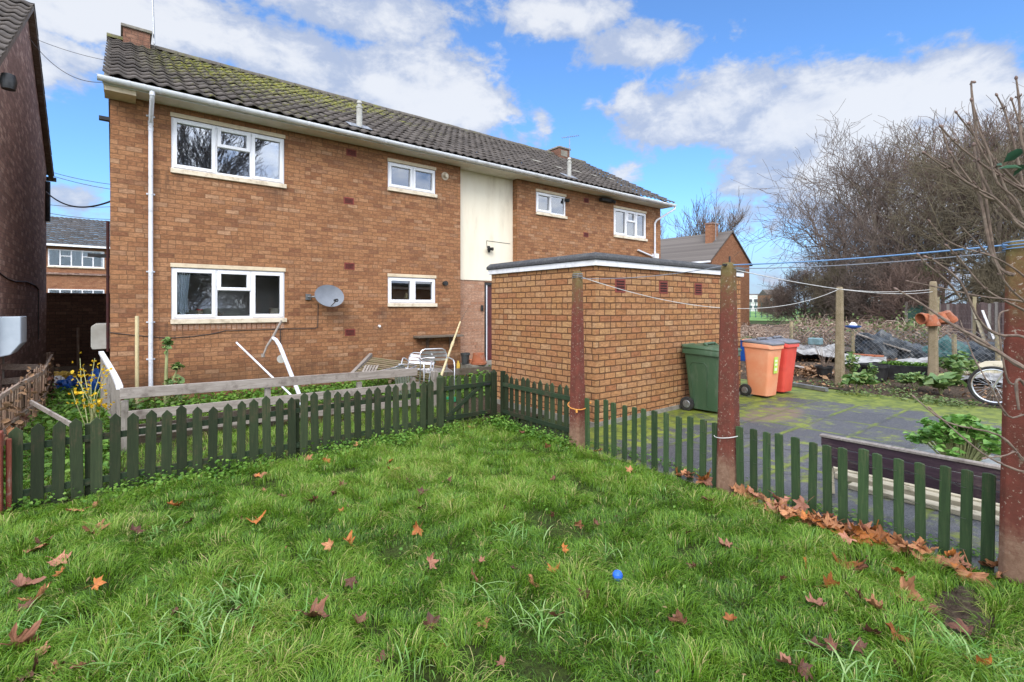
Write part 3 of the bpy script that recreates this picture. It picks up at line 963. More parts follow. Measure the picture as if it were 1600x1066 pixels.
for px in px_j:
    x = onY(px, 200, gy - gr).x; r2 = gr + .008
    p2 = [(r2 * math.cos(math.pi + math.pi * i / 12), r2 * math.sin(math.pi + math.pi * i / 12)) for i in range(13)] + [((gr + .001) * math.cos(math.pi - 0 + math.pi * i / 12), (gr + .001) * math.sin(math.pi + math.pi * i / 12)) for i in range(12, -1, -1)]
    br = MB(); br.prism([(x, gy + a, gz + c) for a, c in p2], (.035, 0, 0)); br.build('gutter_bracket', M['gutter'], gut)


def downpipe(x, ztop, zbot, yw, clips, r=.034, white='pipe_white'):
    b = MB()
    b.tube([(x, gy, gz - .05), (x, gy, gz - .12), (x, gy + .03, gz - .17), (x, yw - .075, gz - .44), (x, yw - .055, gz - .50)], r, 14)
    b.tube([(x, yw - .055, gz - .48), (x, yw - .055, zbot + .08), (x, yw - .06, zbot)], r, 14)
    for z in (gz - .10, gz - .46, gz - .56): b.tube([(x, gy if z > gz - .2 else yw - .055, z + .035), (x, gy if z > gz - .2 else yw - .055, z - .035)], r + .006, 14)
    o = b.build('downpipe', M[white], house, smooth=True)
    for z in clips:
        c = MB(); c.tube([(x, yw - .055, z + .012), (x, yw - .055, z - .012)], r + .005, 14); c.box(x - .062, x + .062, yw - .026, yw - .001, z - .012, z + .012)
        c.build('pipe_clip', M[white], o, smooth=True)
    return o


dpx = onY(235.5, 300, HY - .05).x
downpipe(dpx, 0, .12, HY, [onY(235, p, HY - .05).z for p in (181, 303, 424.5, 503.5, 561.5)])
# far right pipe with a hopper elbow, plus the slanted waste pipe beside it
rx = onY(1023, 360, HY - .05).x
ob = MB(); rz0 = onY(1023, 398, HY).z
ob.tube([(rx + .55, gy, gz - .05), (rx + .55, gy, gz - .14), (rx + .05, HY - .09, gz - .55), (rx, HY - .055, gz - .66), (rx, HY - .055, rz0)], .034, 12)
ob.box(rx - .11, rx + .13, HY - .14, HY - .003, rz0 - .14, rz0 + .02)
ob.tube([onY(997, 391, HY - .05), onY(1020, 401, HY - .06)], .03, 10)
ob.build('downpipe', M['pipe_white'], house, smooth=True)

# roof: rolled interlocking tiles, front and back slopes
def roof_slope(name, x0, x1, ye, ze, yr, zr, mat, parent, rows=13, pitch=.22, per=8, amp=.036, lap=.042):
    n = int(round((x1 - x0) / pitch * per)) + 1
    xs = np.linspace(x0, x1, n)
    roll = amp * (0.5 + 0.5 * np.cos(2 * np.pi * xs / pitch)) ** 1.4
    d = np.array([0, yr - ye, zr - ze]); L = np.linalg.norm(d); d /= L
    nv = np.array([0, -d[2], d[1]]);
    if nv[2] < 0: nv = -nv
    Vs, Fs = [], []; off = 0; lrng = np.random.default_rng(11)
    tile_i = np.floor(xs / pitch + .5).astype(int); tile_i -= tile_i.min()
    for r in range(rows):
        s0, s1 = L * r / rows, L * (r + 1) / rows + .02
        jit = lrng.normal(0, .004, tile_i.max() + 2)[tile_i]; jit2 = lrng.normal(0, .006, tile_i.max() + 2)[tile_i]
        for s, h in ((s0, lap - .028), (s0, lap), (s1, .0)):
            ss = s + jit2 * (h >= lap - .03 and s == s0)
            P = np.stack([xs, ye + d[1] * ss + nv[1] * (roll + h + jit), ze + d[2] * ss + nv[2] * (roll + h + jit)], 1)
            Vs.append(P)
        for k in range(2):
            a = off + k * n + np.arange(n - 1); Fs.append(np.stack([a, a + 1, a + n + 1, a + n], 1))
        off += 3 * n
    return fast_mesh(name, np.concatenate(Vs), np.concatenate(Fs), mat, parent)


EY, EZ = HY - OV - .07, SOF + .118
rf = roof_slope('roof', HX0 - .09, HX1 + .13, EY, EZ, RIDGE_Y, RIDGE_Z, M['tile'], house)
roof_slope('rear_roof', HX0 - .09, HX1 + .13, 2 * RIDGE_Y - EY, EZ, RIDGE_Y, RIDGE_Z, M['tile'], house)
vb = MB()
for X in (HX0 - .075, HX1 + .075):
    vb.prism([(X, EY + .02, EZ - .03), (X, RIDGE_Y, RIDGE_Z - .03), (X, 2 * RIDGE_Y - EY - .02, EZ - .03), (X, 2 * RIDGE_Y - EY - .02, EZ - .075), (X, RIDGE_Y, RIDGE_Z - .075), (X, EY + .02, EZ - .075)], (.07 if X < 0 else -.07, 0, 0))
vb.build('verge', M['concrete'], house)
rg = MB(); k = 0; x = HX0 - .1
while x < HX1 + .1:
    x2 = min(x + .45, HX1 + .13); dz = rnd.uniform(-.006, .006)
    rg.prism([(x, RIDGE_Y + .15 * math.cos(a), RIDGE_Z - .02 + dz + .125 * math.sin(a)) for a in [math.pi * i / 8 for i in range(9)]], (x2 - x - .008, 0, 0)); x = x2
rg.build('ridge', M['ridge'], house, smooth=True)


def chimney(x0, x1, y0, y1, z1, name='chimney', parent=None, mat='brick', pots=1):
    b = MB(); b.box(x0, x1, y0, y1, RIDGE_Z - .6, z1); o = b.build(name, M[mat], parent)
    c = MB(); c.box(x0 - .04, x1 + .04, y0 - .04, y1 + .04, z1 + .001, z1 + .07); c.build('chimney_cap', M['concrete'], o, bevel=.01)
    f = MB(); f.lathe([(.16, 0), (.15, .05), (.09, .085), (.02, .10)], ((x0 + x1) / 2 + .02, (y0 + y1) / 2, z1 + .07), 14); f.build('chimney_flaunching', plain('lichen_mortar', (.30, .25, .10), (.22, .19, .12), sc=12, rough=.95), o, smooth=True)
    return o


chimney(.08, .58, 14.30, 14.95, 8.04, parent=house, mat='brick_stack')
ch2 = chimney(13.75, 14.35, 14.2, 15.5, 8.02, parent=house, mat='brick_stack')
fl = MB(); fl.box(13.75 + .1, 14.2, 14.19, 14.2, 7.72, 7.95); fl.build('mortar_patch', M['concrete'], ch2)
# flue terminals and roof patches
def on_slope(px, py, h=0.0):
    t = (RIDGE_Z - EZ) / (RIDGE_Y - EY); r = ray(px, py)
    d = (EZ - CAM_Z - EY * t + h) / (r[2] - r[1] * t)
    return atZ(px, py, d)


def flue(px, py, h):
    p = on_slope(px, py)
    b = MB(); b.lathe([(.062, -.1), (.062, h * .72), (.07, h * .73), (.07, h * .80), (.045, h * .81), (.045, h * .88), (.065, h * .9), (.04, h)], p, 16)
    o = b.build('roof_flue', M['grey_box'], house, smooth=True)
    s = MB(); t = math.atan2(RIDGE_Z - EZ, RIDGE_Y - EY)
    for (dx_, w_) in ((0, .5),):
        c = p + Vector((0, -.02, .055)); e = Vector((0, math.cos(t), math.sin(t)))
        s.prism([c + Vector((-w_ / 2, 0, 0)) - e * .12, c + Vector((w_ / 2, 0, 0)) - e * .12, c + Vector((w_ / 2, 0, 0)) + e * .2, c + Vector((-w_ / 2, 0, 0)) + e * .2], (0, 0, .012))
    s.build('flue_flashing', M['lead'], o)


flue(561.5, 202, .62); flue(889.5, 279, .62)
for (px, py) in ((838, 253), (872, 263), (901.5, 269.5), (929, 276), (955, 281)):
    p = on_slope(px, py, .04); e = Vector((0, math.cos(R(29)), math.sin(R(29))))
    s = MB(); s.prism([p + Vector((-.16, 0, .03)) - e * .09, p + Vector((.16, 0, .03)) - e * .09, p + Vector((.16, 0, .03)) + e * .09, p + Vector((-.16, 0, .03)) + e * .09], (0, 0, .012)); s.build('patch_tile', M['concrete'], house)


# small fittings fixed to the wall
def lamp(px, py, name='security_light', s=1.0):
    c = onY(px, py, HY)
    b = MB(); b.box(c.x - .05 * s, c.x + .05 * s, HY - .03, HY - .001, c.z - .05 * s, c.z + .05 * s)
    b.tube([(c.x, HY - .02, c.z), (c.x + .05 * s, HY - .10 * s, c.z - .02 * s)], [.045 * s, .06 * s], 12)
    return b.build(name, M['black'], house, smooth=True)


lamp(884, 313, 'vent_cowl'); lamp(545, 214, 'vent_cowl', .9)
c = onY(694, 453 - 10, HY)
b = MB(); b.tube([(c.x, HY - .10, c.z), (c.x, HY - .002, c.z)], [.06, .055], 16); b.build('flue_outlet', M['rubber'], house, smooth=True)
c = onY(695, 275.5, HY)
b = MB(); b.tube([(c.x, HY - .12, c.z - .01), (c.x, HY - .002, c.z)], [.045, .05], 14); b.tube([(c.x, HY - .02, c.z), (c.x, HY - .003, c.z)], .10, 16); b.build('overflow_outlet', M['sill'], house, smooth=True)
c = onY(945, 314, HY)
b = MB(); b.box(c.x - .30, c.x + .30, HY - .16, HY - .003, c.z - .05, c.z + .05); b.tube([(c.x + .2, HY - .15, c.z - .02), (c.x + .24, HY - .24, c.z - .06)], [.05, .06], 10); b.build('floodlight', M['rubber'], house, bevel=.01)
c = onY(592, 509.5, HY)
b = MB(); b.tube([(c.x, HY - .05, c.z), (c.x, HY - .002, c.z)], .028, 12); b.build('waste_outlet', M['white'], house, smooth=True)
c = onY(763, 388, RY - .02)
b = MB(); b.box(c.x - .03, c.x + .03, RY - .06, RY - .021, c.z - .03, c.z + .06); b.tube([(c.x - .02, RY - .05, c.z - .02), (c.x - .06, RY - .14, c.z - .05)], [.03, .05], 10)
b.tube([(c.x + .02, RY - .05, c.z - .01), (c.x + .07, RY - .14, c.z - .03)], [.03, .05], 10); b.box(c.x - .035, c.x + .015, RY - .09, RY - .05, c.z - .12, c.z - .05)
b.tube([(c.x - .05, RY - .03, c.z), (c.x - .06, RY - .025, c.z + .2)], .006, 6); b.tube([(c.x - .06, RY - .025, c.z + .2), (c.x + .75, RY - .025, c.z + .18)], .006, 6)
b.build('security_light', M['black'], house, smooth=True)
c = onY(752.5, 481.5, RY)
b = MB(); b.box(c.x - .035, c.x + .035, RY - .045, RY - .002, c.z - .075, c.z + .075); b.lathe([(.022, 0), (.022, .012)], (c.x, RY - .05, c.z - .01), 12); b.build('key_safe', M['rubber'], house, bevel=.012, seg=2)
# cables clipped along the wall
b = MB()
pts = [(172, 520), (200, 523), (235, 526), (262, 528.5), (300, 526), (330, 522), (352, 517), (400, 515.5), (445, 514), (492, 513.5), (496.5, 511), (497, 474)]
b.tube([onY(px, py, HY - .008) for px, py in pts], .0075, 6)
b.tube([onY(438, 514, HY - .008), onY(438.5, 545, HY - .008)], .0075, 6)
b.build('wall_cable', M['cable'], house)
b = MB(); x = HX0 - .03; b.tube([(x, HY + .06, .9), (x, HY + .06, 3.1)], .022, 8); b.build('gable_pipe', M['vent_dark'], house)
mz = onY(158, 506, 11.1); m2 = onY(158, 546, 11.1)
b = MB(); b.prism([(HX0 - .004, 11.1, m2.z), (HX0 - .24, 11.1, m2.z), (HX0 - .26, 11.1, m2.z + .05), (HX0 - .26, 11.1, mz.z - .05), (HX0 - .2, 11.1, mz.z), (HX0 - .004, 11.1, mz.z)], (0, .45, 0)); b.build('meter_box', M['grey_box'], house, bevel=.01)
b = MB(); c = onY(167, 185, 10.9); b.box(HX0 - .15, HX0 - .003, 10.9, 11.0, c.z - .03, c.z + .03); b.build('cable_bracket', M['black'], house)
b = MB(); c = onY(160, 399.5, 11.6); b.box(HX0 - .32, HX0 - .003, 11.6, 11.7, c.z - .03, c.z + .03); b.build('overflow_pipe', M['black'], house)
# reddish brick-on-edge course under the two left windows
for o in (W_UL, W_LL):
    b = MB(); n = int((o[1] - o[0]) / .085)
    for i in range(n):
        x = o[0] + (o[1] - o[0]) * (i + .5) / n; b.box(x - .034, x + .034, HY - .004, HY + .01, o[2] - .20, o[2] - .086)
    b.build('brick_on_edge', M['brick_pale'] if o is W_LL else M['brick'], house)

# things inside the windows
def stand(name, loc, label, cat): return thing(name, loc, label, cat)


zs = W_LL[2] + .035
j = onY(312, 480, HY + .16)
t = stand('storage_jar', (j.x, HY + .16, zs), 'jar with a bright red lid standing on the ground floor window sill beside the curtain', 'jar')
b = MB(); b.lathe([(.055, 0), (.058, .02), (.058, .11), (.045, .125)], (j.x, HY + .16, zs + .001), 16); b.build('jar_body', M['glassjar'], t, smooth=True)
b = MB(); b.lathe([(.05, .126), (.05, .155)], (j.x, HY + .16, zs), 16); b.build('lid', M['jar_lid'], t, smooth=True)
j = onY(428, 480, HY + .16)
b = MB(); b.box(j.x - .085, j.x + .085, HY + .095, HY + .22, zs + .001, zs + .17)
tag(b.build('toaster', M['beige'], None, bevel=.02, seg=3, at=(j.x, HY + .16, zs)), 'pale beige box shaped toaster inside the right pane of the lower left window', 'toaster')
j = onY(635, 460, HY + .16); zs = W_LM[2] + .035
b = MB(); b.lathe([(.042, 0), (.045, .02), (.045, .17), (.03, .19), (.03, .21)], (j.x, HY + .16, zs + .001), 14)
tag(b.build('canister', M['pipe_cream'], None, smooth=True, at=(j.x, HY + .16, zs)), 'tall cream canister in the left pane of the small ground floor window', 'canister')
j = onY(342, 490, HY + .16); zs = W_LL[2] + .035
b = MB(); b.lathe([(.03, 0), (.02, .02), (.028, .05), (.035, .07), (.015, .09)], (j.x, HY + .16, zs + .001), 12); b.tube([(j.x + .02, HY + .16, zs + .03), (j.x + .07, HY + .16, zs + .06), (j.x + .085, HY + .16, zs + .10)], .014, 8)
tag(b.build('ornament', M['glassjar'], None, smooth=True, at=(j.x, HY + .16, zs)), 'small pinkish white ornament behind the centre pane of the lower left window', 'ornament')

# ------------------------------------------------------------------ things fixed on the house
d = onY(515, 464, HY - .3)
dish = thing('satellite_dish', (d.x - .18, HY, d.z - .05), 'grey oval satellite dish on the brick wall right of the lower left window', 'satellite dish')
b = MB(); vs = []; fs = []
ax = Vector((.12, -1, .36)).normalized(); sx = ax.cross(Vector((0, 0, 1))).normalized(); sy = sx.cross(ax).normalized()
nr, na = 6, 32
c0 = Vector((d.x, HY - .22, d.z))
for side, dd in ((0, 0.0), (1, -.012)):
    for i in range(nr + 1):
        for k in range(na):
            r_ = i / nr; a = 2 * math.pi * k / na
            vs.append(c0 + sx * (.315 * r_ * math.cos(a)) + sy * (.245 * r_ * math.sin(a)) + ax * (.07 * r_ * r_ + dd))
for s_ in (0, 1):
    o_ = s_ * (nr + 1) * na
    fs += [(o_ + i * na + k, o_ + i * na + (k + 1) % na, o_ + (i + 1) * na + (k + 1) % na, o_ + (i + 1) * na + k) for i in range(nr) for k in range(na)]
e0 = nr * na; e1 = (nr + 1) * na + nr * na
fs += [(e0 + k, e0 + (k + 1) % na, e1 + (k + 1) % na, e1 + k) for k in range(na)]
b.add(vs, fs); b.build('reflector', M['dish'], dish, smooth=True)
b = MB(); low = c0 - sy * .22 + ax * .03; hd = c0 - sy * .20 + ax * .34
b.tube([low, hd], .011, 8); b.build('feed_arm', M['grey_metal'], dish)
b = MB(); b.tube([hd, hd - ax * .09 + sy * .03], [.035, .028], 12); b.build('receiver', M['black'], dish, smooth=True)
b = MB(); b.box(d.x - .40, d.x - .30, HY - .04, HY - .002, d.z - .06, d.z + .06); b.tube([(d.x - .35, HY - .02, d.z), (d.x - .30, HY - .14, d.z), (d.x - .02, HY - .19, d.z)], .02, 8); b.build('wall_bracket', M['grey_metal'], dish)


def aerial(base, top, boom, n, label, r=.014, small=True, tilt=0.0, name='tv_aerial'):
    t = thing(name, base, label, 'aerial')
    b = MB(); b.tube([base, top], r, 8); b.build('mast', M['grey_metal'], t)
    a, c = Vector(boom[0]), Vector(boom[1]); m = MB(); m.tube([a, c], .010, 6)
    sdir = (c - a).normalized().cross(Vector((0, 0, 1))).normalized()
    for i in range(n):
        p = a.lerp(c, i / max(1, n - 1)); m.tube([p - sdir * .13, p + sdir * .13], .005, 5)
    m.build('antenna', M['grey_metal'], t)
    return t


# tall mast on the left chimney
mb = Vector((.66, 14.35, 7.85)); mt = Vector((.60, 14.35, 9.75))
aerial(mb, mt, ((.55, 14.30, 9.62), (1.0, 14.2, 9.7)), 6, 'tall bare aerial mast strapped to the left chimney', .02)
c2 = onY(886, 245, 14.3)
aerial((c2.x, 14.15, 7.7), (c2.x, 14.15, onY(881, 214, 14.15).z), (onY(878, 215.5, 14.15), onY(904, 212, 13.6)), 9, 'thin television aerial on the chimney at the far end of the house')

# ------------------------------------------------------------------ brick shed
SX0, SX1, SY0, SY1, SZ = 5.16, 9.24, 4.61, 7.04, 2.22
shed = thing('brick_shed', ((SX0 + SX1) / 2, SY0, 0), 'flat roofed brick outbuilding with white fascia behind the green bin', 'outbuilding')
b = MB(); b.box(SX0, SX1, SY0, SY1, -.2, SZ); b.build('wall', M['brick_shed'], shed)
f = MB(); o_ = .045
f.box(SX0 - o_, SX1 + o_, SY0 - o_ - .0, SY0 - .002, SZ + .005, SZ + .085); f.box(SX0 - o_, SX1 + o_, SY1 + .002, SY1 + o_, SZ + .005, SZ + .085)
f.box(SX0 - o_, SX0 - .002, SY0 - .002, SY1 + .002, SZ + .005, SZ + .085); f.box(SX1 + .002, SX1 + o_, SY0 - .002, SY1 + .002, SZ + .005, SZ + .085)
f.build('fascia', M['fascia'], shed, bevel=.003)
f = MB(); e_ = .07
z0, z1 = SZ + .087, SZ + .19
ring0 = [(SX0 - e_, SY0 - e_), (SX1 + e_, SY0 - e_), (SX1 + e_, SY1 + e_), (SX0 - e_, SY1 + e_)]
ring1 = [(x + (.05 if x < 7 else -.05), y + (.05 if y < 6 else -.05)) for x, y in ring0]
f.add([(x, y, z0) for x, y in ring0] + [(x, y, z0 + .05) for x, y in ring0] + [(x, y, z1) for x, y in ring1],
      [(i, (i + 1) % 4, 4 + (i + 1) % 4, 4 + i) for i in range(4)] + [(4 + i, 4 + (i + 1) % 4, 8 + (i + 1) % 4, 8 + i) for i in range(4)] + [(8, 9, 10, 11), (3, 2, 1, 0)])
f.build('felt_roof', M['felt'], shed, bevel=.012, seg=2)
for px in (969, 1036.5, 1091):
    air_brick(px, 446.5 if px < 1000 else (449 if px < 1060 else 452), SY0, .23, .20, shed)
f = MB(); f.box(SX0 - .02, SX1 + .02, SY0 - .03, SY0 - .003, -.1, .05); f.box(SX0 - .03, SX0 - .003, SY0 - .03, SY1, -.1, .05); f.build('plinth', M['concrete'], shed)

# ------------------------------------------------------------------ neighbouring house on the left
NX = -1.5
nb = thing('neighbour_house', (NX - 3, 14.4, 0), 'dark brick gable of the house at the left edge across the alley', 'house')
b = MB(); ny0, ny1, nr, nz, nrz = 10.8, 18.0, 14.4, 5.45, 7.95
b.add([(NX, ny0, -.3), (NX, ny1, -.3), (NX, ny1, nz), (NX, nr, nrz), (NX, ny0, nz)], [(0, 1, 2, 3, 4)])
b.quad((NX, ny0, -.3), (NX - 9, ny0, -.3), (NX - 9, ny0, nz), (NX, ny0, nz)); b.quad((NX, ny1, -.3), (NX - 9, ny1, -.3), (NX - 9, ny1, nz), (NX, ny1, nz))
b.add([(NX - 9, ny0, -.3), (NX - 9, ny1, -.3), (NX - 9, ny1, nz), (NX - 9, nr, nrz), (NX - 9, ny0, nz)], [(0, 1, 2, 3, 4)])
b.build('wall', M['brick_dark'], nb)
roof_slope('roof', NX - 9, NX + .12, ny0 - .45, nz - .22, nr, nrz + .08, M['tile'], nb)
roof_slope('rear_roof', NX - 9, NX + .12, ny1 + .45, nz - .22, nr, nrz + .08, M['tile3'], nb)
b = MB(); X = NX + .11
b.prism([(X, ny0 - .42, nz - .24), (X, nr, nrz + .05), (X, ny1 + .42, nz - .24), (X, ny1 + .42, nz - .33), (X, nr, nrz - .05), (X, ny0 - .42, nz - .33)], (-.1, 0, 0))
b.build('verge', M['shelf'], nb)
b = MB(); b.box(NX - 8.9, NX + .16, ny1 + .42, ny1 + .54, nz - .34, nz - .24); b.build('gutter', M['black'], nb)
b = MB(); c = onX(72, 280, NX); b.tube([(NX + .05, ny1 - .25, nz - .5), (NX + .05, ny1 - .25, 3.9)], .05, 8); b.build('downpipe', M['black'], nb)
c0 = Vector((NX, 11.05, .95))
b = MB(); b.prism([(NX + .004, 10.9, .86), (NX + .18, 10.9, .90), (NX + .30, 10.9, 1.08), (NX + .30, 10.9, 1.50), (NX + .004, 10.9, 1.50)], (0, .62, 0)); o = b.build('boiler_cover', plain('pale_blue_metal', (.42, .47, .52), (.36, .41, .46), rough=.4, sc=3), nb, bevel=.012)
b = MB(); b.box(NX + .004, NX + .28, 11.525, 11.56, 1.06, 1.46); b.box(NX + .004, NX + .24, 11.66, 11.70, 1.0, 1.46)
for k in range(7): b.box(NX + .03, NX + .26, 11.56, 11.66, 1.08 + k * .055, 1.10 + k * .055)
b.build('cover_grille', M['grey_box'], o)
b = MB(); c = onX(6, 126, NX + .15); b.tube([(NX, c.y, c.z), (NX + .2, c.y, c.z - .02)], .035, 8); b.lathe([(.08, -.12), (.10, 0), (.08, .1), (.03, .12)], (NX + .2, c.y, c.z), 12); b.build('outside_lamp', M['black'], nb, smooth=True)
b = MB(); b.tube([onX(px, py, NX + .01) for px, py in ((0, 427), (12, 436), (24, 440), (40, 440), (55, 446), (60, 452), (60, 530))], .012, 6); b.build('wall_cable', M['cable'], nb)

# wall closing the alley
b = MB(); b.box(-1.6, .6, 18.25, 18.47, -.3, 1.98)
aw = tag(b.build('alley_wall', M['brick_black'], None, at=(-.5, 18.25, 0)), 'low blackened brick wall closing the end of the alley', 'wall')
b = MB(); b.box(-1.6, .6, 18.22, 18.5, 1.982, 2.04); b.build('coping', M['brick_black'], aw)


# ------------------------------------------------------------------ houses farther away
def simple_windows(parent, rects, Y, n, mat='upvc'):
    for (x0, x1, z0, z1) in rects:
        b = MB(); t = .06; b.box(x0, x1, Y - .04, Y - .002, z0, z0 + t); b.box(x0, x1, Y - .04, Y - .002, z1 - t, z1)
        for i in range(n + 1):
            x = x0 + (x1 - x0 - t) * i / n; b.box(x, x + t, Y - .041, Y - .003, z0 + t, z1 - t)
        for i in (1, 3):
            if i < n: x = x0 + (x1 - x0 - t) * i / n; b.box(x + t, x + (x1 - x0 - t) / n, Y - .041, Y - .003, z0 + (z1 - z0) * .6, z0 + (z1 - z0) * .6 + .05)
        o = b.build('window', M[mat], parent)
        g = MB(); g.box(x0 + t, x1 - t, Y - .016, Y - .012, z0 + t, z1 - t); g.build('pane', M['glass'], o)
        g = drape(x0 + t, x1 - t, Y - .006, z0 + t, z1 - t, .002, 24); g.build('curtain', M['curtain'], o)
        g = MB(); g.box(x0 - .03, x1 + .03, Y - .09, Y - .002, z0 - .07, z0 - .002); g.build('sill', M['sill'], o)


FY = 39.0
fh = thing('far_house', (-2.5, FY, 0), 'brown brick terrace with white windows seen through the alley gap', 'house')
e = onY(120, 385, FY).z
b = MB(); b.box(-14, 10, FY, FY + 8, -.5, e); b.build('wall', M['brick_far'], fh)
rzz = onY(120, 342, FY + 4).z
roof_slope('roof', -14, 10, FY - .35, e - .02, FY + 4, rzz, M['tile3'], fh, rows=14, per=4)
b = MB(); b.box(-14, 10, FY - .46, FY - .36, e - .08, e + .04); b.build('gutter', M['gutter'], fh)
wz = onY(75, 389, FY); wz2 = onY(163, 419, FY); lz = onY(75, 451.5, FY); l2 = onY(163, 482, FY)
simple_windows(fh, [(wz.x, wz2.x, wz2.z, wz.z), (lz.x, l2.x, l2.z, lz.z)], FY, 5)
b = MB(); cz = onY(100, 428, FY).z; b.box(-14, 10, FY - .12, FY - .002, cz - .05, cz + .06); b.build('string_course', M['brick_dark'], fh)

# house at the right beyond the shed: ridge runs roughly away from us, gable towards us
gh = thing('gable_house', atZ(1135, 512, 40), 'brick house with a plain gable and single chimney beyond the shed roof', 'house')
A = atZ(1112, 404, 37.5); Bp = atZ(1171, 411, 41.5)      # eaves ends of the gable
A.z = Bp.z = 5.35
mid = (A + Bp) / 2; w_ = (Bp - A); w_.z = 0
peak = mid.copy(); peak.z = CAM_Z + (HOR - 363) * (mid.x * FW[0] + mid.y * FW[1]) / F
un = Vector((-w_.y, w_.x, 0)).normalized()
if un.y < 0: un = -un
LH = 15.0
b = MB()
def gpt(p, k, z=None):
    q = p + un * k
    return (q.x, q.y, q.z if z is None else z)
b.add([gpt(A, 0, -.5), gpt(Bp, 0, -.5), gpt(Bp, 0), gpt(peak, 0), gpt(A, 0)], [(0, 1, 2, 3, 4)])
b.quad(gpt(A, 0, -.5), gpt(A, LH, -.5), gpt(A, LH), gpt(A, 0)); b.quad(gpt(Bp, 0, -.5), gpt(Bp, LH, -.5), gpt(Bp, LH), gpt(Bp, 0))
b.build('wall', M['brick_far'], gh)
b = MB(); wu = w_.normalized(); dn = Vector((0, 0, 1))
slA = (A - peak).normalized(); slB = (Bp - peak).normalized()
for eav, sl_ in ((A, slA), (Bp, slB)):
    e2 = eav + sl_ * .4
    nrm = Vector((0, 0, .12))
    b.prism([gpt(peak + nrm, -.12), gpt(e2 + nrm, -.12), gpt(e2, -.12), gpt(peak, -.12)], un * (LH + .2))
b.build('roof', M['tile2'], gh)
b = MB(); e2 = A + slA * .45
b.beam(e2 + Vector((0, 0, .02)) - un * .1, e2 + un * LH + Vector((0, 0, .02)), .12, .12); b.build('gutter', M['gutter'], gh)
b = MB(); q = A.lerp(Vector((A.x, A.y, 0)), .16); s0 = q + un * .5 - wu * .06; s1 = q + un * 8 - wu * .06
b.beam(s0, s1, .1, 1.15); b.build('cladding', plain('pale_green_cladding', (.42, .45, .34), (.37, .40, .30), sc=2), gh)
b = MB()
for k in range(4):
    s = q + un * (.7 + k * .75) - wu * .13 - Vector((0, 0, .14)); b.beam(s, s + un * .66, .04, .8)
o = b.build('window', M['upvc'], gh)
b = MB()
for k in range(4):
    s = q + un * (.78 + k * .75) - wu * .17 - Vector((0, 0, .14)); b.beam(s, s + un * .5, .02, .62)
b.build('pane', M['glass'], o)
cb = peak + un * .9 + slA * 1.1; ct = atZ(1128, 347, 38.5).z
b = MB(); b.prism([cb - wu * .45 + Vector((0, 0, -1)), cb + wu * .45 + Vector((0, 0, -1)), cb + wu * .45 + un * .6 + Vector((0, 0, -1)), cb - wu * .45 + un * .6 + Vector((0, 0, -1))], (0, 0, ct - cb.z + 1)); o = b.build('chimney', M['brick_far'], gh)
b = MB(); b.prism([Vector((0, 0, ct - cb.z + .002)) + cb - wu * .5 - un * .05, Vector((0, 0, ct - cb.z + .002)) + cb + wu * .5 - un * .05, Vector((0, 0, ct - cb.z + .002)) + cb + wu * .5 + un * .65, Vector((0, 0, ct - cb.z + .002)) + cb - wu * .5 + un * .65], (0, 0, .12)); b.build('chimney_cap', M['brick_dark'], o)
ab = atZ(1118.5, 352, 38.8); at_ = atZ(1118.5, 335, 38.8)
aerial(Vector((ab.x, ab.y, ab.z - 1.2)), at_, (atZ(1117, 336, 38.8), atZ(1133, 337, 38.4)), 6, 'small television aerial on the lone chimney of the gable house', .03)

# ------------------------------------------------------------------ green picket fence, gate and return
def picket(b, p, along, wdt, h, th, nrm, peak=True, z0=0.0, lean=0.0):
    """one upright board, its centre at p, facing nrm"""
    a = Vector(along) * (wdt / 2); n = Vector(nrm) * th; p = Vector((p[0], p[1], z0)); ln = Vector(along) * lean
    t = .045 if peak else 0.0
    prof = [p - a, p + a, p + a + Vector((0, 0, h - t)) + ln, p - a + Vector((0, 0, h - t)) + ln]
    if peak: prof = [prof[0], prof[1], prof[2], p + Vector((0, 0, h)) + ln, prof[3]]
    b.prism(prof, n)


def fence_run(root, a, c, spacing, wdt, h, rails, mat_h, nrm, th=.018, peak=True, jitter=.016, name='picket', mat='picket', first=0.0):
    a, c = Vector(a), Vector(c); d = (c - a); L = d.length; d.normalize(); n = int(L / spacing + .001)
    for i in range(n + 1):
        p = a + d * (first + i * spacing)
        if (p - a).length > L: break
        b = MB(); picket(b, p, d, wdt * rnd.uniform(.94, 1.05), h + rnd.uniform(-jitter, jitter), th, nrm, peak, rnd.uniform(-.03, -.0), rnd.uniform(-.015, .015))
        b.build(name, M[mat], root, bevel=.002, at=p)
    for z in rails:
        b = MB(); o = Vector(nrm) * -.012
        b.beam(a + o + Vector((0, 0, z)), c + o + Vector((0, 0, z)), .022, .055); b.build('rail', M[mat_h], root)


PYF = 5.66
pf = thing('picket_fence', (1.3, PYF, 0), 'long dark green picket fence with pointed tops along the far side of the lawn', 'fence')
fence_run(pf, (-.655, PYF, 0), (3.36, PYF + .16, 0), .1262, .083, .70, (.50, .12), 'picket_h', (0, -1, 0))
for x in (-.2, 1.55, 3.2):
    b = MB(); b.box(x - .03, x + .03, PYF + .05 + .04 * x, PYF + .11 + .04 * x, -.1, .62); b.build('post', M['picket'], pf)
GX0, GX1, GY = 3.42, 4.24, PYF + .16
gt = thing('picket_gate', (GX0, GY, 0), 'low green picket gate with a diagonal brace in the corner by the shed', 'gate')
for i in range(7):
    x = GX0 + .04 + i * (GX1 - GX0 - .08) / 6
    b = MB(); picket(b, (x, GY, 0), (1, 0, 0), .075 if i not in (0, 6) else .085, .64 + rnd.uniform(-.012, .012), .016, (0, 1, 0), True, .06); b.build('picket', M['picket'], gt, bevel=.002, at=(x, GY, .06))
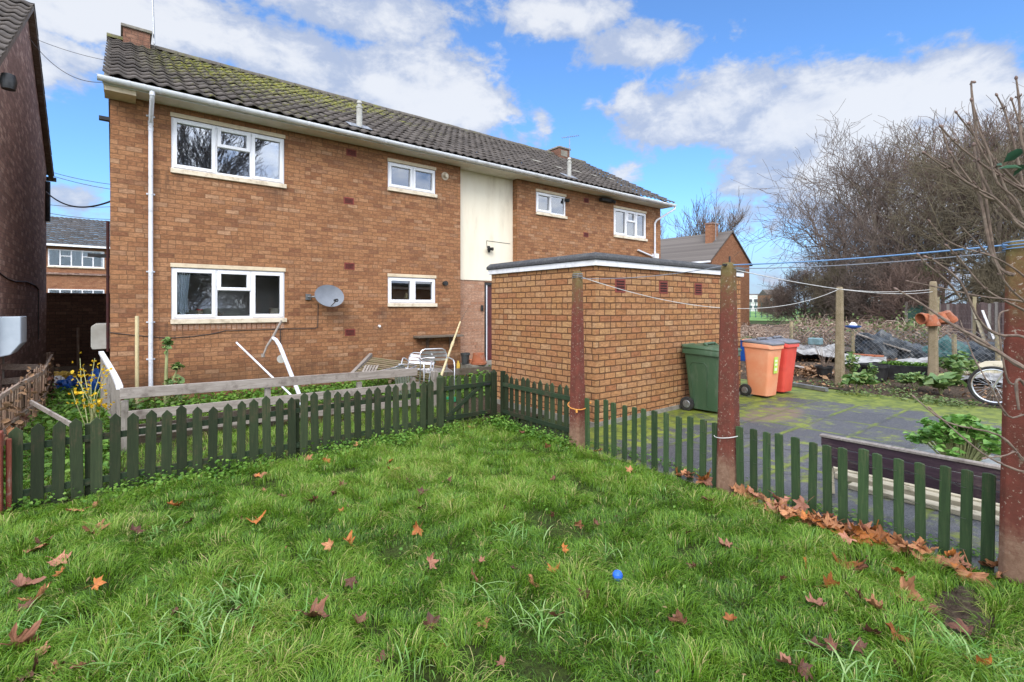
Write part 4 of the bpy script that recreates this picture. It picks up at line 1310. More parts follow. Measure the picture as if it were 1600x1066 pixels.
for z in (.54, .13):
    b = MB(); b.box(GX0, GX1 - .01, GY - .026, GY - .002, z - .03, z + .03); b.build('rail', M['picket_h'], gt, bevel=.002)
b = MB(); b.beam((GX0 + .10, GY - .014, .16), (GX1 - .20, GY - .014, .51), .022, .05, up=(0, 0, 1)); b.build('brace', M['picket_h'], gt)
b = MB(); b.box(GX1 - .14, GX1 - .02, GY - .035, GY - .027, .525, .55); b.build('hinge', M['black'], gt)
for x, yy, label in ((3.385, GY - .04, 'green gate post with a pointed top on the latch side of the gate'), (4.275, GY - .05, 'green gate post with a pointed top on the hinge side beside the shed')):
    b = MB(); b.box(x - .038, x + .038, yy - .02, yy + .04, -.1, .70); b.add([(x - .038, yy - .02, .70), (x + .038, yy - .02, .70), (x + .038, yy + .04, .70), (x - .038, yy + .04, .70), (x, yy + .01, .75)], [(0, 1, 4), (1, 2, 4), (2, 3, 4), (3, 0, 4)])
    tag(b.build('gate_post', M['picket'], None, at=(x, yy, 0)), label, 'post')
rfence = thing('picket_fence', (4.37, 5.0, 0), 'short return of green picket fence running from the gate towards the shed corner', 'fence')
fence_run(rfence, (4.37, 5.66, 0), (4.33, 4.22, 0), .125, .075, .69, (.53, .14), 'picket_hy', (1, 0, 0), first=.05)
for k in range(1):
    b = MB(); b.box(4.35, 4.40, 5.66, 5.72, -.1, .72); b.build('post', M['picket'], rfence)

# low roll fencing of flat topped slats wired together
def roll(root, y0, y1, n, x=4.26):
    for i in range(n):
        y = y0 + (y1 - y0) * i / (n - 1) + rnd.uniform(-.008, .008)
        b = MB(); h = .60 + rnd.uniform(-.015, .015); wv = .029 + rnd.uniform(-.003, .003)
        ln = rnd.uniform(-.012, .012)
        b.prism([(x, y - wv, -.04), (x, y + wv, -.04), (x, y + wv + ln, h - .006), (x, y + ln, h), (x, y - wv + ln, h - .008)], (.022, 0, 0))
        b.build('slat', M['roll'], root, bevel=.004, seg=2, at=(x, y, 0))
    for z in (.10, .30, .50):
        b = MB(); pts = []
        for k in range(int(abs(y1 - y0) / .03) + 1):
            y = y0 + (y1 - y0) * k * .03 / abs(y1 - y0); pts.append((x - .004 + (.028 if (k // 2) % 2 else 0), y, z + .012 * math.sin(k * .35)))
        b.tube(pts, .0016, 4); b.build('wire', M['wire_green'], root)


r1 = thing('slat_fence', (4.26, 3.2, 0), 'low flat topped slat fence between the first and second red posts', 'fence', 'roll fencing along the paving')
roll(r1, 3.93, 2.36, 13)
r2 = thing('slat_fence', (4.26, 1.3, 0), 'low flat topped slat fence in front of the purple planks by the nearest post', 'fence', 'roll fencing along the paving')
roll(r2, 2.13, .55, 15)


# ------------------------------------------------------------------ concrete clothes posts
def clothes_post(x, y, w0, w1, h, label, mat, loops=True, ch=.25):
    t = thing('clothes_post', (x, y, 0), label, 'post', 'concrete clothes posts')
    b = MB()
    def sec(w, z):
        c = w / 2 * ch * 1.2; a = w / 2
        return [(x - a + c, y - a, z), (x + a - c, y - a, z), (x + a, y - a + c, z), (x + a, y + a - c, z), (x + a - c, y + a, z), (x - a + c, y + a, z), (x - a, y + a - c, z), (x - a, y - a + c, z)]
    zs = [-.3, 0, .35, .9, 1.5, h - .05, h]
    ws = [w0 + (w1 - w0) * max(0, z) / h for z in zs]; ws[-1] *= .8
    vs = [p for z, w in zip(zs, ws) for p in sec(w, z)]
    n = 8; fs = [(i * n + j, i * n + (j + 1) % n, (i + 1) * n + (j + 1) % n, (i + 1) * n + j) for i in range(len(zs) - 1) for j in range(n)] + [tuple((len(zs) - 1) * n + j for j in range(n))]
    b.add(vs, fs); b.build('post', M[mat], t, bevel=.008, seg=2)
    if loops:
        b = MB(); b.box(x - w1 * .8, x + w1 * .8, y - .012, y + .012, h - .03, h - .012); b.tube([(x + .02, y, h - .02), (x + .02, y, h + .06)], .008, 6)
        b.build('line_hook', M['black'], t)
    return t


clothes_post(4.24, 4.07, .165, .10, 2.07, 'red flaking concrete post with orange rope at the corner of the fences', 'cpost', False)
clothes_post(4.31, 2.26, .175, .108, 2.05, 'red flaking concrete post standing in front of the green bin', 'cpost')
clothes_post(4.215, .395, .20, .135, 2.05, 'red flaking concrete post nearest the camera at the right edge', 'cpost', False)
p4 = onG(1312, 604); p5 = onG(1458, 601)
clothes_post(p4.x, p4.y, .165, .115, 2.07, 'bare grey concrete post standing just right of the red bin', 'cpost2', False)
clothes_post(p5.x, p5.y, .175, .12, 2.2, 'bare grey concrete post with terracotta pots tied round it', 'cpost2', False)

# cord tied round the first two posts
b = MB(); pts = []
for k in range(25):
    a = 2 * math.pi * k / 24; pts.append((4.24 + .112 * math.cos(a), 4.07 + .112 * math.sin(a), .49 + .03 * math.sin(a + .6)))
b.tube(pts, .006, 6); b.tube([(4.14, 3.99, .47), (4.135, 3.98, .43)], .012, 6); b.tube([(4.33, 3.97, .51), (4.34, 3.95, .53)], .014, 6)
tag(b.build('rope', M['rope_orange'], None, at=(4.24, 4.07, .5)), 'orange cord tied round the red post at the corner of the fences', 'rope')
b = MB(); pts = []
for k in range(25):
    a = 2 * math.pi * k / 24; pts.append((4.31 + .12 * math.cos(a), 2.26 + .12 * math.sin(a), .50 - .025 * math.sin(a - .6)))
b.tube(pts, .004, 6); tag(b.build('cord', M['line_white'], None, at=(4.31, 2.26, .5)), 'thin white cord tied round the red post in front of the green bin', 'cord')


def hang(name, a, c, sag, r, mat, label, cat='clothes line', group=None):
    a, c = Vector(a), Vector(c); b = MB(); n = 40
    b.tube([a.lerp(c, i / n) - Vector((0, 0, sag * 4 * (i / n) * (1 - i / n))) for i in range(n + 1)], r, 5)
    return tag(b.build(name, M[mat], None, at=a), label, cat, group)


T1, T2, T3, T4, T5 = Vector((4.24, 4.07, 2.02)), Vector((4.31, 2.26, 2.03)), Vector((4.215, .395, 2.02)), Vector((p4.x, p4.y, 2.03)), Vector((p5.x, p5.y, 1.98))
hang('clothes_line', T1, T4, .40, .0045, 'line_white', 'white clothes line sagging across the shed front towards the post right of the red bin')
hang('clothes_line', T1 - Vector((0, 0, .03)), T2, .045, .004, 'line_grey', 'grey clothes line joining the two left red posts')
hang('clothes_line', T2, T3 + Vector((0, 0, .01)), .02, .0055, 'line_blue', 'blue clothes line running from the middle red post to the nearest red post')
hang('clothes_line', T2 - Vector((0, 0, .03)), T3 - Vector((0, 0, .03)), .03, .004, 'line_grey', 'grey clothes line just under the blue line between the right two red posts')
hang('clothes_line', T2 - Vector((0, 0, .03)), T5, .12, .0045, 'line_white', 'pale clothes line from the middle red post out to the post with pots')
hang('clothes_line', T4, T5 + Vector((0, 0, .05)), .06, .005, 'line_white', 'pale clothes line between the two bare concrete posts')
# wraps round post heads
for P_, mt, lb in ((T1, 'line_grey', 'twist of grey wire round the top of the corner post'), (T3, 'line_blue', 'knot of blue line round the top of the nearest post')):
    b = MB(); pts = []
    for k in range(49):
        a = 2 * math.pi * k / 16; r_ = .062 if P_ is T1 else .088; pts.append((P_.x + r_ * math.cos(a), P_.y + r_ * math.sin(a), P_.z - .03 + .0012 * k))
    b.tube(pts, .0035, 5); tag(b.build('line_knot', M[mt], None, at=P_), lb, 'knot')
# overhead cables by the alley
hang('overhead_cable', onX(72, 300, NX + .05), onY(172, 315, HY + .3), .22, .016, 'cable', 'thick black cable sagging from the dark gable to the brown house', 'cable')
hang('overhead_cable', onX(46, 60, NX + .05), (HX0 - .05, 11.6, 5.75), .28, .006, 'cable', 'thin wire sagging highest across the alley from the dark gable', 'cable')
hang('overhead_cable', onX(46, 57, NX + .05), (HX0 - .05, 12.8, 6.6), .05, .005, 'cable', 'thin straight wire just above the sagging highest one', 'cable')
for k, (pa, pb) in enumerate((((60, 263), (190, 290)), ((60, 268), (190, 298)), ((60, 318), (190, 322)), ((60, 330), (190, 343)))):
    hang('overhead_cable', onY(pa[0], pa[1], 34), onY(pb[0], pb[1], 34), .12, .014, 'cable', ['upper of two close wires far beyond the alley', 'lower of two close wires far beyond the alley', 'nearly level wire far beyond the alley above the terrace roof', 'lowest wire skimming the terrace roof beyond the alley'][k], 'cable')


# ------------------------------------------------------------------ wheelie bins
def rrect(w, d, r, z, n=4, cx=0, cy=0):
    pts = []
    for (sx_, sy_, a0) in ((1, 1, 0), (-1, 1, 90), (-1, -1, 180), (1, -1, 270)):
        for k in range(n + 1):
            a = R(a0 + 90 * k / n); pts.append((cx + sx_ * (w / 2 - r) + r * math.cos(a), cy + sy_ * (d / 2 - r) + r * math.sin(a), z))
    return pts


def loft(b, rings, cap0=True, cap1=True, mi=0):
    n = len(rings[0]); vs = [p for r_ in rings for p in r_]
    fs = [(i * n + j, i * n + (j + 1) % n, (i + 1) * n + (j + 1) % n, (i + 1) * n + j) for i in range(len(rings) - 1) for j in range(n)]
    if cap0: fs.append(tuple(range(n - 1, -1, -1)))
    if cap1: fs.append(tuple((len(rings) - 1) * n + j for j in range(n)))
    b.add(vs, fs, mi)


def wheelie(x, y, rz, body, lid, label, W=.58, Dp=.70, H=1.05, panel=False, sticker=False):
    """front towards local -Y, wheels at the back"""
    t = thing('wheelie_bin', (0, 0, 0), label, 'bin', 'wheelie bins beside the shed')
    b = MB(); hb = H - .10
    def ring(z, w, d, r=.05): return rrect(w, d, r, z, 4, 0, 0)
    # body tapers downwards, front leans
    rings = []
    for z, kw, kd in ((.03, .76, .68), (.06, .78, .70), (hb * .55, .88, .84), (hb - .10, .96, .95), (hb - .06, .97, .965)):
        rings.append([(px_, py_ + (Dp / 2) * (1 - kd) * .15, pz_) for px_, py_, pz_ in ring(z, W * kw, Dp * kd)])
    top_ = rings[-1]
    rings.append([(a * 1.10, c_ * 1.09, hb - .058 - max(0, -c_ - Dp * .1) * .12) for a, c_, _ in top_])
    rings.append([(a * 1.11, c_ * 1.10, hb + .012 - max(0, -c_ - Dp * .1) * .10) for a, c_, _ in top_])
    rings.append([(a * 1.05, c_ * 1.04, hb + .018) for a, c_, _ in top_])
    loft(b, rings); bo = b.build('body', M[body], t, smooth=True)
    if panel:
        zt, zb = hb * .80, .10
        for sgn in (-1, 1):
            p = MB()
            def sx_(z): return sgn * (W / 2 * (.80 + .17 * (z - .03) / (hb - .08)) + .002)
            path = [(sx_(zb), .16, zb), (sx_(zt - .05), .22, zt - .05), (sx_(zt), .17, zt), (sx_(zt), -.01, zt), (sx_(zt - .05), -.055, zt - .05), (sx_(zb), -.05, zb)]
            p.tube(path, .006, 6); p.build('side_rib', M[body], bo)
    l = MB(); zt = hb + .012
    # domed lid with a drooping front lip
    rs = []
    for (kw, kd, z, ) in ((1.07, 1.07, zt + .002), (1.09, 1.09, zt + .022), (1.03, 1.03, zt + .045), (.80, .80, zt + .058)):
        rg_ = rrect(W * kw, Dp * kd, .06, z, 4, 0, -.01)
        rs.append([(a, c_, z_ - max(0, (-c_ - Dp * .1)) * .10 + .012 * (c_ > 0)) for a, c_, z_ in rg_])
    loft(l, rs); lo = l.build('lid', M[lid], t, smooth=True)
    h = MB(); h.tube([(-W * .36, Dp * .5, zt + .03), (-W * .33, Dp * .58, zt + .045), (W * .33, Dp * .58, zt + .045), (W * .36, Dp * .5, zt + .03)], .018, 8); h.build('handle', M[lid if lid != 'bin_lid' else body], t, smooth=True)
    g = MB(); g.tube([(-W * .3, -.02, zt + .05), (-W * .3, .03, zt + .085), (W * .3, .03, zt + .085), (W * .3, -.02, zt + .05)], .022, 8); g.build('lid_grip', M[lid], lo, smooth=True)
    for sgn in (-1, 1):
        wx = sgn * (W / 2 * .86 + .02); wy = Dp / 2 * .80
        wo = MB(); wo.tube([(wx - .026, wy, .10), (wx - .022, wy, .10), (wx + .022, wy, .10), (wx + .026, wy, .10)], [.098, .112, .112, .098], 24); w_ = wo.build('wheel', M['rubber'], t, smooth=True)
        ri = MB(); ri.tube([(wx + sgn * .0265, wy, .10), (wx + sgn * .030, wy, .10)], [.062, .056], 20)
        for k in range(6):
            a = R(60 * k); ri.beam((wx + sgn * .031, wy, .10), (wx + sgn * .031, wy + .055 * math.cos(a), .10 + .055 * math.sin(a)), .006, .012)
        ri.build('rim', M['grey_metal'], w_)
    ax_ = MB(); ax_.tube([(-W / 2, Dp / 2 * .8, .10), (W / 2, Dp / 2 * .8, .10)], .012, 8); ax_.build('axle', M['black'], t)
    if sticker:
        s = MB(); zf = hb * .62; yf = -(Dp / 2 * (.74 + .22 * (zf / hb))) - .004
        yb = -(Dp / 2 * (.74 + .22 * ((zf - .2) / hb))) + .012
        s.quad((-.055, yb - .018, zf - .16), (.075, yb - .018, zf - .16), (.075, yf - .006, zf + .14), (-.055, yf - .006, zf + .14)); s.build('sticker', M['sticker'], bo)
        s = MB()
        for (a0, a1, u, v) in ((-.03, .05, .05, .09), (-.03, .05, -.02, .02), (-.03, .05, -.11, -.06)):
            def yq(z): return yb - .021 + (yf - .006 - yb + .018) * ((z - zf + .16) / .30)
            s.quad((a0, yq(zf + u), zf + u), (a1, yq(zf + u), zf + u), (a1, yq(zf + v), zf + v), (a0, yq(zf + v), zf + v))
        s.build('sticker_print', M['sticker_pale'], bo)
    t.location = (x, y, 0); t.rotation_euler = (0, 0, R(rz))
    return t


wheelie(7.42, 4.18, 4, 'bin_green', 'bin_green', 'dark green wheelie bin with a matching green lid against the shed wall', W=.56, Dp=.68, H=1.07, panel=True)
wheelie(9.36, 4.25, -5, 'bin_orange', 'bin_lid', 'faded orange wheelie bin with a grey lid and lime sticker', W=.44, Dp=.54, H=1.07, sticker=True)
wheelie(10.06, 4.27, -4, 'bin_red', 'bin_lid', 'bright red wheelie bin with a grey lid behind the orange one', W=.46, Dp=.56, H=1.07)

# ------------------------------------------------------------------ leaves in bulk (numpy)
def leaf_cloud(C, size, up=.4, fold=.25, aspect=.55, seed=1, tilt=None):
    """C (N,3) centres -> folded oval leaves; returns verts, faces(quads), tint"""
    g = np.random.default_rng(seed); N = len(C)
    sz = size * g.uniform(.6, 1.3, N)
    n = g.normal(0, 1, (N, 3)); n[:, 2] = np.abs(n[:, 2]) + up * 2; n /= np.linalg.norm(n, axis=1)[:, None]
    a = g.normal(0, 1, (N, 3)); a -= n * (a * n).sum(1)[:, None]; a /= np.linalg.norm(a, axis=1)[:, None]
    b = np.cross(n, a)
    L = sz[:, None]; Wd = (sz * aspect)[:, None] * .5; f = fold
    p0 = C - a * L * .5
    p1 = C - a * L * .12 + b * Wd + n * Wd * f
    p2 = C + a * L * .25 + b * Wd * .8 + n * Wd * f
    p3 = C + a * L * .5 - n * L * .1
    p4 = C + a * L * .25 - b * Wd * .8 + n * Wd * f
    p5 = C - a * L * .12 - b * Wd + n * Wd * f
    V = np.stack([p0, p1, p2, p3, p4, p5], 1).reshape(-1, 3)
    i = np.arange(N)[:, None] * 6
    Fq = np.concatenate([i + np.array([[0, 1, 2, 3]]), i + np.array([[0, 3, 4, 5]])], 0)
    t = np.repeat(g.uniform(0, 1, N), 6)
    return V, Fq, t


def leaf_obj(name, C, size, mat, parent=None, up=.4, aspect=.55, seed=1):
    V, Fq, t = leaf_cloud(np.asarray(C, float), size, up, .25, aspect, seed)
    return fast_mesh(name, V, Fq, M[mat], parent, t)


def clump_pts(n, c, r, seed=0, floor=0.0):
    g = np.random.default_rng(seed)
    d = g.normal(0, 1, (n, 3)); d /= np.linalg.norm(d, axis=1)[:, None]
    d *= (g.uniform(0, 1, n) ** .45)[:, None]
    P = np.array(c) + d * np.array(r)
    P[:, 2] = np.maximum(P[:, 2], floor + .01)
    return P


def plant(name, loc, label, cat, r, h, n, size, mat, seed, group=None, up=.5, aspect=.6, stems=7, stem_mat='stem_green', lobes=3):
    t = thing(name, loc, label, cat, group); g = random.Random(seed)
    b = MB(); P = []
    L = Vector(loc)
    for k in range(stems):
        a = g.uniform(0, 6.28); q = r * g.uniform(.2, .8); tip = L + Vector((q * math.cos(a), q * math.sin(a), h * g.uniform(.5, .95)))
        b.tube([L + Vector((0, 0, -.03)), L.lerp(tip, .5) + Vector((0, 0, h * .12)), tip], [.008, .006, .003], 5)
        P.append(clump_pts(n // stems, tip, (r * .45, r * .45, h * .28), seed * 31 + k, L.z))
    b.build('stem', M[stem_mat], t)
    leaf_obj('leaves', np.concatenate(P), size, mat, t, up, aspect, seed)
    return t


# ------------------------------------------------------------------ yard between the green fence and the house
RYF = 7.2
rfn = thing('rail_fence', (1.6, RYF, 0), 'weathered grey post and rail fence behind the long picket fence', 'fence')
for (pa, pb, h) in (((187, 615.5), (652, 581), .125), ((200, 650), (655, 602), .11), ((204, 676), (655, 628), .10)):
    a, c = onY(*pa, RYF), onY(*pb, RYF); b = MB()
    n = 16; vs = [a.lerp(c, i / n) + Vector((0, 0, .008 * math.sin(i * .8))) for i in range(n + 1)]
    for p, q in zip(vs[:-1], vs[1:]): b.beam(p, q + (q - p) * .002, .028, h)
    b2 = MB(); b2.beam(a, c, .028, h); b2.build('rail', M['grey_rail'], rfn, bevel=.004)
for px, top in ((195, 626), (418, 606), (561, 597), (645, 590)):
    p = onY(px, top, RYF + .055); b = MB(); b.box(p.x - .035, p.x + .035, RYF + .02, RYF + .085, -.2, p.z); b.build('post', M['grey_post'], rfn, bevel=.004)
p = onY(679, 580, RYF - .05); b = MB(); b.box(p.x - .045, p.x + .045, RYF - .1, RYF + .0, -.2, p.z); b.build('post', M['grey_post'], rfn, bevel=.005)

for k in range(4):
    b = MB(); x0_, x1_ = .12 + k * .82, .92 + k * .82; b.box(x0_, x1_ + .0, RYF + .16 + .02 * (k % 2), RYF + .20 + .02 * (k % 2), -.05, .25 + .03 * math.sin(k * 2)); b.build('retaining_board', M['brown_board' if k == 2 else 'shelf'], rfn, bevel=.004)

# bowed white capped panel running back to the house corner
bp = thing('bowed_panel', onY(180, 620, 8.6), 'curved timber panel with a white capped top edge at the left corner of the house', 'fence panel')
bp.location.z = 0
tops = [onY(158, 551, 10.3), onY(163, 559, 9.9), onY(170, 571, 9.3), onY(178, 585, 8.6), onY(184, 597, 7.95), onY(187, 606, 7.32)]
b = MB(); b2 = MB()
for p, q in zip(tops[:-1], tops[1:]): b.beam(p, q, .065, .045)
b.build('cap', M['upvc2'], bp, bevel=.004)
for k in range(22):
    u = k / 21 * (len(tops) - 1); i = min(int(u), len(tops) - 2); p = tops[i].lerp(tops[i + 1], u - i)
    b2.box(p.x - .008, p.x + .008, p.y - .045, p.y + .045, .05, p.z - .022)
b2.build('boards', M['grey_post'], bp)

# collapsed old board fence by the dark gable
of = thing('board_fence', (-1.0, 9.0, 0), 'rickety flaking brown board fence beside the dark gable', 'fence')
y = 5.9; k = 0
while y < 13.2:
    h = .70 + .05 * math.sin(y * 2) + rnd.uniform(-.05, .04); x = -1.0 + .05 * math.sin(y * 1.3); ln = rnd.uniform(-.05, .05)
    b = MB(); b.prism([(x, y - .04, -.03), (x, y + .04, -.03), (x + ln * .5, y + .04 + ln, h), (x + ln * .5, y - .04 + ln, h - rnd.uniform(0, .03))], (.014, 0, 0))
    b.build('board', M['brown_board'], of, at=(x, y, 0)); y += rnd.uniform(.085, .125); k += 1
for z in (.66, .25):
    b = MB(); pts = [Vector((-1.0 + .05 * math.sin(y_ * 1.3) + .03, y_, z + .04 * math.sin(y_ * 1.1))) for y_ in (5.9, 7.4, 9, 10.6, 12, 13.2)]
    for p, q in zip(pts[:-1], pts[1:]): b.beam(p, q, .03, .05)
    b.build('rail', M['brown_rail'], of)
g_ = np.random.default_rng(77); N_ = 260; Y_ = g_.uniform(5.9, 12.5, N_)
leaf_obj('dead_creeper', np.stack([-.97 + g_.normal(0, .05, N_), Y_, g_.uniform(.02, .74, N_)], 1), .07, 'litter', of, .1, .6, 78)['kind'] = 'stuff'
p = onY(78, 551, 13.3); b = MB(); b.box(p.x - .055, p.x + .055, 13.25, 13.36, -.2, p.z); b.build('post', M['brown_board'], of)
rf2 = thing('rail_fence', onY(30, 600, 12.0) * 1.0, 'two weathered brown rails at the left edge in front of the dark gable', 'fence'); rf2.location.z = 0
for pa, pb in (((-20, 573), (66, 574)), ((-20, 598), (60, 592))):
    b = MB(); b.beam(onY(*pa, 11.6), onY(*pb, 11.6), .04, .10); b.build('rail', M['brown_rail'], rf2)
p = onY(1, 553, 11.65); b = MB(); b.box(p.x - .04, p.x + .04, 11.63, 11.7, -.2, p.z); b.build('post', M['grey_post'], rf2)
b = MB(); b.box(-.815, -.715, 5.50, 5.60, -.2, .67); b.box(-.70, -.668, 5.56, 5.60, -.2, .60)
tag(b.build('stub_post', M['red_post'], None, bevel=.006, at=(-.76, 5.55, 0)), 'flaking red timber stub post at the left end of the green picket fence', 'post')
b = MB(); a, c = onY(48, 628, 8.0), onY(112, 664, 6.4); b.beam(a, c, .02, .045); tag(b.build('plank', M['grey_rail'], None, at=(a + c) / 2), 'thin grey plank leaning down from the brown board fence', 'plank')
b = MB(); a = onY(122, 512, 17.6); b.tube([(a.x, a.y, 0), a], .03, 6); tag(b.build('stake', M['brown_board'], None, at=(a.x, a.y, 0)), 'dark stake leaning against the wall at the alley end', 'stake')


def crumple(name, c, r, mat, label, cat, seed, squash=1.0, group=None, n=3):
    """crumpled sheet or bag: a noisy flattened ball"""
    from mathutils import noise as mn
    bm = bmesh.new(); bmesh.ops.create_icosphere(bm, subdivisions=n + 1, radius=1.0)
    for v in bm.verts:
        d = v.co.normalized(); q = 1 + .35 * mn.fractal(d * 1.8 + Vector((seed, 0, 0)), 1.0, 2.0, 4) + .12 * abs(mn.noise(d * 6 + Vector((0, seed, 0))))
        v.co = Vector((d.x * r[0] * q, d.y * r[1] * q, max(-.02, d.z * r[2] * q * squash)))
    me = bpy.data.meshes.new(name); bm.to_mesh(me); bm.free(); me.materials.append(M[mat])
    o = bpy.data.objects.new(name, me); COL.objects.link(o); o.location = c
    return tag(o, label, cat, group)


p = onG(128, 575, .05); crumple('plastic_bag', (p.x, 13.2, .03), (.22, .3, .2), 'tarp_blue', 'crumpled blue plastic bag lying at the back of the alley', 'bag', 1)
p = onY(152, 560, 12.4); crumple('plastic_bag', (p.x, 12.4, .05), (.16, .2, .36), 'tarp_blue', 'blue plastic sack standing behind the curved white capped panel', 'bag', 4)
p = onY(97, 566, 14.6); crumple('plastic_bag', (p.x, 14.6, .0), (.22, .25, .24), 'yellow', 'orange carrier bag among rubbish in the alley', 'bag', 2)
p = onY(84, 575, 14.2); crumple('plastic_bag', (p.x, 14.2, .0), (.2, .2, .16), 'white', 'white carrier bag beside the orange bag in the alley', 'bag', 3)

# forsythia and other plants near the corner
fs = thing('yellow_shrub', (onY(150, 640, 8.2).x, 8.2, 0), 'straggly shrub with bright yellow flowers and thin stems in the alley mouth', 'shrub')
b = MB(); P = []
for k, (px, py, yy) in enumerate(((118, 588, 8.4), (130, 575, 8.6), (148, 560, 8.9), (160, 572, 8.6), (171, 580, 8.2), (140, 605, 8.0), (165, 615, 8.0), (112, 610, 8.2), (152, 628, 7.8), (172, 630, 7.9), (125, 560, 9.0), (128, 630, 7.8))):
    tip = onY(px, py, yy); r0 = Vector((fs.location.x + rnd.uniform(-.1, .1), 8.2 + rnd.uniform(-.1, .1), 0)); mid_ = r0.lerp(tip, .55) + Vector((rnd.uniform(-.05, .05), 0, .12))
    b.tube([r0, mid_, tip], [.008, .005, .003], 5)
    for q in range(9):
        u = .55 + .45 * q / 8; pp = mid_.lerp(tip, (u - .5) * 2) if u > .5 else mid_
        P.append(pp + Vector((rnd.gauss(0, .035), rnd.gauss(0, .035), rnd.gauss(0, .03))))
b.build('stem', M['stem_green'], fs); leaf_obj('flowers', [tuple(p) for p in P * 2], .045, 'forsythia', fs, .2, .7, 5)['kind'] = 'stuff'
kx = onY(258, 590, 9.6)
ks = thing('leggy_brassica', (kx.x, 9.6, 0), 'tall leggy brassica with a pale bare stem and a leafy top by the downpipe', 'plant')
b = MB(); tipk = onY(261, 538, 9.6); b.tube([(kx.x, 9.6, 0), (kx.x + .01, 9.6, .45), tipk], [.028, .025, .018], 8); b.tube([(kx.x + .02, 9.6, .1), onY(272, 590, 9.55), onY(277, 577, 9.5)], [.02, .016, .01], 6); b.build('stem', M['stem_green'], ks, smooth=True)
leaf_obj('leaves', np.concatenate([clump_pts(22, tipk, (.06, .06, .14), 3), clump_pts(14, tipk + Vector((.02, 0, .05)), (.03, .03, .08), 13), clump_pts(90, (kx.x + .0, 9.6, .2), (.26, .2, .22), 4), clump_pts(60, (kx.x + .12, 9.6, .42), (.16, .15, .12), 44), clump_pts(30, onY(277, 573, 9.5), (.08, .08, .07), 6), clump_pts(60, (kx.x - .4, 9.55, .15), (.18, .2, .15), 7)]), .10, 'cabbage', ks, .5, .6, 9)
b = MB(); a = onY(214, 494, 9.75); b.tube([(a.x, 9.75, 0), a], .026, 12); tag(b.build('pole', M['pipe_cream'], None, smooth=True, at=(a.x, 9.75, 0)), 'upright cream plastic pole standing left of the white downpipe', 'pole')
b = MB(); a, c = onY(369.5, 535.5, 9.5), onY(478, 640, 7.9); b.tube([a, c], .016, 10); tag(b.build('pole', M['pipe_white'], None, smooth=True, at=c), 'thin white pole slanting down behind the grey rail fence', 'pole')
bk = thing('broken_parasol_pole', onY(469, 618, 8.6), 'broken white pole with a forked grey bracket on top leaning below the lower left window', 'pole')
b = MB(); b.tube([onY(480, 648, 8.4), onY(437, 540, 9.3), onY(431, 531, 9.35), onY(426, 528, 9.4)], [.034, .034, .032, .028], 12); b.build('pole', M['pipe_white'], bk, smooth=True)
b = MB(); b.tube([onY(440, 501, 9.4), onY(425, 529, 9.4), onY(417, 541, 9.4), onY(411, 556.5, 9.4)], [.018, .022, .018, .014], 8); b.tube([onY(411, 553, 9.42), onY(411, 558, 9.42)], .03, 8); b.build('fork', M['grey_rail'], bk, smooth=True)
b = MB(); c = onY(439.5, 561, 9.2); b.tube([c + Vector((-.006, -.01, 0)), c + Vector((.006, .01, 0))], [.07, .07], 20); b.build('disc', M['grey_box'], bk)

# broken slatted table top and aluminium chairs
tb = thing('slatted_bench', onY(610, 600, 9.2), 'collapsed mossy wooden slatted bench lying tilted in the yard', 'bench')
c00, c01, c11, c10 = onY(552, 583, 8.7), onY(581, 558, 9.9), onY(695, 573, 9.9), onY(660, 602, 8.7)
for k in range(9):
    u = (k + .5) / 9; a, c = c00.lerp(c01, u), c10.lerp(c11, u); b = MB(); dd = Vector((0, 0, rnd.uniform(-.015, .015)))
    b.beam(a + dd, c + dd * -1, .075, .022, up=(c01 - c00).cross(c10 - c00)); b.build('slat', M['slat'], tb)
b = MB(); b.beam(c00 + Vector((-.02, 0, -.02)), c01 + Vector((-.02, 0, .05)), .06, .07); b.build('end_frame', M['grey_rail'], tb)
for u in (.15, .5, .85):
    a, c = c00.lerp(c10, u) - Vector((0, 0, .05)), c01.lerp(c11, u) - Vector((0, 0, .05)); b = MB(); b.beam(a, c, .05, .05); b.build('bearer', M['slat'], tb)
for k in range(5):
    a = onY(564 + k * 4.6, 587, 8.55); c = onY(572 + k * 4.6, 571, 9.0); b = MB(); b.beam(a, c, .035, .012); b.build('spindle', M['grey_rail'], tb)


def chair(loc, rz, tx, ty, label):
    t = thing('garden_chair', (0, 0, 0), label, 'chair', 'aluminium garden chairs')
    w_, r_ = .26, .0135
    b = MB()
    # back loop and rear legs in one bent tube
    b.tube([(-w_, .30, 0), (-w_, .22, .42), (-w_, .27, .70), (-w_ + .03, .28, .77), (-w_ + .09, .285, .80), (w_ - .09, .285, .80), (w_ - .03, .28, .77), (w_, .27, .70), (w_, .22, .42), (w_, .30, 0)], r_, 8)
    b.build('back_frame', M['alu'], t, smooth=True)
    for s_ in (-1, 1):
        b = MB(); x = s_ * (w_ + .028)
        b.tube([(x, -.24, 0), (x, -.22, .55), (x, -.18, .62), (x, -.10, .645), (x, .18, .64), (x, .25, .62)], r_, 8); b.build('arm', M['alu'], t, smooth=True)
    b = MB(); b.beam((-w_, -.2, .43), (-w_, .22, .42), .02, .02); b.beam((w_, -.2, .43), (w_, .22, .42), .02, .02); b.build('seat_frame', M['alu'], t)
    for k in range(7):
        y_ = -.2 + .062 * k; b = MB(); b.box(-w_, w_, y_ - .018, y_ + .018, .433, .445); b.build('seat_slat', M['alu'], t)
    for z in (.60, .67, .735):
        b = MB(); b.box(-w_ + .01, w_ - .01, .245 + (z - .6) * .18, .257 + (z - .6) * .18, z - .024, z + .024); b.build('back_slat', M['alu'], t)
    t.location = loc; t.rotation_euler = (R(tx), R(ty), R(rz))
    return t


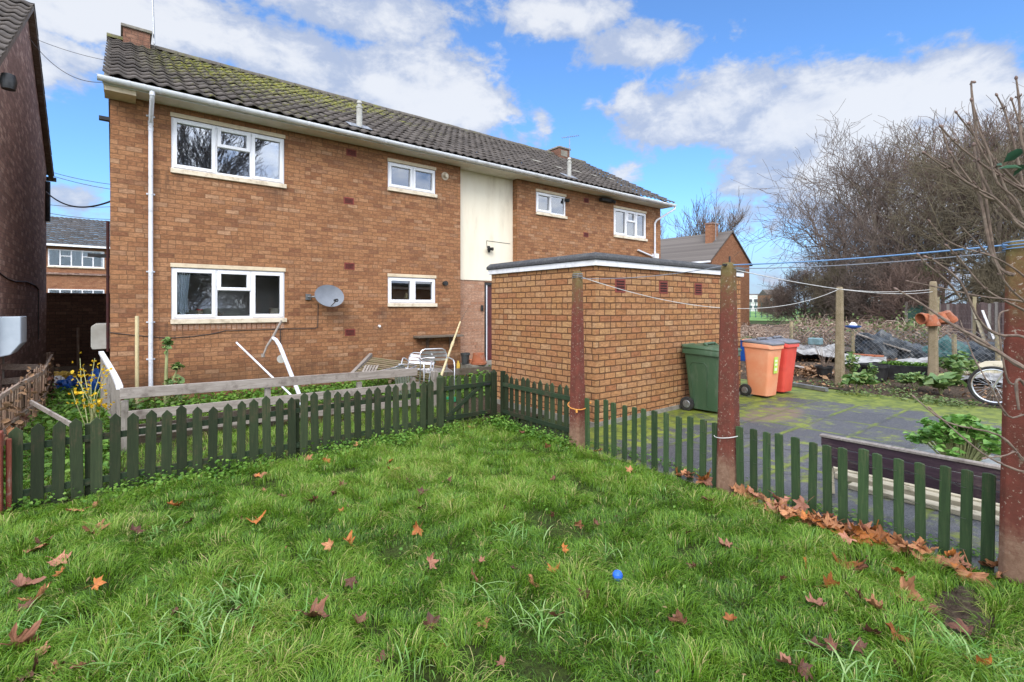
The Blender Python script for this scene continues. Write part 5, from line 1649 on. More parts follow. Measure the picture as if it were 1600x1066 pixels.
p = onY(676, 560, 8.3); chair((p.x + .02, 8.2, .02), -16, 4, 0, 'upright silver aluminium chair nearest the picket gate')
p = onY(640, 570, 8.9); chair((p.x + .05, 8.75, -.02), -40, -12, 4, 'silver aluminium chair leaning back behind the upright one')
p = onY(606, 590, 8.0); chair((p.x - .05, 8.0, .24), 20, 0, 84, 'toppled silver aluminium chair lying on the broken bench')
b = MB(); a, m_, c = onY(735, 476, 10.2), onY(719, 503, 9.7), onY(684, 603, 7.6); b.tube([c, m_], [.026, .019], 8); b.tube([m_, m_.lerp(a, .5) + Vector((-.01, 0, 0)), a], [.012, .009, .005], 6, 1); b.tube([c.lerp(m_, .55), c.lerp(m_, .62)], .032, 8)
tag(b.build('pole', [M['pipe_cream'], M['brown_board']], None, smooth=True, at=c), 'long cream pole with a thin whippy tip leaning towards the cream panel', 'pole')
sh = thing('wall_shelf', onY(690, 528, HY), 'rough wooden shelf on two brackets under the small ground floor window', 'shelf')
a, c = onY(654, 527.5, HY - .28), onY(719, 523.5, HY - .28); z = a.z
b = MB(); b.box(a.x, c.x + .1, HY - .30, HY - .004, z - .02, z + .025); b.build('plank', M['shelf'], sh, bevel=.004)
for px in (668, 704):
    x = onY(px, 540, HY - .02).x; b = MB(); b.box(x - .035, x + .035, HY - .035, HY - .003, z - .35, z - .021); b.tube([(x, HY - .03, z - .22), (x, HY - .10, z - .12), (x, HY - .22, z - .03)], .014, 6); b.build('bracket', M['brown_board'], sh)
b = MB(); a, c = onY(690, 583, 9.3), onY(778, 577, 9.3); b.beam(a, c, .04, .15); b.box(c.x - .12, c.x - .04, 9.32, 9.40, -.2, c.z - .05)
tag(b.build('edging_board', M['shelf'], None, at=a), 'dark timber edging board in front of the flower pots', 'board')


def pot(x, y, z, r0, r1, h, mat, label, tilt=(0, 0), soil=True, cat='pot', group=None, rim=.012):
    t = thing('flower_pot', (0, 0, 0), label, cat, group)
    b = MB(); b.lathe([(r0, 0), (r0 + (r1 - r0) * .8, h * .8), (r1 + rim * .2, h * .8), (r1 + rim, h * .82), (r1 + rim, h), (r1 - .006, h), (r1 - .012, h * .86), (.01, h * .85)], (0, 0, 0), 22); b.build('pot', M[mat], t, smooth=True)
    t.location = (x, y, z); t.rotation_euler = (R(tilt[0]), R(tilt[1]), 0)
    return t


p = onY(727, 562, RY - .35); pot(p.x, p.y, .20, .085, .11, .28, 'potgrey', 'dark grey plastic plant pot on the door step')
p = onY(748, 571, RY - .6); pot(p.x, p.y, .205, .14, .19, .28, 'tc', 'large terracotta pot on the door step next to the dark grey one', (180, 0)); bpy.context.view_layer.update()
big = [o for o in COL.objects if o.get('label', '').startswith('large terracotta')][0]; big.location.z = .485
p = onY(736, 560, RY - .3); pot(p.x, p.y, .20, .05, .065, .1, 'bin_orange', 'small pinkish pot between the grey pot and the large terracotta one')
p = onY(728, 572, 9.6); pot(p.x, p.y, .02, .07, .09, .13, 'tc', 'small terracotta pot fallen below the door step', (20, 35))
b = MB(); p = onY(716, 577, 9.5); b.lathe([(.04, 0), (.042, .12), (.02, .16), (.02, .19)], (p.x, 9.5, .24), 14); tag(b.build('bottle', M['yellow'], None, smooth=True, at=(p.x, 9.5, .24)), 'small yellow bottle standing on the dark edging board', 'bottle')
b = MB(); p = onY(596, 627, 7.6); b.lathe([(.05, 0), (.06, .10)], (p.x, 7.6, p.z - .05), 14); b.box(p.x - .1, p.x + .1, 7.5, 7.7, 0, p.z - .051); tag(b.build('tub', M['bin_red'], None, at=(p.x, 7.6, 0)), 'small red plastic tub glimpsed between the pickets', 'tub')
b = MB(); p = onY(705, 642, 7.4); b.lathe([(.045, 0), (.045, .18), (.02, .22)], (p.x, 7.4, .08), 12); b.box(p.x - .06, p.x + .06, 7.34, 7.46, 0, .079); tag(b.build('bottle', plain('green_plastic', (.04, .35, .16), (.03, .25, .12), rough=.4), None, at=(p.x, 7.4, 0)), 'green plastic bottle glimpsed through the picket gate', 'bottle')

# weeds: yard ground cover, fence foot, alley
g = np.random.default_rng(21)
N = 9000; X = g.uniform(.1, 7.5, N); Y = g.uniform(7.35, 10.55, N)
dn = np.sin(X * 2.1 + 1) * np.cos(Y * 2.7) * .5 + .5; k = g.uniform(0, 1, N) < .35 + .65 * dn
P = np.stack([X, Y, .01 + np.abs(g.normal(0, .055, N)) * (.6 + dn)], 1)[k]
tag(leaf_obj('yard_weeds', P, .075, 'weed', None, .8, .65, 31), kind='stuff')
N = 5200; X = g.uniform(-1.2, 4.4, N); Y = 5.62 + g.normal(0, .13, N)
P = np.stack([X, Y, .0 + np.abs(g.normal(0, .05, N))], 1)[(np.sin(X * 3.1) + np.sin(X * 7.7) * .6 + g.normal(0, .5, N)) > -.7]
tag(leaf_obj('fence_foot_weeds', P, .034, 'weed', None, .7, .8, 33), kind='stuff')
N = 1500; X = 4.2 + g.normal(0, .05, N) - .06; Y = g.uniform(4.0, 5.6, N)
tag(leaf_obj('return_foot_weeds', np.stack([X, Y, np.abs(g.normal(0, .05, N))], 1), .034, 'weed', None, .7, .8, 34), kind='stuff')
N = 2600; X = g.uniform(-1.0, .0, N); Y = g.uniform(6.0, 13.0, N)
tag(leaf_obj('alley_weeds', np.stack([X, Y, .02 + np.abs(g.normal(0, .06, N))], 1), .075, 'weed', None, .7, .6, 35), kind='stuff')
N = 900; X = g.uniform(4.45, 5.3, N); Y = g.uniform(.5, 4.5, N)
P = np.stack([X * 0 + 4.4 + np.abs(g.normal(0, .1, N)), Y, np.abs(g.normal(0, .02, N))], 1)
tag(leaf_obj('paving_edge_weeds', P, .03, 'weed', None, .7, .7, 36), kind='stuff')

# ------------------------------------------------------------------ things on the paving
ub = thing('plank_bench', (4.9, 1.1, 0), 'low bench of dark purple planks with a worn top edge behind the slat fence', 'bench')
ya, yb = onX(1283, 681, 4.9).y, .1
for i, z in enumerate((.455, .372, .29)):
    b = MB(); b.box(4.90, 4.925, yb, ya - (.0 if i == 0 else .03), z - .038, z + .038); b.build('plank', M['purple'], ub, bevel=.003)
b = MB(); b.box(4.885, 4.95, yb, ya + .01, .494, .515); b.build('top_rail', M['grey_rail'], ub, bevel=.003)
for y_ in (ya - .06, .3):
    b = MB(); b.beam((4.95, y_, 0), (4.935, y_ + .02, .49), .045, .05); b.build('leg', M['pale_timber'], ub)
for x, y0, y1, h, lab in ((5.28, .15, 1.60, .035, 'nearest pale worn plank lying on the paving under the purple bench'), (5.46, .0, 1.78, .05, 'second pale worn plank lying on the paving under the purple bench'), (5.66, .1, 1.95, .04, 'third pale worn plank lying on the paving beyond the purple bench'), (5.85, .0, 1.7, .03, 'farthest pale worn plank lying on the paving beyond the purple bench')):
    b = MB(); s_ = rnd.uniform(-.03, .03); b.prism([(x - .055, y0, -.008), (x + .055, y0, -.008), (x + .055, y0, h), (x - .055, y0, h)], (s_, y1 - y0, 0))
    tag(b.build('timber_plank', M['pale_timber'], None, bevel=.005, at=(x, y0, 0)), lab, 'timber')
pl_ = thing('bowl_planter', (6.35, 1.02, 0), 'white bowl planter overflowing with bright green leaves behind the purple bench', 'planter')
b = MB(); b.lathe([(.2, 0), (.29, .12), (.34, .19), (.36, .205), (.34, .22), (.32, .19), (.05, .17)], (6.35, 1.02, -.01), 28); b.build('bowl', M['white'], pl_, smooth=True)
P = []; b = MB()
for k in range(120):
    a = rnd.uniform(0, 6.28); q = rnd.uniform(.03, .36); tip = Vector((6.35 + q * math.cos(a), 1.02 + q * math.sin(a) * 1.05, .54 - q * q * 1.5 + rnd.uniform(-.10, .05)))
    r0 = Vector((6.35 + q * .4 * math.cos(a), 1.02 + q * .4 * math.sin(a), .18)); b.tube([r0, r0.lerp(tip, .6) + Vector((0, 0, .06)), tip], [.007, .006, .004], 5)
    P.append(clump_pts(10, tip, (.06, .06, .04), 100 + k))
b.build('stems', M['stem_green'], pl_); leaf_obj('leaves', np.concatenate(P), .07, 'lush', pl_, .9, .8, 51)

# ------------------------------------------------------------------ bicycle
def bicycle():
    t = thing('bicycle', (11.4, 1.0, 0), 'bicycle with a pale silver front wheel half hidden behind the nearest red post', 'bicycle')
    X = 11.4; wr = .33
    hubs = [(onX(1553, 605, X).y, .335), (onX(1553, 605, X).y - 1.06, .335)]
    for hy, hz in hubs:
        b = MB(); n = 40; ring = []
        def tor(rr, rt, k=8):
            vs = [(X + rt * math.cos(2 * math.pi * j / k), hy + (rr + rt * math.sin(2 * math.pi * j / k)) * math.cos(2 * math.pi * i / n), hz + (rr + rt * math.sin(2 * math.pi * j / k)) * math.sin(2 * math.pi * i / n)) for i in range(n) for j in range(k)]
            return vs, [(i * k + j, i * k + (j + 1) % k, ((i + 1) % n) * k + (j + 1) % k, ((i + 1) % n) * k + j) for i in range(n) for j in range(k)]
        b.add(*tor(wr - .022, .022)); w_ = b.build('wheel', M['rubber'], t, smooth=True)
        b = MB(); b.add(*tor(wr - .055, .014)); b.build('rim', M['alu'], w_, smooth=True)
        b = MB()
        for i in range(28):
            a = 2 * math.pi * i / 28; o = .025 if i % 2 else -.025
            b.tube([(X + o, hy + .02 * math.cos(a + .9 * (1 if i % 4 < 2 else -1)), hz + .02 * math.sin(a + .9 * (1 if i % 4 < 2 else -1))), (X, hy + (wr - .06) * math.cos(a), hz + (wr - .06) * math.sin(a))], .0016, 4)
        b.tube([(X - .05, hy, hz), (X + .05, hy, hz)], .022, 10); b.build('spokes', M['alu'], w_)
    y0, y1 = hubs[0][0], hubs[1][0]
    b = MB(); hd = (X, y0 - .26, .80)
    for o in (-.05, .05): b.tube([(X + o, y0, .335), (X + o, y0 - .10, .55), (X + o * .8, y0 - .17, .68)], .014, 8)
    b.tube([(X - .05, y0 - .17, .68), (X + .05, y0 - .17, .68)], .016, 8); b.tube([(X, y0 - .17, .68), (X, y0 - .25, .92)], .018, 8); b.build('fork', M['alu'], t, smooth=True)
    b = MB(); bb = (X, y0 - .62, .30); st = (X, y0 - .78, .78)
    for a, c in (((X, y0 - .22, .83), st), ((X, y0 - .19, .74), bb), (bb, st), (bb, (X + .05, y1, .335)), (bb, (X - .05, y1, .335)), (st, (X + .05, y1, .335)), (st, (X - .05, y1, .335))): b.tube([a, c], .017, 8)
    b.build('frame', M['upvc2'], t, smooth=True)
    b = MB(); b.tube([(X - .3, y0 - .30, .98), (X - .1, y0 - .24, .97), (X + .1, y0 - .24, .97), (X + .3, y0 - .30, .98)], .014, 8); b.build('handlebar', M['black'], t, smooth=True)
    b = MB(); b.tube([st, (X, st[1] - .03, .90)], .014, 8); b.prism([(X - .08, st[1] - .14, .90), (X + .08, st[1] - .14, .90), (X + .03, st[1] + .14, .91), (X - .03, st[1] + .14, .91)], (0, 0, .05)); b.build('saddle', M['black'], t, bevel=.01)
    b = MB(); b.tube([(X - .07, bb[1], .30), (X + .07, bb[1], .30)], .02, 8); b.tube([(X + .05, bb[1], .30), (X + .055, bb[1], .30)], .085, 20); b.beam((X + .07, bb[1], .30), (X + .07, bb[1] + .12, .19), .012, .02); b.beam((X - .07, bb[1], .30), (X - .07, bb[1] - .12, .41), .012, .02); b.build('crank', M['grey_metal'], t)
    b = MB(); b.box(X + .07, X + .15, bb[1] + .08, bb[1] + .15, .175, .195); b.box(X - .15, X - .07, bb[1] - .15, bb[1] - .08, .40, .42); b.build('pedal', M['black'], t)


bicycle()

# ------------------------------------------------------------------ back garden
GP = 'black plastic tubs on the garden soil'
for px, py, r0, r1, h, lab in ((1288, 590, .14, .17, .27, 'black round tub alone on bare soil with a twiggy plant'), (1343, 592, .12, .15, .27, 'narrow black tub half hidden behind leaves right of the grey post'), (1366, 594, .22, .27, .36, 'wide black round tub between leafy plants')):
    p = onG(px, py); pot(p.x, p.y, 0, r0, r1, h, 'black', lab, cat='tub', group=GP)
p = onG(1414, 593); tr = thing('planting_trough', (p.x, p.y, 0), 'long black trough of seedlings left of the post with pots', 'trough')
b = MB(); d_ = Vector((.35, -.94, 0)); s_ = Vector((.94, .35, 0)); z0 = Vector((0, 0, .33))
rg0 = [p + d_ * a * .38 + s_ * c * .17 for a, c in ((-1, -1), (1, -1), (1, 1), (-1, 1))]; rg1 = [p + d_ * a * .45 + s_ * c * .22 + z0 for a, c in ((-1, -1), (1, -1), (1, 1), (-1, 1))]
rg2 = [p + d_ * a * .40 + s_ * c * .17 + z0 for a, c in ((-1, -1), (1, -1), (1, 1), (-1, 1))]; rg3 = [q - Vector((0, 0, .06)) for q in rg2]
loft(b, [[tuple(q) for q in r_] for r_ in (rg0, rg1, rg2, rg3)]); b.build('trough', M['black'], tr)
leaf_obj('seedlings', np.concatenate([clump_pts(160, p + d_ * k * .12 + Vector((0, 0, .34)), (.13, .13, .07), 60 + k) for k in range(-3, 4)]), .05, 'weed', tr, .6, .6, 61)
PL = [('leafy_plant', 1328, 594, .20, .55, 130, .10, 'cabbage', 'bushy green plant just right of the grey post beside the red bin', 5),
      ('cabbage_plant', 1338, 613, .28, .36, 110, .16, 'cabbage', 'large leaved cabbage at the paving edge with two yellow leaves', 6),
      ('leafy_plant', 1366, 605, .12, .42, 90, .08, 'cabbage', 'upright leafy plant in front of the wide black tub', 7),
      ('strawberry_bed', 1432, 610, .32, .36, 260, .10, 'cabbage', 'broad mound of light green leaves left of the post with pots', 8),
      ('cabbage_plant', 1470, 616, .38, .36, 120, .20, 'cabbage', 'low large leaved plant at the foot of the post with pots', 9),
      ('leafy_plant', 1487, 600, .34, .48, 200, .12, 'cabbage', 'mid green leafy plant just right of the post with pots', 10),
      ('leafy_plant', 1505, 592, .36, .50, 200, .14, 'cabbage', 'pale yellow green leafy plant behind the bicycle wheel', 11)]
for nm, px, py, r, h, n, sz, mt, lab, sd in PL:
    p = onG(px, py); plant(nm, (p.x, p.y, 0), lab, 'plant', r, h, n, sz, mt, sd, up=.7, aspect=.72)
P = []; g = np.random.default_rng(71)
for px, py, n in ((1300, 603, 60), (1345, 617, 60), (1395, 612, 90), (1415, 622, 90), (1455, 628, 90), (1480, 630, 120), (1500, 632, 90), (1275, 600, 30), (1380, 600, 60)):
    p = onG(px, py); P.append(clump_pts(n, (p.x, p.y, .02), (.45, .45, .08), px))
tag(leaf_obj('bed_edge_weeds', np.concatenate(P), .06, 'dullgreen', None, .6, .6, 72), kind='stuff')
# litter of dry leaves and twigs over the soil
N = 2600; X = g.uniform(11.3, 20, N); Y = g.uniform(-1.5, 8.5, N)
tag(leaf_obj('soil_litter', np.stack([X, Y, .02 + np.abs(g.normal(0, .02, N))], 1), .075, 'litter', None, .8, .6, 73), kind='stuff')
p = onG(1262, 585); N = 260
tag(leaf_obj('leaf_litter_heap', np.stack([g.normal(p.x, .5, N), g.normal(p.y, .35, N), .03 + np.abs(g.normal(0, .05, N))], 1), .12, 'litter', None, .6, .7, 74), kind='stuff')

# terracotta pots tied round the post
for k, (px, py, ang, lab) in enumerate(((1446, 497, -120, 'leftmost terracotta pot tied sideways to the concrete post'), (1457, 501, 165, 'upside down terracotta pot tied to the front of the concrete post'), (1471, 497, 120, 'terracotta pot on its side just right of the concrete post'), (1482, 495, 150, 'rightmost terracotta pot hanging off the concrete post'))):
    c = atZ(px, py, 10.55 - .12 * (k == 1) + .05 * (k > 1))
    t = thing('flower_pot', (0, 0, 0), lab, 'pot', 'terracotta pots tied to the post'); h = .24
    b = MB(); b.lathe([(.075, -h / 2), (.115, h * .25), (.125, h * .25), (.125, h / 2), (.108, h / 2), (.07, -h / 2 + .03), (.01, -h / 2 + .03)], (0, 0, 0), 18); b.build('pot', M['tc'], t, smooth=True)
    t.location = c; a = R(ang); v = {0: Vector((-.8, .5, -.15)), 1: Vector((-.05, -.1, -1)), 2: Vector((-.15, -.25, -1)), 3: Vector((.45, -.3, -.9))}[k]
    t.rotation_euler = v.to_track_quat('Z', 'Y').to_euler()
b = MB(); c = Vector((p5.x, p5.y, CAM_Z + (HOR - 497) * 10.6 / F)); b.tube([c + Vector((.125 * math.cos(k * .2618), .125 * math.sin(k * .2618), 0)) for k in range(25)], .008, 6); tag(b.build('tie_wire', M['mesh_wire'], None, at=c), 'wire holding the terracotta pots round the post', 'wire')

# wire netting fence with timber posts
cf = thing('wire_fence', (19.2, 5, 0), 'diamond wire netting fence on rough timber posts behind the vegetable bed', 'fence')
CX = 19.2
for px, top in ((1237, 503), (1333, 518), (1492, 522), (1560, 520)):
    p = onX(px, top, CX); b = MB(); b.tube([(CX, p.y, -.2), (CX, p.y + .02, p.z)], .06, 8); b.build('post', M['tan_post'], cf)
b = MB(); y0, y1, h = 1.0, 8.6, .95; s = .13; n = int((y1 - y0) / s)
for i in range(-int(h / s) - 1, n + 1):
    for sg in (1, -1):
        ya_ = y0 + i * s if sg > 0 else y0 + (i + 1) * s + h
        a, c = [ya_, .0], [ya_ + sg * h, h]
        lo, hi = 0.0, 1.0
        ys = sorted((a[0], c[0]));
        if ys[1] < y0 or ys[0] > y1: continue
        def clipu(yv): return (yv - a[0]) / (c[0] - a[0])
        u0, u1 = sorted((clipu(y0), clipu(y1))); lo, hi = max(lo, u0), min(hi, u1)
        if hi - lo < .02: continue
        b.tube([(CX - .07, a[0] + (c[0] - a[0]) * lo, h * lo), (CX - .07, a[0] + (c[0] - a[0]) * hi, h * hi)], .0045, 3, cap=False)
b.build('netting', M['mesh_wire'], cf)
p = onX(1333, 514, CX); t = thing('bird_feeder', (CX, p.y, p.z), 'blue and white bird feeder dish on top of a short timber post', 'bird feeder')
b = MB(); b.lathe([(.03, 0), (.22, .06), (.24, .10), (.20, .10), (.05, .05)], (CX, p.y, p.z - .0), 16); b.build('dish', M['tarp_blue'], t, smooth=True)
b = MB(); b.lathe([(.10, .10), (.12, .14), (.04, .22)], (CX, p.y, p.z), 12); b.build('cap', M['white'], t, smooth=True)

# sheets, tubs and boards lying about
def sheetpile(name, corners, mat, label, cat, seed, amp=.10, n=26):
    from mathutils import noise as mn
    a, b_, c, d = [Vector(q) for q in corners]; vs = []
    for j in range(n):
        for i in range(n):
            u, v = i / (n - 1), j / (n - 1); q = (a.lerp(b_, u)).lerp(d.lerp(c, u), v)
            q.z += amp * (1 + mn.fractal(Vector((q.x * 1.3, q.y * 1.3, seed)), 1.0, 2.0, 5)) - .02; q.x += .1 * mn.noise(Vector((q.y, seed, 0)))
            vs.append(q)
    m = MB(); m.add(vs, [(j * n + i, j * n + i + 1, (j + 1) * n + i + 1, (j + 1) * n + i) for j in range(n - 1) for i in range(n - 1)])
    o = m.build(name, M[mat], None, smooth=True, at=(a + c) / 2); return tag(o, label, cat)


def gq(*pp): return [onG(px, py) for px, py in pp]


sheetpile('tarpaulin', gq((1238, 566), (1310, 566), (1312, 551), (1240, 551)), 'tarp_grey', 'pale grey plastic sheet spread over the soil right of the red bin', 'sheet', 3, .22)
sheetpile('tarpaulin', gq((1308, 572), (1385, 574), (1384, 563), (1310, 560)), 'tarp_grey', 'dirty pale sheet lying beneath the bird feeder post', 'sheet', 8, .13)
sheetpile('tarpaulin', gq((1395, 580), (1460, 580), (1455, 566), (1400, 566)), 'tarp_grey', 'crumpled whitish sheet behind the seedling trough', 'sheet', 12, .13)
p = onX(1372, 545, 19.7); crumple('tarpaulin', (p.x, p.y, .0), (.5, .7, .75), 'tarp_black', 'dark heap of black sheeting behind the wire netting left of the pale board', 'sheet', 7)
p = onX(1418, 550, 19.9); crumple('tarpaulin', (p.x, p.y, .0), (.4, .6, .5), 'tarp_black', 'dark heap of black sheeting under the leafy brambles left of the post with pots', 'sheet', 9)
p = onX(1478, 550, 19.9); crumple('tarpaulin', (p.x, p.y, .0), (.4, .6, .62), 'tarp_green', 'teal green netting bundle right of the post with pots', 'sheet', 11)
p = onX(1530, 550, 20.2); crumple('tarpaulin', (p.x, p.y, .0), (.4, .7, .62), 'tarp_black', 'black netting bundle by the brown garden fence', 'sheet', 13)
p = onX(1392, 540, 19.5); b = MB(); b.beam((19.5, p.y + .9, .75), (19.6, p.y - .5, .25), .5, .03); tag(b.build('board', M['grey_post'], None, at=p), 'grey board leaning behind the wire netting', 'board')
p = onX(1545, 585, 16.0); b = MB(); b.prism([(16.0, p.y + .55, .05), (16.3, p.y + .1, .33), (16.4, p.y - .9, .42), (16.0, p.y - .9, .05)], (.04, 0, .02)); tag(b.build('board', M['pale_timber'], None, at=p), 'large pale board tilted behind the bicycle', 'board')
sheetpile('tarpaulin', gq((1500, 604), (1580, 606), (1580, 592), (1505, 592)), 'tarp_grey', 'white sheet on the soil directly behind the bicycle wheel', 'sheet', 18, .12)
for px, py, mt, lab, cat, hh in ((1172, 545, 'tarp_blue', 'blue plastic tub behind the orange bin lid', 'tub', .36), (1208, 543, 'tarp_blue', 'blue plastic tub with weeds behind the red bin lid', 'tub', .36)):
    p = atZ(px, py, 15.0); p.z = 0; b = MB(); t = thing('storage_tub', (p.x, p.y, 0), lab, cat, 'blue tubs behind the bins')
    loft(b, [rrect(.50, .50, .06, 0, 4, p.x, p.y), rrect(.62, .62, .06, hh + .25, 4, p.x, p.y), rrect(.66, .66, .06, hh + .26, 4, p.x, p.y), rrect(.66, .66, .06, hh + .29, 4, p.x, p.y), rrect(.58, .58, .06, hh + .29, 4, p.x, p.y), rrect(.55, .55, .06, hh + .2, 4, p.x, p.y)]); b.build('tub', M[mt], t, smooth=True)
    leaf_obj('weeds', clump_pts(220, (p.x, p.y, hh + .29), (.34, .34, .12), px), .06, 'dullgreen', t, .5, .5, px)['kind'] = 'stuff'
p = onX(1275, 532, 19.0); b = MB(); b.box(18.8, 19.1, p.y - .2, p.y + .2, .34, .58); tag(b.build('crate', plain('pale_teal_plastic', (.16, .25, .27), (.12, .19, .2), rough=.5), None, bevel=.03, at=(19, p.y, 0)), 'pale teal box standing behind the wire netting', 'box')
p = onX(1356, 548, 18.6); b = MB()
for i in range(4):
    for j in range(2): b.box(18.5 + .01 * j, 18.72, p.y - .4 + i * .215, p.y - .4 + i * .215 + .20, j * .075, j * .075 + .068)
tag(b.build('brick_stack', M['tc'], None, bevel=.005, at=(18.6, p.y, 0)), 'short row of orange bricks in front of the black sheeting', 'bricks')
for pa, pb, w_, h_, mt, lab in (((1238, 574), (1308, 588), .20, .06, 'grey_rail', 'grey timber edging board across the soil'), ((1238, 603), (1292, 612), .09, .07, 'mesh_wire', 'silver pipe along the far edge of the paving'), ((1310, 566), (1340, 568), .2, .05, 'grey_rail', 'grey board beside the grey concrete post'), ((1400, 606), (1425, 610), .05, .04, 'shelf', 'short dark stick at the edge of the vegetable bed')):
    b = MB(); a, c = onG(*pa), onG(*pb); b.beam(a + Vector((0, 0, h_ / 2)), c + Vector((0, 0, h_ / 2)), w_, h_); tag(b.build('edging_board', M[mt], None, at=(a + c) / 2), lab, 'board')
# twiggy sticks in the single tub
p = onG(1288, 590); t = thing('twiggy_plant', (p.x, p.y, .2), 'bare twiggy plant growing in the lone black tub', 'plant'); b = MB()
for k in range(14):
    a = rnd.uniform(0, 6.28); q = rnd.uniform(.1, .4); b.tube([(p.x, p.y, .2), (p.x + q * .4 * math.cos(a), p.y + q * .4 * math.sin(a), .45), (p.x + q * math.cos(a), p.y + q * math.sin(a), rnd.uniform(.5, .85))], [.008, .005, .002], 4)
b.build('stems', M['bush_stem'], t)

# brown board fence, gate and shed bits at the back right
bf = thing('garden_fence', atZ(1530, 500, 24), 'weathered brown purple board fence among the trees at the right', 'fence'); bf.location.z = 0
A_, B_ = atZ(1462, 500, 25.5), atZ(1640, 500, 21); n = 34
for i in range(n):
    p = A_.lerp(B_, i / (n - 1)); d_ = (B_ - A_).normalized(); d_.z = 0; b = MB(); h = 1.95 + rnd.uniform(-.06, .06)
    picket(b, (p.x, p.y), d_, .17, h, .02, (-.5, -.85, 0), False, -.1); b.build('board', M['purple_fence'] if rnd.random() < .8 else M['grey_post'], bf, at=(p.x, p.y, 0))
for i in (0, 12, 24):
    p = A_.lerp(B_, i / (n - 1)); b = MB(); b.box(p.x - .14, p.x - .02, p.y - .16, p.y - .04, -.1, 2.15); b.build('post', M['tan_post'], bf)
for k, (u, w_) in enumerate(((.33, .22), (.42, .12), (.62, .10))):
    p = A_.lerp(B_, u) + Vector((-.3, -.35, 0)); b = MB(); b.beam((p.x - .15, p.y - .3, 0), (p.x + .12, p.y + .18, 1.7 - .2 * k), w_, .03); tag(b.build('plank', M['pale_timber'] if k != 1 else M['white'], None, at=p), ['wide pale plank propped on the brown garden fence', 'narrow white plank propped on the brown garden fence', 'narrow pale plank at the right of the brown garden fence'][k], 'plank')
p = atZ(1437, 500, 27); gg = thing('garden_gate', (p.x, p.y, 0), 'dark green boarded gate under the trees left of the brown fence', 'gate')
d_ = Vector((.7, -.7, 0)); b = MB(); b.beam(p - d_ * .6 + Vector((0, 0, CAM_Z * 0 + .9 - p.z)), p + d_ * .6 + Vector((0, 0, .9 - p.z)), .05, 1.7)
b.build('panel', plain('dark_green_gate', (.022, .06, .045), (.03, .075, .055), rough=.7, sc=6), gg)
for sg in (-1, 1):
    b = MB(); q = p + d_ * .68 * sg; b.box(q.x - .06, q.x + .06, q.y - .06, q.y + .06, -.1, 1.95); b.build('post', M['grey_post'], gg)
# green mesh fence and far buildings across the field
mf = thing('mesh_fence', atZ(1300, 480, 70), 'tall green mesh fence along the far side of the field', 'fence'); mf.location.z = 0
A_, B_ = atZ(1172, 480, 78), atZ(1480, 480, 62)
for i in range(29):
    p = A_.lerp(B_, i / 28); b = MB(); b.box(p.x - .05, p.x + .05, p.y - .05, p.y + .05, 0, 2.4); b.build('post', M['tarp_green'], mf, at=(p.x, p.y, 0))
for z in (.2, .7, 1.2, 1.7, 2.3):
    b = MB(); q0, q1 = A_.copy(), B_.copy(); q0.z = q1.z = z; b.beam(q0, q1, .03, .05); b.build('rail', M['tarp_green'], mf)
for px0, px1, Z_, top, mt, lab in ((1166, 1196, 190, 459, 'house_white', 'distant white walled house seen past the gable house'), (1200, 1232, 165, 452, 'brick_far', 'distant red brick house across the field'), (1330, 1372, 120, 452, 'brick_far', 'distant red brick house behind the bare shrubs'), (1376, 1450, 110, 458, 'house_white', 'long low white building glimpsed under the trees')):
    a, c = atZ(px0, 480, Z_), atZ(px1, 480, Z_); zt = CAM_Z + (HOR - top) * Z_ / F; t = thing('distant_house', ((a.x + c.x) / 2, (a.y + c.y) / 2, 0), lab, 'house')
    dv = (c - a); dv.z = 0; nv = Vector((dv.y, -dv.x, 0)).normalized() * -7
    b = MB(); ez = zt - 2.0 if top < 455 else zt - .6
    b.prism([(a.x, a.y, 0), (c.x, c.y, 0), (c.x, c.y, ez), (a.x, a.y, ez)], nv); b.build('wall', M[mt], t)
    b = MB(); a2, c2_ = Vector((a.x, a.y, ez)), Vector((c.x, c.y, ez)); hv = nv / 2 + Vector((0, 0, zt - ez)); b.add([a2, c2_, c2_ + hv, a2 + hv, a2 + nv, c2_ + nv], [(0, 1, 2, 3), (3, 2, 5, 4), (0, 3, 4), (1, 5, 2)]); b.build('roof', M['tile2'], t)
    for k in range(3):
        q = a.lerp(c, .2 + .3 * k) - nv.normalized() * .1; b = MB()
        for zz in ((1.0, 2.2), (3.6, 4.7)):
            if zz[1] < ez: b.beam(Vector((q.x, q.y, (zz[0] + zz[1]) / 2)) - dv.normalized() * .7, Vector((q.x, q.y, (zz[0] + zz[1]) / 2)) + dv.normalized() * .7, .1, zz[1] - zz[0])
        if b.v: b.build('window', M['upvc'] if mt != 'house_white' else M['blind_dark'], t)

# ------------------------------------------------------------------ brambles
from mathutils import noise as mnoise
def bramble_h(x, y): return max(0, .72 + .5 * mnoise.fractal(Vector((x * .35, y * .35, 2)), 1.0, 2.0, 3))
b = MB(); g = random.Random(5); Vt = []
def in_bramble():
    while True:
        px = g.uniform(1150, 1470); Z_ = g.uniform(20.5, 33); p = atZ(px, 480, Z_)
        if p.x > 20.2: return p
brpts = []
for k in range(3000):
    p = in_bramble(); h = bramble_h(p.x, p.y) * g.uniform(.55, 1.25) * (.62 if p.y > p.x * .395 else 1.0); a = g.uniform(0, 6.28); L = g.uniform(.5, 1.6)
    dv = Vector((math.cos(a), math.sin(a), 0)) * L
    s = Vector((p.x, p.y, g.uniform(0, h * .7))); m_ = s + dv * .5 + Vector((0, 0, h * g.uniform(.25, .7))); e = s + dv + Vector((0, 0, g.uniform(-.3, .2) * h))
    e.z = max(e.z, .05); q1 = s.lerp(m_, .6) + Vector((0, 0, h * .12)); q2 = m_.lerp(e, .4) + Vector((0, 0, h * .08))
    brpts.append(([s, q1, q2, e], g.uniform(.008, .016)))
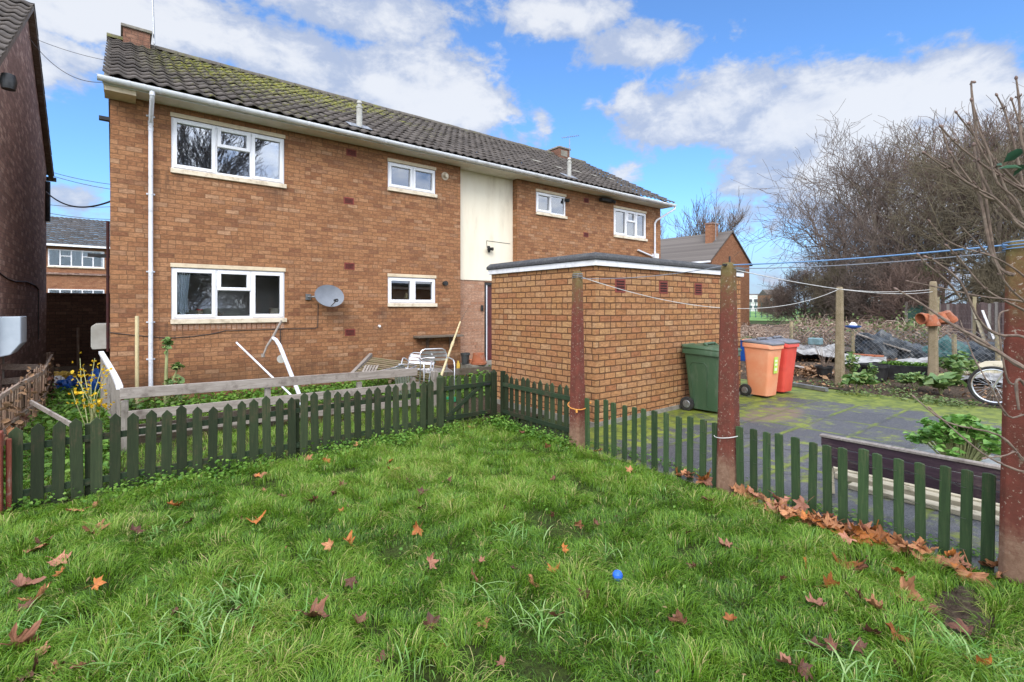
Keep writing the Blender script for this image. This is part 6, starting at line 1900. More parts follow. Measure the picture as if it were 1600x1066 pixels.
for pts, r in brpts: b.tube(pts, [r, r, r * .8, r * .5], 3, cap=False)
me_v = np.array(b.v); tint = np.repeat(np.random.default_rng(3).uniform(0, 1, len(brpts)), 12)
fast_b = fast_mesh('brambles', me_v, np.array(b.f), M['bramble'], None, tint); tag(fast_b, kind='stuff')
P = []
for k in range(9000):
    p = in_bramble(); h = bramble_h(p.x, p.y) * (.62 if p.y > p.x * .395 else 1.0); P.append((p.x, p.y, g.uniform(.05, 1.0) * h))
tag(leaf_obj('bramble_leaves', P, .12, 'bramble', None, .2, .5, 81), kind='stuff')
P = []
for k in range(1500):
    px = g.choice([g.uniform(1400, 1470), g.uniform(1240, 1470)]); p = atZ(px, 480, g.uniform(20.4, 25)); P.append((p.x, p.y, abs(g.gauss(.5, .35)) + .05))
tag(leaf_obj('bramble_greenery', P, .13, 'dullgreen', None, .3, .6, 82), kind='stuff')
tag(bumpy('rough_mound', 20.6, 46, -6, 26, .5, .05, .30, plain('dead_undergrowth', (.10, .07, .05), (.055, .04, .028), rough=1.0, sc=6, bmp=1.0, bd=.05), .35, 2), kind='structure')


# ------------------------------------------------------------------ bare trees
def grow_tree(seed, H, spread, levels, kids, lean=(0, 0), up=.25, trunk_r=.2, first=.18, droop=0.0, wig=.16, twig_r=.006, lenk=.62):
    g = random.Random(seed); big, small = [], []

    def go(p, d, L, r, lv):
        n = 4 if lv < 2 else 3; pts, rs = [p], [r]; q = p; v = d
        for i in range(n):
            v = (v + Vector((g.gauss(0, wig), g.gauss(0, wig), g.gauss(0, wig) + (up if lv > 0 else 0) * .25 - droop * lv * .05))).normalized()
            q = q + v * (L / n); pts.append(q); rs.append(max(twig_r, r * (1 - .62 * (i + 1) / n)))
        (big if lv < 2 else small).append((pts, rs, lv))
        if lv >= levels: return
        k = kids[lv]
        for c in range(k):
            u = first + (1 - first) * (c + g.random()) / k if lv == 0 else .22 + .78 * (c + g.random()) / k
            i = min(int(u * n), n - 1); base = pts[i].lerp(pts[i + 1], u * n - i); dv = (pts[i + 1] - pts[i]).normalized()
            az = g.uniform(0, 6.283); pr = dv.cross(Vector((math.cos(az), math.sin(az), .3))).normalized()
            an = g.uniform(.45, 1.05) * spread
            nd = (dv * math.cos(an) + pr * math.sin(an) + Vector((0, 0, up * .5))).normalized()
            go(base, nd, L * lenk * g.uniform(.75, 1.25) * (1.15 - .45 * u if lv == 0 else 1), max(twig_r, r * .55 * (1.1 - .6 * u)), lv + 1)
    go(Vector((0, 0, -.2)), Vector((lean[0], lean[1], 1)).normalized(), H, trunk_r, 0)
    return big, small


def tube_mesh(name, lines, mat, sides, parent):
    b = MB(); Vs, Fs = [], []
    for pts, rs, lv in lines: b.tube(pts, list(rs), sides if lv < 3 else 3, cap=False)
    return fast_mesh(name, np.array(b.v), np.array(b.f), mat, parent, smooth=True)


def tree(name, loc, label, seed, H, spread, levels, kids, group=None, twig='twig', cat='tree', sc=1.0, rz=0, **kw):
    t = thing(name, (0, 0, 0), label, cat, group)
    bg_, sm = grow_tree(seed, H, spread, levels, kids, **kw)
    tube_mesh('trunk', bg_, M['bark'], 6, t); tube_mesh('crown', sm, M[twig], 4, t)
    t.location = loc; t.scale = (sc, sc, sc); t.rotation_euler = (0, 0, R(rz))
    return t


def retree(src, loc, label, sc, rz, twig=None):
    c = copy_tree(src); c.location = loc; c.scale = (sc, sc, sc * 1.0); c.rotation_euler = (0, 0, R(rz)); c['label'] = label
    if twig:
        for ch in c.children:
            if ch.name.startswith('crown'): ch.data = ch.data.copy(); ch.data.materials[0] = M[twig]
    return c


def gz(px, Z_, dz=-.1): p = atZ(px, 480, Z_); p.z = dz; return p


TG = 'bare trees along the right of the gardens'
tA = tree('bare_tree', gz(1350, 35), 'broad bare tree leaning left at the left end of the wooded edge', 101, 8.6, 1.15, 4, (10, 7, 6, 6), TG, 'twig', up=.26, trunk_r=.24, first=.2, lean=(-.08, .12), wig=.27, twig_r=.011)
tB = tree('bare_tree', gz(1445, 32), 'tallest bare tree in the middle of the wooded edge', 102, 9.4, .95, 4, (10, 7, 6, 5), TG, 'twig_red', up=.40, trunk_r=.26, first=.22, wig=.25, twig_r=.011)
tC = tree('bare_tree', gz(1545, 27), 'dense bare tree with olive tinged twigs behind the nearest red post', 103, 7.4, 1.05, 4, (11, 7, 6, 5), TG, 'twig_olive', up=.32, trunk_r=.22, first=.12, wig=.26, twig_r=.010)
retree(tC, gz(1470, 36), 'bare tree with reddish twigs filling the gap behind the post with pots', 1.2, 70, 'twig_red')
retree(tA, gz(1405, 40), 'rounded bare tree just left of the tallest tree in the wooded edge', 1.2, 215, 'twig')
retree(tB, gz(1600, 33), 'tall bare tree at the far right edge', 1.05, 200, 'twig_red')
retree(tB, gz(1520, 42), 'tall bare tree standing farthest back in the wooded edge', 1.3, 310, 'twig')
retree(tA, gz(1290, 46), 'spreading bare tree at the left tip of the wooded edge', .95, 60, 'twig')
sB = tree('bare_bush', gz(1255, 38), 'rounded grey brown bush left of the bare trees', 105, 3.0, 1.15, 4, (11, 8, 7, 6), 'bare bushes below the trees', 'twig', 'bush', up=.3, trunk_r=.12, first=.05, twig_r=.010, lenk=.66)
retree(sB, gz(1300, 33), 'olive tinged bush in front of the broad leaning tree', .95, 120, 'twig_olive')
retree(sB, gz(1375, 30), 'brown bush behind the bird feeder post', .95, 200, 'twig')
retree(sB, gz(1430, 28), 'tangled reddish bush behind the post with pots', .95, 280, 'twig_red')
retree(sB, gz(1560, 27), 'tangled bush behind the brown garden fence', 1.0, 30, 'twig_olive')
retree(sB, gz(1215, 70), 'small far bush beside the gable house', .9, 330, 'twig')
tD = tree('bare_tree', gz(1066, 55), 'bare tree rising behind the far end of the brown house', 106, 7.6, .66, 4, (9, 6, 6, 5), None, 'twig', up=.48, trunk_r=.26, first=.3, wig=.17, twig_r=.015)
retree(tD, gz(1048, 62), 'slender bare tree half hidden behind the far end of the brown house', .92, 120)
retree(tD, (1.6, -15, 0), 'bare tree behind the camera mirrored in the upper left window', 1.25, 45)
retree(tA, (9.0, -16, 0), 'broad bare tree behind the camera mirrored in the lower windows', .8, 45)
for x_, y_, r_ in ((-2.0, -9.5, 20), (1.8, -9.0, 110), (5.6, -9.6, 200), (9.5, -9.2, 300)): retree(sB, (x_, y_, 0), 'tall bare bush in the row behind the camera mirrored in the lower windows', 1.15, r_)['group'] = 'bushes behind the camera'
hb = thing('evergreen_hedge', gz(1310, 44), 'dark evergreen shrub low at the left of the wooded edge', 'shrub')
L0 = wloc(hb); leaf_obj('crown', np.concatenate([clump_pts(900, (L0.x + dx_, L0.y + dy_, .9), (1.5, 1.5, 1.3), 5 + int(dx_ * 3), -.1) for dx_, dy_ in ((0, 0), (1.6, -1.4), (-1.3, 1.3))]), .30, 'evergreen', hb, .3, .5, 91)
b = MB(); b.tube([(L0.x, L0.y, -.1), (L0.x, L0.y, 1.2)], [.1, .05], 6); b.build('trunk', M['bark'], hb)
iv = thing('ivy_clump', gz(1440, 29), 'dull green ivy growing up among the bare trees', 'ivy')
L0 = wloc(iv); leaf_obj('leaves', np.concatenate([clump_pts(500, (L0.x, L0.y, 1.5 + k * .9), (1.1, 1.1, .8), 40 + k) for k in range(3)]), .22, 'dullgreen', iv, .2, .7, 92)
b = MB(); b.tube([(L0.x, L0.y, -.1), (L0.x + .2, L0.y, 3.2)], [.12, .05], 6); b.build('trunk', M['bark'], iv)

# ------------------------------------------------------------------ shrub close to the camera at the right
fb = thing('bare_shrub', (3.55, .02, 0), 'bare budding shrub reaching in from the right edge close to the camera', 'shrub')
root = Vector((3.55, .02, 0)); crown_ = Vector((3.25, .1, .75))
BRN = [  # (list of (px, py, depth)), base radius mm, bud at tip
    ([(1640, 452, 2.5), (1583, 428, 2.5), (1556, 413, 2.45), (1539, 308 + 0, 2.4)], 0, 0),
]
def br(pts, r0, r1, bud=True, parent=fb):
    P = [atZ(x, y, z) for x, y, z in pts]
    # rounder line through the points
    Q = []
    for i in range(len(P) - 1):
        p0, p1, p2, p3 = P[max(i - 1, 0)], P[i], P[i + 1], P[min(i + 2, len(P) - 1)]
        for k in range(4):
            t = k / 4; Q.append(.5 * ((2 * p1) + (p2 - p0) * t + (2 * p0 - 5 * p1 + 4 * p2 - p3) * t * t + (3 * p1 - p0 - 3 * p2 + p3) * t ** 3))
    Q.append(P[-1]); n = len(Q); b = MB(); r0 *= .78; r1 *= .82
    rs = [r0 + (r1 - r0) * i / (n - 1) for i in range(n)]
    for i in range(3, n - 2, 6): rs[i] *= 1.3
    b.tube(Q, rs, 7)
    if bud:
        m = b; d = (Q[-1] - Q[-2]).normalized(); e = Q[-1]
        m.tube([e - d * .004, e + d * .004, e + d * .011, e + d * .018], [r1 * .9, r1 * 1.9, r1 * 1.7, r1 * .3], 8, 1)
        s = d.cross(Vector((0, 0, 1))).normalized()
        for kk in (n // 2, n - 4):
            for sg in (-1, 1):
                c = Q[kk] + s * sg * rs[kk]; m.tube([c, c + s * sg * .007 + d * .006, c + s * sg * .009 + d * .014], [r1 * .6, r1 * 1.1, r1 * .25], 6, 1)
    b.build('branch', [M['bush_stem'], M['bud']], parent, smooth=True)
    return Q


T = 2.55
br([(1700, 500, T), (1640, 462, T), (1600, 441, T), (1578, 430, T), (1556, 409, T), (1541, 395 - 80, T), (1530, 250, T), (1518, 140, T), (1520, 128, T)][3:], .0105, .0045)
br([(1690, 520, T), (1630, 462, T), (1583, 430, T), (1553, 408, T), (1530, 375 - 70, T), (1510, 285, T), (1490, 262, T), (1472, 200, T)][2:], .012, .005)
br([(1600, 334, 2.5), (1577, 308, 2.5), (1553, 252, 2.5), (1540, 225, 2.5), (1519, 158, 2.5)], .009, .004)
br([(1600, 340, 2.45), (1585, 310, 2.45), (1558, 285, 2.45), (1545, 240, 2.45), (1528, 200, 2.45), (1518, 158, 2.45)], .008, .004)
br([(1625, 280, 2.4), (1597, 225, 2.4), (1593, 165, 2.4), (1588, 124, 2.4)], .009, .0045)
br([(1615, 290, 2.4), (1598, 210, 2.4), (1581, 157, 2.4)], .008, .004)
br([(1600, 300, 2.6), (1588, 240, 2.6), (1572, 180, 2.6), (1558, 150, 2.6)], .008, .004)
br([(1610, 305, 2.6), (1556, 252, 2.6), (1536, 230, 2.6), (1495, 177, 2.6)], .008, .004)
br([(1640, 380, 2.5), (1600, 352, 2.5), (1565, 330, 2.5), (1530, 265, 2.5), (1522, 228, 2.5)], .0105, .006)
br([(1640, 330, 2.5), (1600, 300, 2.5), (1560, 275, 2.5), (1500, 230, 2.5), (1471, 199, 2.5)], .009, .0045)
br([(1640, 300, 2.5), (1590, 290, 2.5), (1545, 255, 2.5), (1515, 195, 2.5)], .009, .0045)
br([(1660, 400, 2.6), (1600, 357, 2.6), (1570, 325, 2.6), (1545, 310, 2.6), (1500, 272, 2.6), (1445, 240, 2.6)], .012, .005)
br([(1630, 395, 2.35), (1583, 340, 2.35), (1555, 310, 2.35), (1527, 295, 2.35), (1490, 272, 2.35), (1445, 240, 2.35)][1:] , .007, .004)
br([(1680, 405, 2.4), (1600, 358, 2.4), (1578, 338, 2.4), (1558, 315, 2.4), (1530, 300, 2.4), (1485, 240, 2.4)], .0125, .0045)
br([(1640, 470, 2.3), (1592, 425, 2.3), (1548, 400, 2.3), (1512, 390, 2.3), (1478, 375, 2.3), (1453, 347, 2.3)], .006, .003)
br([(1548, 400, 2.3), (1530, 383, 2.3), (1503, 355, 2.3)], .005, .003, False)
br([(1700, 735, 2.2), (1640, 712, 2.2), (1600, 690, 2.2), (1560, 660, 2.2), (1530, 540, 2.25), (1490, 506, 2.3), (1420, 480, 2.35), (1385, 450, 2.4)][:1] + [(1660, 600, 2.2), (1600, 575, 2.2), (1560, 550, 2.25), (1530, 530, 2.25), (1487, 507, 2.3), (1440, 475, 2.35), (1402, 453, 2.4)], .015, .004)
br([(1560, 550, 2.25), (1525, 533, 2.25), (1500, 512, 2.3), (1486, 506, 2.3)], .008, .006, False)
br([(1640, 560, 2.3), (1600, 527, 2.3), (1560, 523, 2.3), (1530, 500, 2.3), (1500, 440, 2.3), (1460, 408, 2.3), (1448, 402, 2.3)], .009, .004)
br([(1500, 465, 2.35), (1480, 440, 2.35), (1450, 415, 2.35), (1436, 400, 2.35)], .007, .004)
br([(1640, 480, 2.45), (1590, 470, 2.45), (1530, 463, 2.45), (1470, 450, 2.45), (1420, 440, 2.45)], .007, .003)
br([(1640, 505, 2.5), (1590, 480, 2.5), (1540, 452, 2.5), (1500, 405, 2.5), (1480, 385, 2.5)], .008, .004)
br([(1650, 500, 2.4), (1600, 470, 2.4), (1570, 440, 2.4), (1552, 402, 2.4)], .008, .004)
br([(1590, 600, 2.3), (1573, 590, 2.3), (1560, 500, 2.3), (1575, 485, 2.3)], .006, .004, False)
br([(1640, 655, 2.2), (1603, 648, 2.2), (1575, 650, 2.2), (1545, 600, 2.2), (1520, 555, 2.25), (1500, 500, 2.3)], .006, .0028, False)
br([(1680, 700, 2.1), (1600, 720, 2.1), (1560, 640 + 40, 2.1), (1480, 660, 2.1), (1430, 622, 2.15)][1:], .006, .003)
br([(1700, 790, 2.1), (1620, 742, 2.1), (1590, 735, 2.1), (1545, 715, 2.1), (1500, 680, 2.1), (1455, 640, 2.15)], .007, .003)
br([(1640, 700, 2.1), (1601, 720, 2.1), (1588, 706, 2.1), (1570, 712, 2.1), (1540, 716, 2.1)], .005, .003)
br([(1640, 690, 2.15), (1603, 605, 2.15), (1588, 597, 2.15), (1592, 640, 2.15)], .008, .006, False)
# main stems down to the ground
for (x, y, z), r in (((1660, 400, 2.6), .016), ((1660, 600, 2.2), .02), ((1700, 790, 2.1), .012), ((1640, 330, 2.5), .014), ((1640, 505, 2.5), .012), ((1640, 655, 2.2), .010)):
    e = atZ(x, y, z); b = MB(); m_ = root.lerp(e, .55) + Vector((.12, -.05, .05)); b.tube([root - Vector((0, 0, .1)), m_, e], [r * 1.3, r * 1.15, r], 8); b.build('stem', M['bush_stem'], fb, smooth=True)
C = [atZ(x, y, 2.5) for x, y in ((1557, 259), (1585, 243), (1592, 268), (1600, 262), (1578, 262), (1605, 240))]
V, Fq, tt = leaf_cloud(np.array([tuple(c) for c in C]), .075, .6, .25, .55, 8); fast_mesh('leaves', V, Fq, M['privet'], fb, tt)

# ------------------------------------------------------------------ grass
def lawn_h(x, y): return -.015 + .022 * mnoise.fractal(Vector((x * 1.3, y * 1.3, 0)), 1.0, 2.0, 4)


def vnoise(X, Y, sc, seed):
    """smooth lattice noise, 0..1"""
    T = np.random.default_rng(seed).uniform(0, 1, (64, 64)); x, y = X * sc + 17.3, Y * sc + 29.1
    i, j = np.floor(x).astype(int), np.floor(y).astype(int); u, v = x - i, y - j; u, v = u * u * (3 - 2 * u), v * v * (3 - 2 * v)
    a, b_, c, d = T[i % 64, j % 64], T[(i + 1) % 64, j % 64], T[i % 64, (j + 1) % 64], T[(i + 1) % 64, (j + 1) % 64]
    return (a * (1 - u) + b_ * u) * (1 - v) + (c * (1 - u) + d * u) * v


def make_grass(name, N, seed, xr, yr, keep, hmin, hmax, wmin, wmax, mat, tint_bias=0.0, lean=.75):
    g = np.random.default_rng(seed)
    X, Y = g.uniform(*xr, N), g.uniform(*yr, N)
    k = keep(X, Y, g); X, Y = X[k], Y[k]
    k = g.uniform(0, 1, len(X)) > .93 * np.clip((vnoise(X, Y, 2.6, 9) * .6 + vnoise(X, Y, 7.5, 10) * .4 - .66) * 9, 0, 1); X, Y = X[k], Y[k]; N = len(X)
    # tussocks: blades fan out from clump centres; patches differ in length and colour
    n1, n2, n3, n4 = vnoise(X, Y, 1.1, 1), vnoise(X, Y, 3.2, 2), vnoise(X, Y, 8.0, 3), vnoise(X, Y, 5.0, 4)
    e = .02; gx = vnoise(X + e, Y, 6.5, 5) - vnoise(X - e, Y, 6.5, 5); gyy = vnoise(X, Y + e, 6.5, 5) - vnoise(X, Y - e, 6.5, 5)
    fan = np.arctan2(-gyy, -gx)
    amt = .36 + .55 * n2 + .50 * n3 + .3 * (n1 - .5)
    h = g.uniform(hmin, hmax, N) * amt; w_ = g.uniform(wmin, wmax, N)
    ang = fan + 1.6 * (n1 - .5) + g.normal(0, .75, N); le = np.clip(np.abs(g.normal(lean, .35, N)) * (.6 + .8 * n4), .05, 1.7)
    d = np.stack([np.cos(ang), np.sin(ang), np.zeros(N)], 1); s = np.stack([-np.sin(ang), np.cos(ang), np.zeros(N)], 1)
    tw = g.normal(0, .6, N)[:, None]; s = s * np.cos(tw) + d * np.sin(tw) * .6
    Z = -.012 + .010 * (n2 - .5)
    B = np.stack([X, Y, Z], 1); up = np.array([0, 0, 1.0])
    m1 = B + up * (h * .5)[:, None] + d * (h * le * .25)[:, None]
    m2 = B + up * (h * (.84 - .10 * le))[:, None] + d * (h * le * .68)[:, None]
    tp = B + up * (h * (1.0 - .40 * le))[:, None] + d * (h * le * 1.2)[:, None]
    hw = (w_ * .5)[:, None]
    V = np.stack([B - s * hw, B + s * hw, m1 + s * hw * .95, m1 - s * hw * .95, m2 + s * hw * .7, m2 - s * hw * .7, tp + s * hw * .12, tp - s * hw * .12], 1).reshape(-1, 3)
    i = np.arange(N)[:, None] * 8
    Fq = np.concatenate([i + np.array([[0, 1, 2, 3]]), i + np.array([[3, 2, 4, 5]]), i + np.array([[5, 4, 6, 7]])], 0)
    t = np.clip(.40 + .30 * (n1 - .5) + .28 * (n2 - .5) + .25 * (n3 - .5) + g.normal(0, .19, N) + tint_bias, 0, .97)
    dead = g.uniform(0, 1, N) < .03 + .10 * (n4 > .78); t[dead] = .98
    return tag(fast_mesh(name, V, Fq, M[mat], None, np.repeat(t, 8)), kind='stuff')


def near_cam(X, Y): return np.hypot(X, Y)


def keep_lawn(X, Y, g):
    dep = X * FW[0] + Y * FW[1]
    dens = np.clip(1.25 - dep * .13, .45, 1.0)
    bs = onG(1500, 958); bare = ((X - bs.x) / .36) ** 2 + ((Y - bs.y) / .11) ** 2 < g.uniform(.35, 1.3, len(X))
    edge = (X < 4.17) & (Y < 5.58)
    out = (dep < 1.6)
    return (g.uniform(0, 1, len(X)) < dens) & edge & ~bare & (~out | (g.uniform(0, 1, len(X)) < .12))


make_grass('lawn_grass', 460000, 1, (-1.6, 4.18), (-.8, 5.6), keep_lawn, .042, .108, .0024, .0050, 'grass')
# coarser pale tufts
g = np.random.default_rng(44)
tufts = [(onG(px, py), n, hh) for px, py, n, hh in ((305, 1000, 230, .19), (355, 960, 80, .18), (700, 790, 40, .13), (800, 840, 60, .16), (835, 985, 36, .18), (745, 950, 14, .24), (1500, 1035, 60, .18), (1330, 1055, 50, .16), (1540, 1050, 50, .2), (250, 835, 40, .12), (215, 1030, 60, .16), (940, 870, 26, .13), (1290, 860, 36, .12), (475, 880, 26, .13), (1010, 1010, 30, .13), (640, 1045, 30, .15), (60, 985, 50, .15), (1045, 770, 24, .1))]
Xs, Ys, Hs = [], [], []
for p, n, hh in tufts:
    r_ = .05 + n * .0007; Xs.append(g.normal(p.x, r_, n)); Ys.append(g.normal(p.y, r_, n)); Hs.append(g.uniform(.5, 1.15, n) * hh)
X, Y, h = map(np.concatenate, (Xs, Ys, Hs)); N = len(X); ang = g.uniform(0, 6.28, N); le = g.uniform(.6, 1.25, N)
d = np.stack([np.cos(ang), np.sin(ang), np.zeros(N)], 1); s = np.stack([-np.sin(ang), np.cos(ang), np.zeros(N)], 1); B = np.stack([X, Y, np.zeros(N) - .01], 1); up = np.array([0, 0, 1.0]); hw = g.uniform(.002, .0042, N)[:, None]
K = []
for u, ww in ((0, 1), (.3, 1), (.55, .95), (.78, .75), (1, .1)):
    c = B + d * (h * le * (u ** 1.6) * .9)[:, None] + up * (h * (u - .52 * le * u ** 2.6))[:, None]; K += [c - s * hw * ww, c + s * hw * ww]
V = np.stack(K, 1).reshape(-1, 3); i = np.arange(N)[:, None] * 10
Fq = np.concatenate([i + np.array([[2 * k, 2 * k + 1, 2 * k + 3, 2 * k + 2]]) for k in range(4)], 0)
tag(fast_mesh('coarse_grass_tufts', V, Fq, M['grass_pale'], None, np.repeat(g.uniform(0, 1, N), 10)), kind='stuff')
# clover and small weeds in the lawn
N = 2600; X, Y = g.uniform(-1, 4.1, N), g.uniform(.6, 5.5, N); k = (np.sin(X * 4 + Y * 3) + np.sin(Y * 5.5 - X)) + g.normal(0, .5, N) > .9
tag(leaf_obj('lawn_clover', np.stack([X, Y, .02 + g.uniform(0, .03, N)], 1)[k], .022, 'weed', None, 1.2, .9, 45), kind='stuff')
# rough grass by the left posts, yard strip, patio joints and beyond
def keep_all(X, Y, g): return np.ones(len(X), bool)
make_grass('yard_grass', 26000, 2, (-1.4, 4.3), (5.72, 7.5), keep_all, .04, .11, .003, .006, 'grass')
make_grass('yard_bed_grass', 26000, 3, (0, 7.4), (7.5, 10.5), keep_all, .03, .10, .003, .007, 'grass')
make_grass('alley_grass', 9000, 4, (-1.0, -.1), (5.9, 13), keep_all, .03, .10, .003, .007, 'grass')

# bare patch of soil in the lawn near the third post
crumple('bare_soil', (*onG(1500, 958)[:2], -.03), (.40, .13, .05), 'soil', None, None, 3, n=4)['kind'] = 'stuff'

# ------------------------------------------------------------------ fallen leaves
def leaf_mesh(seed, mat, big=1.0):
    """five lobed plane leaf, curled"""
    g = random.Random(seed); pts = []
    lob = [(-104, .66), (-54, .88), (0, 1.0), (54, .88), (104, .66)]
    ring = [(-.0, -.12)]
    for i, (a, L) in enumerate(lob):
        a = R(a + g.uniform(-6, 6)); L *= g.uniform(.88, 1.1)
        def pt(aa, r): return (r * math.sin(aa), r * math.cos(aa))
        ring += [pt(a - .30, L * .70), pt(a - .17, L * .76), pt(a - .12, L * .86), pt(a, L), pt(a + .13, L * .84), pt(a + .19, L * .73), pt(a + .31, L * .69)]
        if i < 4:
            mid_ = (a + R(lob[i + 1][0])) / 2; ring.append(pt(mid_, .52))
    cx, cy = g.uniform(2.2, 5.0), g.uniform(-.6, 3.2); fx = g.choice((g.uniform(.3, .8), g.uniform(.9, 1.7))); ph = g.uniform(0, 6)
    def lift(x, y):
        r2 = math.hypot(x, y)
        return .30 * fx * cx * x * x * .6 + .16 * cy * max(0, y) ** 2 * .7 + .08 * math.sin(7 * x + ph) + .075 * math.sin(8 * y + ph * 2) - .02 * r2
    b = MB(); V = [(0, .05, lift(0, .05))]; n = len(ring)
    inner = [(x * .5, y * .5) for x, y in ring]
    V += [(x, y, lift(x, y)) for x, y in inner] + [(x, y, lift(x, y) + g.uniform(-.05, .09)) for x, y in ring]
    fs = [(0, 1 + i, 1 + (i + 1) % n) for i in range(n)] + [(1 + i, 1 + n + i, 1 + n + (i + 1) % n, 1 + (i + 1) % n) for i in range(n)]
    b.add([(x * .085 * big, y * .085 * big, z * .085 * big) for x, y, z in V], fs)
    k = len(b.v); b.tube([(0, -.005, 0), (.004, -.05 * big, .006), (.01, -.085 * big, .002)], [.0016, .0013, .001], 4)
    me = bpy.data.meshes.new('fallen_leaf'); me.from_pydata(b.v, [], b.f); me.materials.append(M[mat]); me.polygons.foreach_set('use_smooth', [True] * len(me.polygons)); me.update()
    return me


LM = {m: [leaf_mesh(17 * k + j * 101, m) for k in range(8)] for j, m in enumerate(('leaf_orange', 'leaf_tan', 'leaf_brown', 'leaf_pink'))}


def drop(p, mat, size, tilt, label, group):
    o = bpy.data.objects.new('fallen_leaf', rnd.choice(LM[mat])); COL.objects.link(o)
    s = size / .17; o.scale = (s, s, s); o.location = p; o.rotation_euler = (R(rnd.gauss(0, tilt)), R(rnd.gauss(0, tilt)), rnd.uniform(0, 6.28))
    return tag(o, label, 'leaf', group)


LAB = {'leaf_orange': ('orange brown fallen leaf lying on the lawn grass', 'orange leaves on the lawn'), 'leaf_tan': ('pale tan fallen leaf lying on the lawn grass', 'tan leaves on the lawn'), 'leaf_brown': ('dark brown withered leaf sunk in the lawn grass', 'dark leaves in the lawn'), 'leaf_pink': ('pinkish brown fallen leaf lying on the lawn grass', 'pinkish leaves on the lawn')}
SPECIAL = {(20, 1008): 'big pinkish leaf with dark veins cut by the lower left edge', (144, 828): 'upright curled tan leaf on the lawn near the left fence end', (486, 960): 'dark red brown leaf in the grass right of the coarse tuft', (1410, 924): 'large tan leaf beside the bare soil near the nearest post', (1322, 880): 'bright orange leaf standing up near the heap of leaves', (402, 812): 'bright orange leaf next to a darker one on the left of the lawn', (1520, 900): 'broad red tan leaf at the foot of the nearest red post', (1066, 974): 'pink pointed leaf standing upright right of the blue ball'}
LV = [(144, 828, .19, 'leaf_tan'), (125, 797, .17, 'leaf_tan'), (150, 790, .14, 'leaf_tan'), (33, 915, .2, 'leaf_pink'), (55, 935, .18, 'leaf_tan'), (20, 1008, .23, 'leaf_pink'), (45, 1052, .18, 'leaf_brown'), (410, 743, .17, 'leaf_tan'), (402, 812, .16, 'leaf_orange'), (376, 813, .13, 'leaf_brown'), (270, 789, .15, 'leaf_orange'), (656, 769, .13, 'leaf_brown'), (654, 826, .14, 'leaf_orange'), (547, 850, .15, 'leaf_orange'), (486, 960, .19, 'leaf_brown'), (613, 735, .15, 'leaf_orange'), (608, 722, .12, 'leaf_orange'), (856, 698, .14, 'leaf_tan'), (936, 704, .15, 'leaf_tan'), (867, 893, .12, 'leaf_orange'), (833, 910, .12, 'leaf_tan'), (914, 933, .10, 'leaf_brown'), (1066, 974, .14, 'leaf_pink'), (1275, 945, .14, 'leaf_pink'), (1322, 880, .19, 'leaf_orange'), (1340, 890, .18, 'leaf_pink'), (1293, 916, .16, 'leaf_orange'), (1400, 892, .15, 'leaf_orange'), (1410, 924, .22, 'leaf_tan'), (1372, 949, .14, 'leaf_tan'), (1362, 988, .13, 'leaf_brown'), (1402, 990, .17, 'leaf_orange'), (1138, 853, .15, 'leaf_pink'), (1107, 781, .15, 'leaf_pink'), (510, 718, .12, 'leaf_orange'), (265, 966, .14, 'leaf_brown'), (345, 968, .14, 'leaf_brown'), (562, 972, .11, 'leaf_brown'), (675, 980, .13, 'leaf_brown'), (755, 974, .10, 'leaf_tan'), (595, 1035, .12, 'leaf_brown'), (1140, 968, .09, 'leaf_orange'), (1270, 1008, .13, 'leaf_brown'), (1520, 900, .24, 'leaf_tan'), (1513, 987, .16, 'leaf_brown'), (90, 876, .16, 'leaf_pink'), (55, 858, .18, 'leaf_tan'), (65, 848, .14, 'leaf_brown'), (880, 858, .09, 'leaf_orange'), (548, 906, .10, 'leaf_brown'), (790, 795, .09, 'leaf_brown'), (1005, 720, .12, 'leaf_tan'), (985, 735, .11, 'leaf_tan'), (640, 750, .10, 'leaf_brown'), (480, 715, .12, 'leaf_tan'), (560, 695, .12, 'leaf_tan'), (815, 676, .13, 'leaf_brown'), (735, 668, .13, 'leaf_tan'), (930, 817, .09, 'leaf_brown'), (700, 750, .09, 'leaf_brown'), (1330, 935, .10, 'leaf_brown'), (1450, 950, .12, 'leaf_brown'), (1345, 1015, .12, 'leaf_brown'), (440, 775, .10, 'leaf_brown'), (210, 830, .13, 'leaf_brown'), (525, 770, .10, 'leaf_brown'), (1535, 1040, .14, 'leaf_orange'), (1085, 885, .09, 'leaf_brown')]
for (px, py, sz, mt) in LV:
    p = onG(px, py, .042); lab, grp = LAB[mt]
    if (px, py) in SPECIAL: drop(p, mt, sz * 1.18, 28, SPECIAL[(px, py)], None)
    else: drop(p, mt, sz * 1.08, 26, lab, grp)
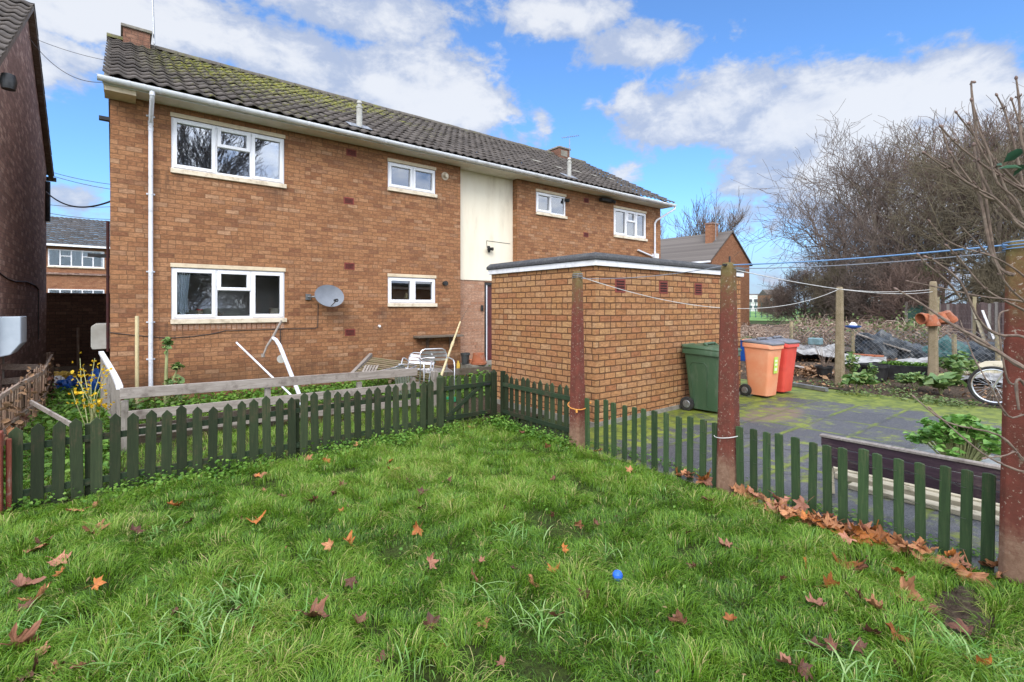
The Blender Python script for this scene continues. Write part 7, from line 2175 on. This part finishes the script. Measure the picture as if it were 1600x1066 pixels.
for k in range(48):
    px, py = rnd.uniform(20, 1500), rnd.uniform(700, 1050); p = onG(px, py, .04)
    if p.x > 4.05 or p.y > 5.45 or p.x < -.6: continue
    mt = rnd.choice(('leaf_brown', 'leaf_brown', 'leaf_pink', 'leaf_orange', 'leaf_tan')); drop(p, mt, rnd.uniform(.07, .13), 32, *LAB[mt])
# the drift of leaves along the low slat fence
DR = [(1075, 741, 5, .04), (1100, 750, 8, .06), (1160, 772, 8, .06), (1185, 785, 10, .07), (1210, 795, 12, .08), (1240, 806, 12, .08), (1270, 815, 9, .07), (1300, 822, 10, .07), (1330, 834, 12, .08), (1355, 842, 10, .08), (1400, 856, 8, .06), (1425, 862, 8, .06), (1450, 872, 6, .06), (1478, 880, 4, .07), (1505, 888, 5, .07), (1540, 880, 3, .06)]
for px, py, n, sp in DR:
    p = onG(px, py, .03)
    for k in range(max(2, int(n * .92))):
        q = p + Vector((rnd.gauss(0, sp * .8), rnd.gauss(0, sp * 1.1), abs(rnd.gauss(0, .022)))); q.x = min(q.x, 4.24)
        drop(q, rnd.choice(('leaf_tan', 'leaf_tan', 'leaf_orange', 'leaf_pink', 'leaf_tan')), rnd.uniform(.12, .21), 26, 'dry curled leaf in the drift heaped along the low slat fence', 'leaves drifted along the slat fence')
for k in range(26):
    y_ = rnd.uniform(6, 12.5); drop(Vector((-.95 + rnd.gauss(0, .10), y_, rnd.uniform(.05, .5))), rnd.choice(('leaf_tan', 'leaf_brown', 'leaf_pink')), rnd.uniform(.10, .15), 60, 'dead leaf caught on the rickety brown board fence', 'leaves caught on the board fence')

# scraps of dead leaf and straw worked into the turf
N = 1500; g = np.random.default_rng(61); X, Y = g.uniform(-1, 4.1, N), g.uniform(.5, 5.5, N); k = vnoise(X, Y, 1.6, 12) + g.normal(0, .2, N) > .5
tag(leaf_obj('lawn_litter', np.stack([X, Y, .012 + np.abs(g.normal(0, .014, N))], 1)[k], .026, 'turf_scrap', None, .5, .35, 62), kind='stuff')

# small blue ball
p = onG(965, 914, .0)
bb_ = MB(); bb_.lathe([(.006, -.03), (.02, -.026), (.029, -.010), (.031, 0), (.029, .012), (.021, .024), (.007, .031)], (p.x, p.y, .055), 12)
tag(bb_.build('ball', M['blue_ball'], None, at=(p.x, p.y, .055)), 'small bright blue dimpled ball sitting in the lawn', 'ball')
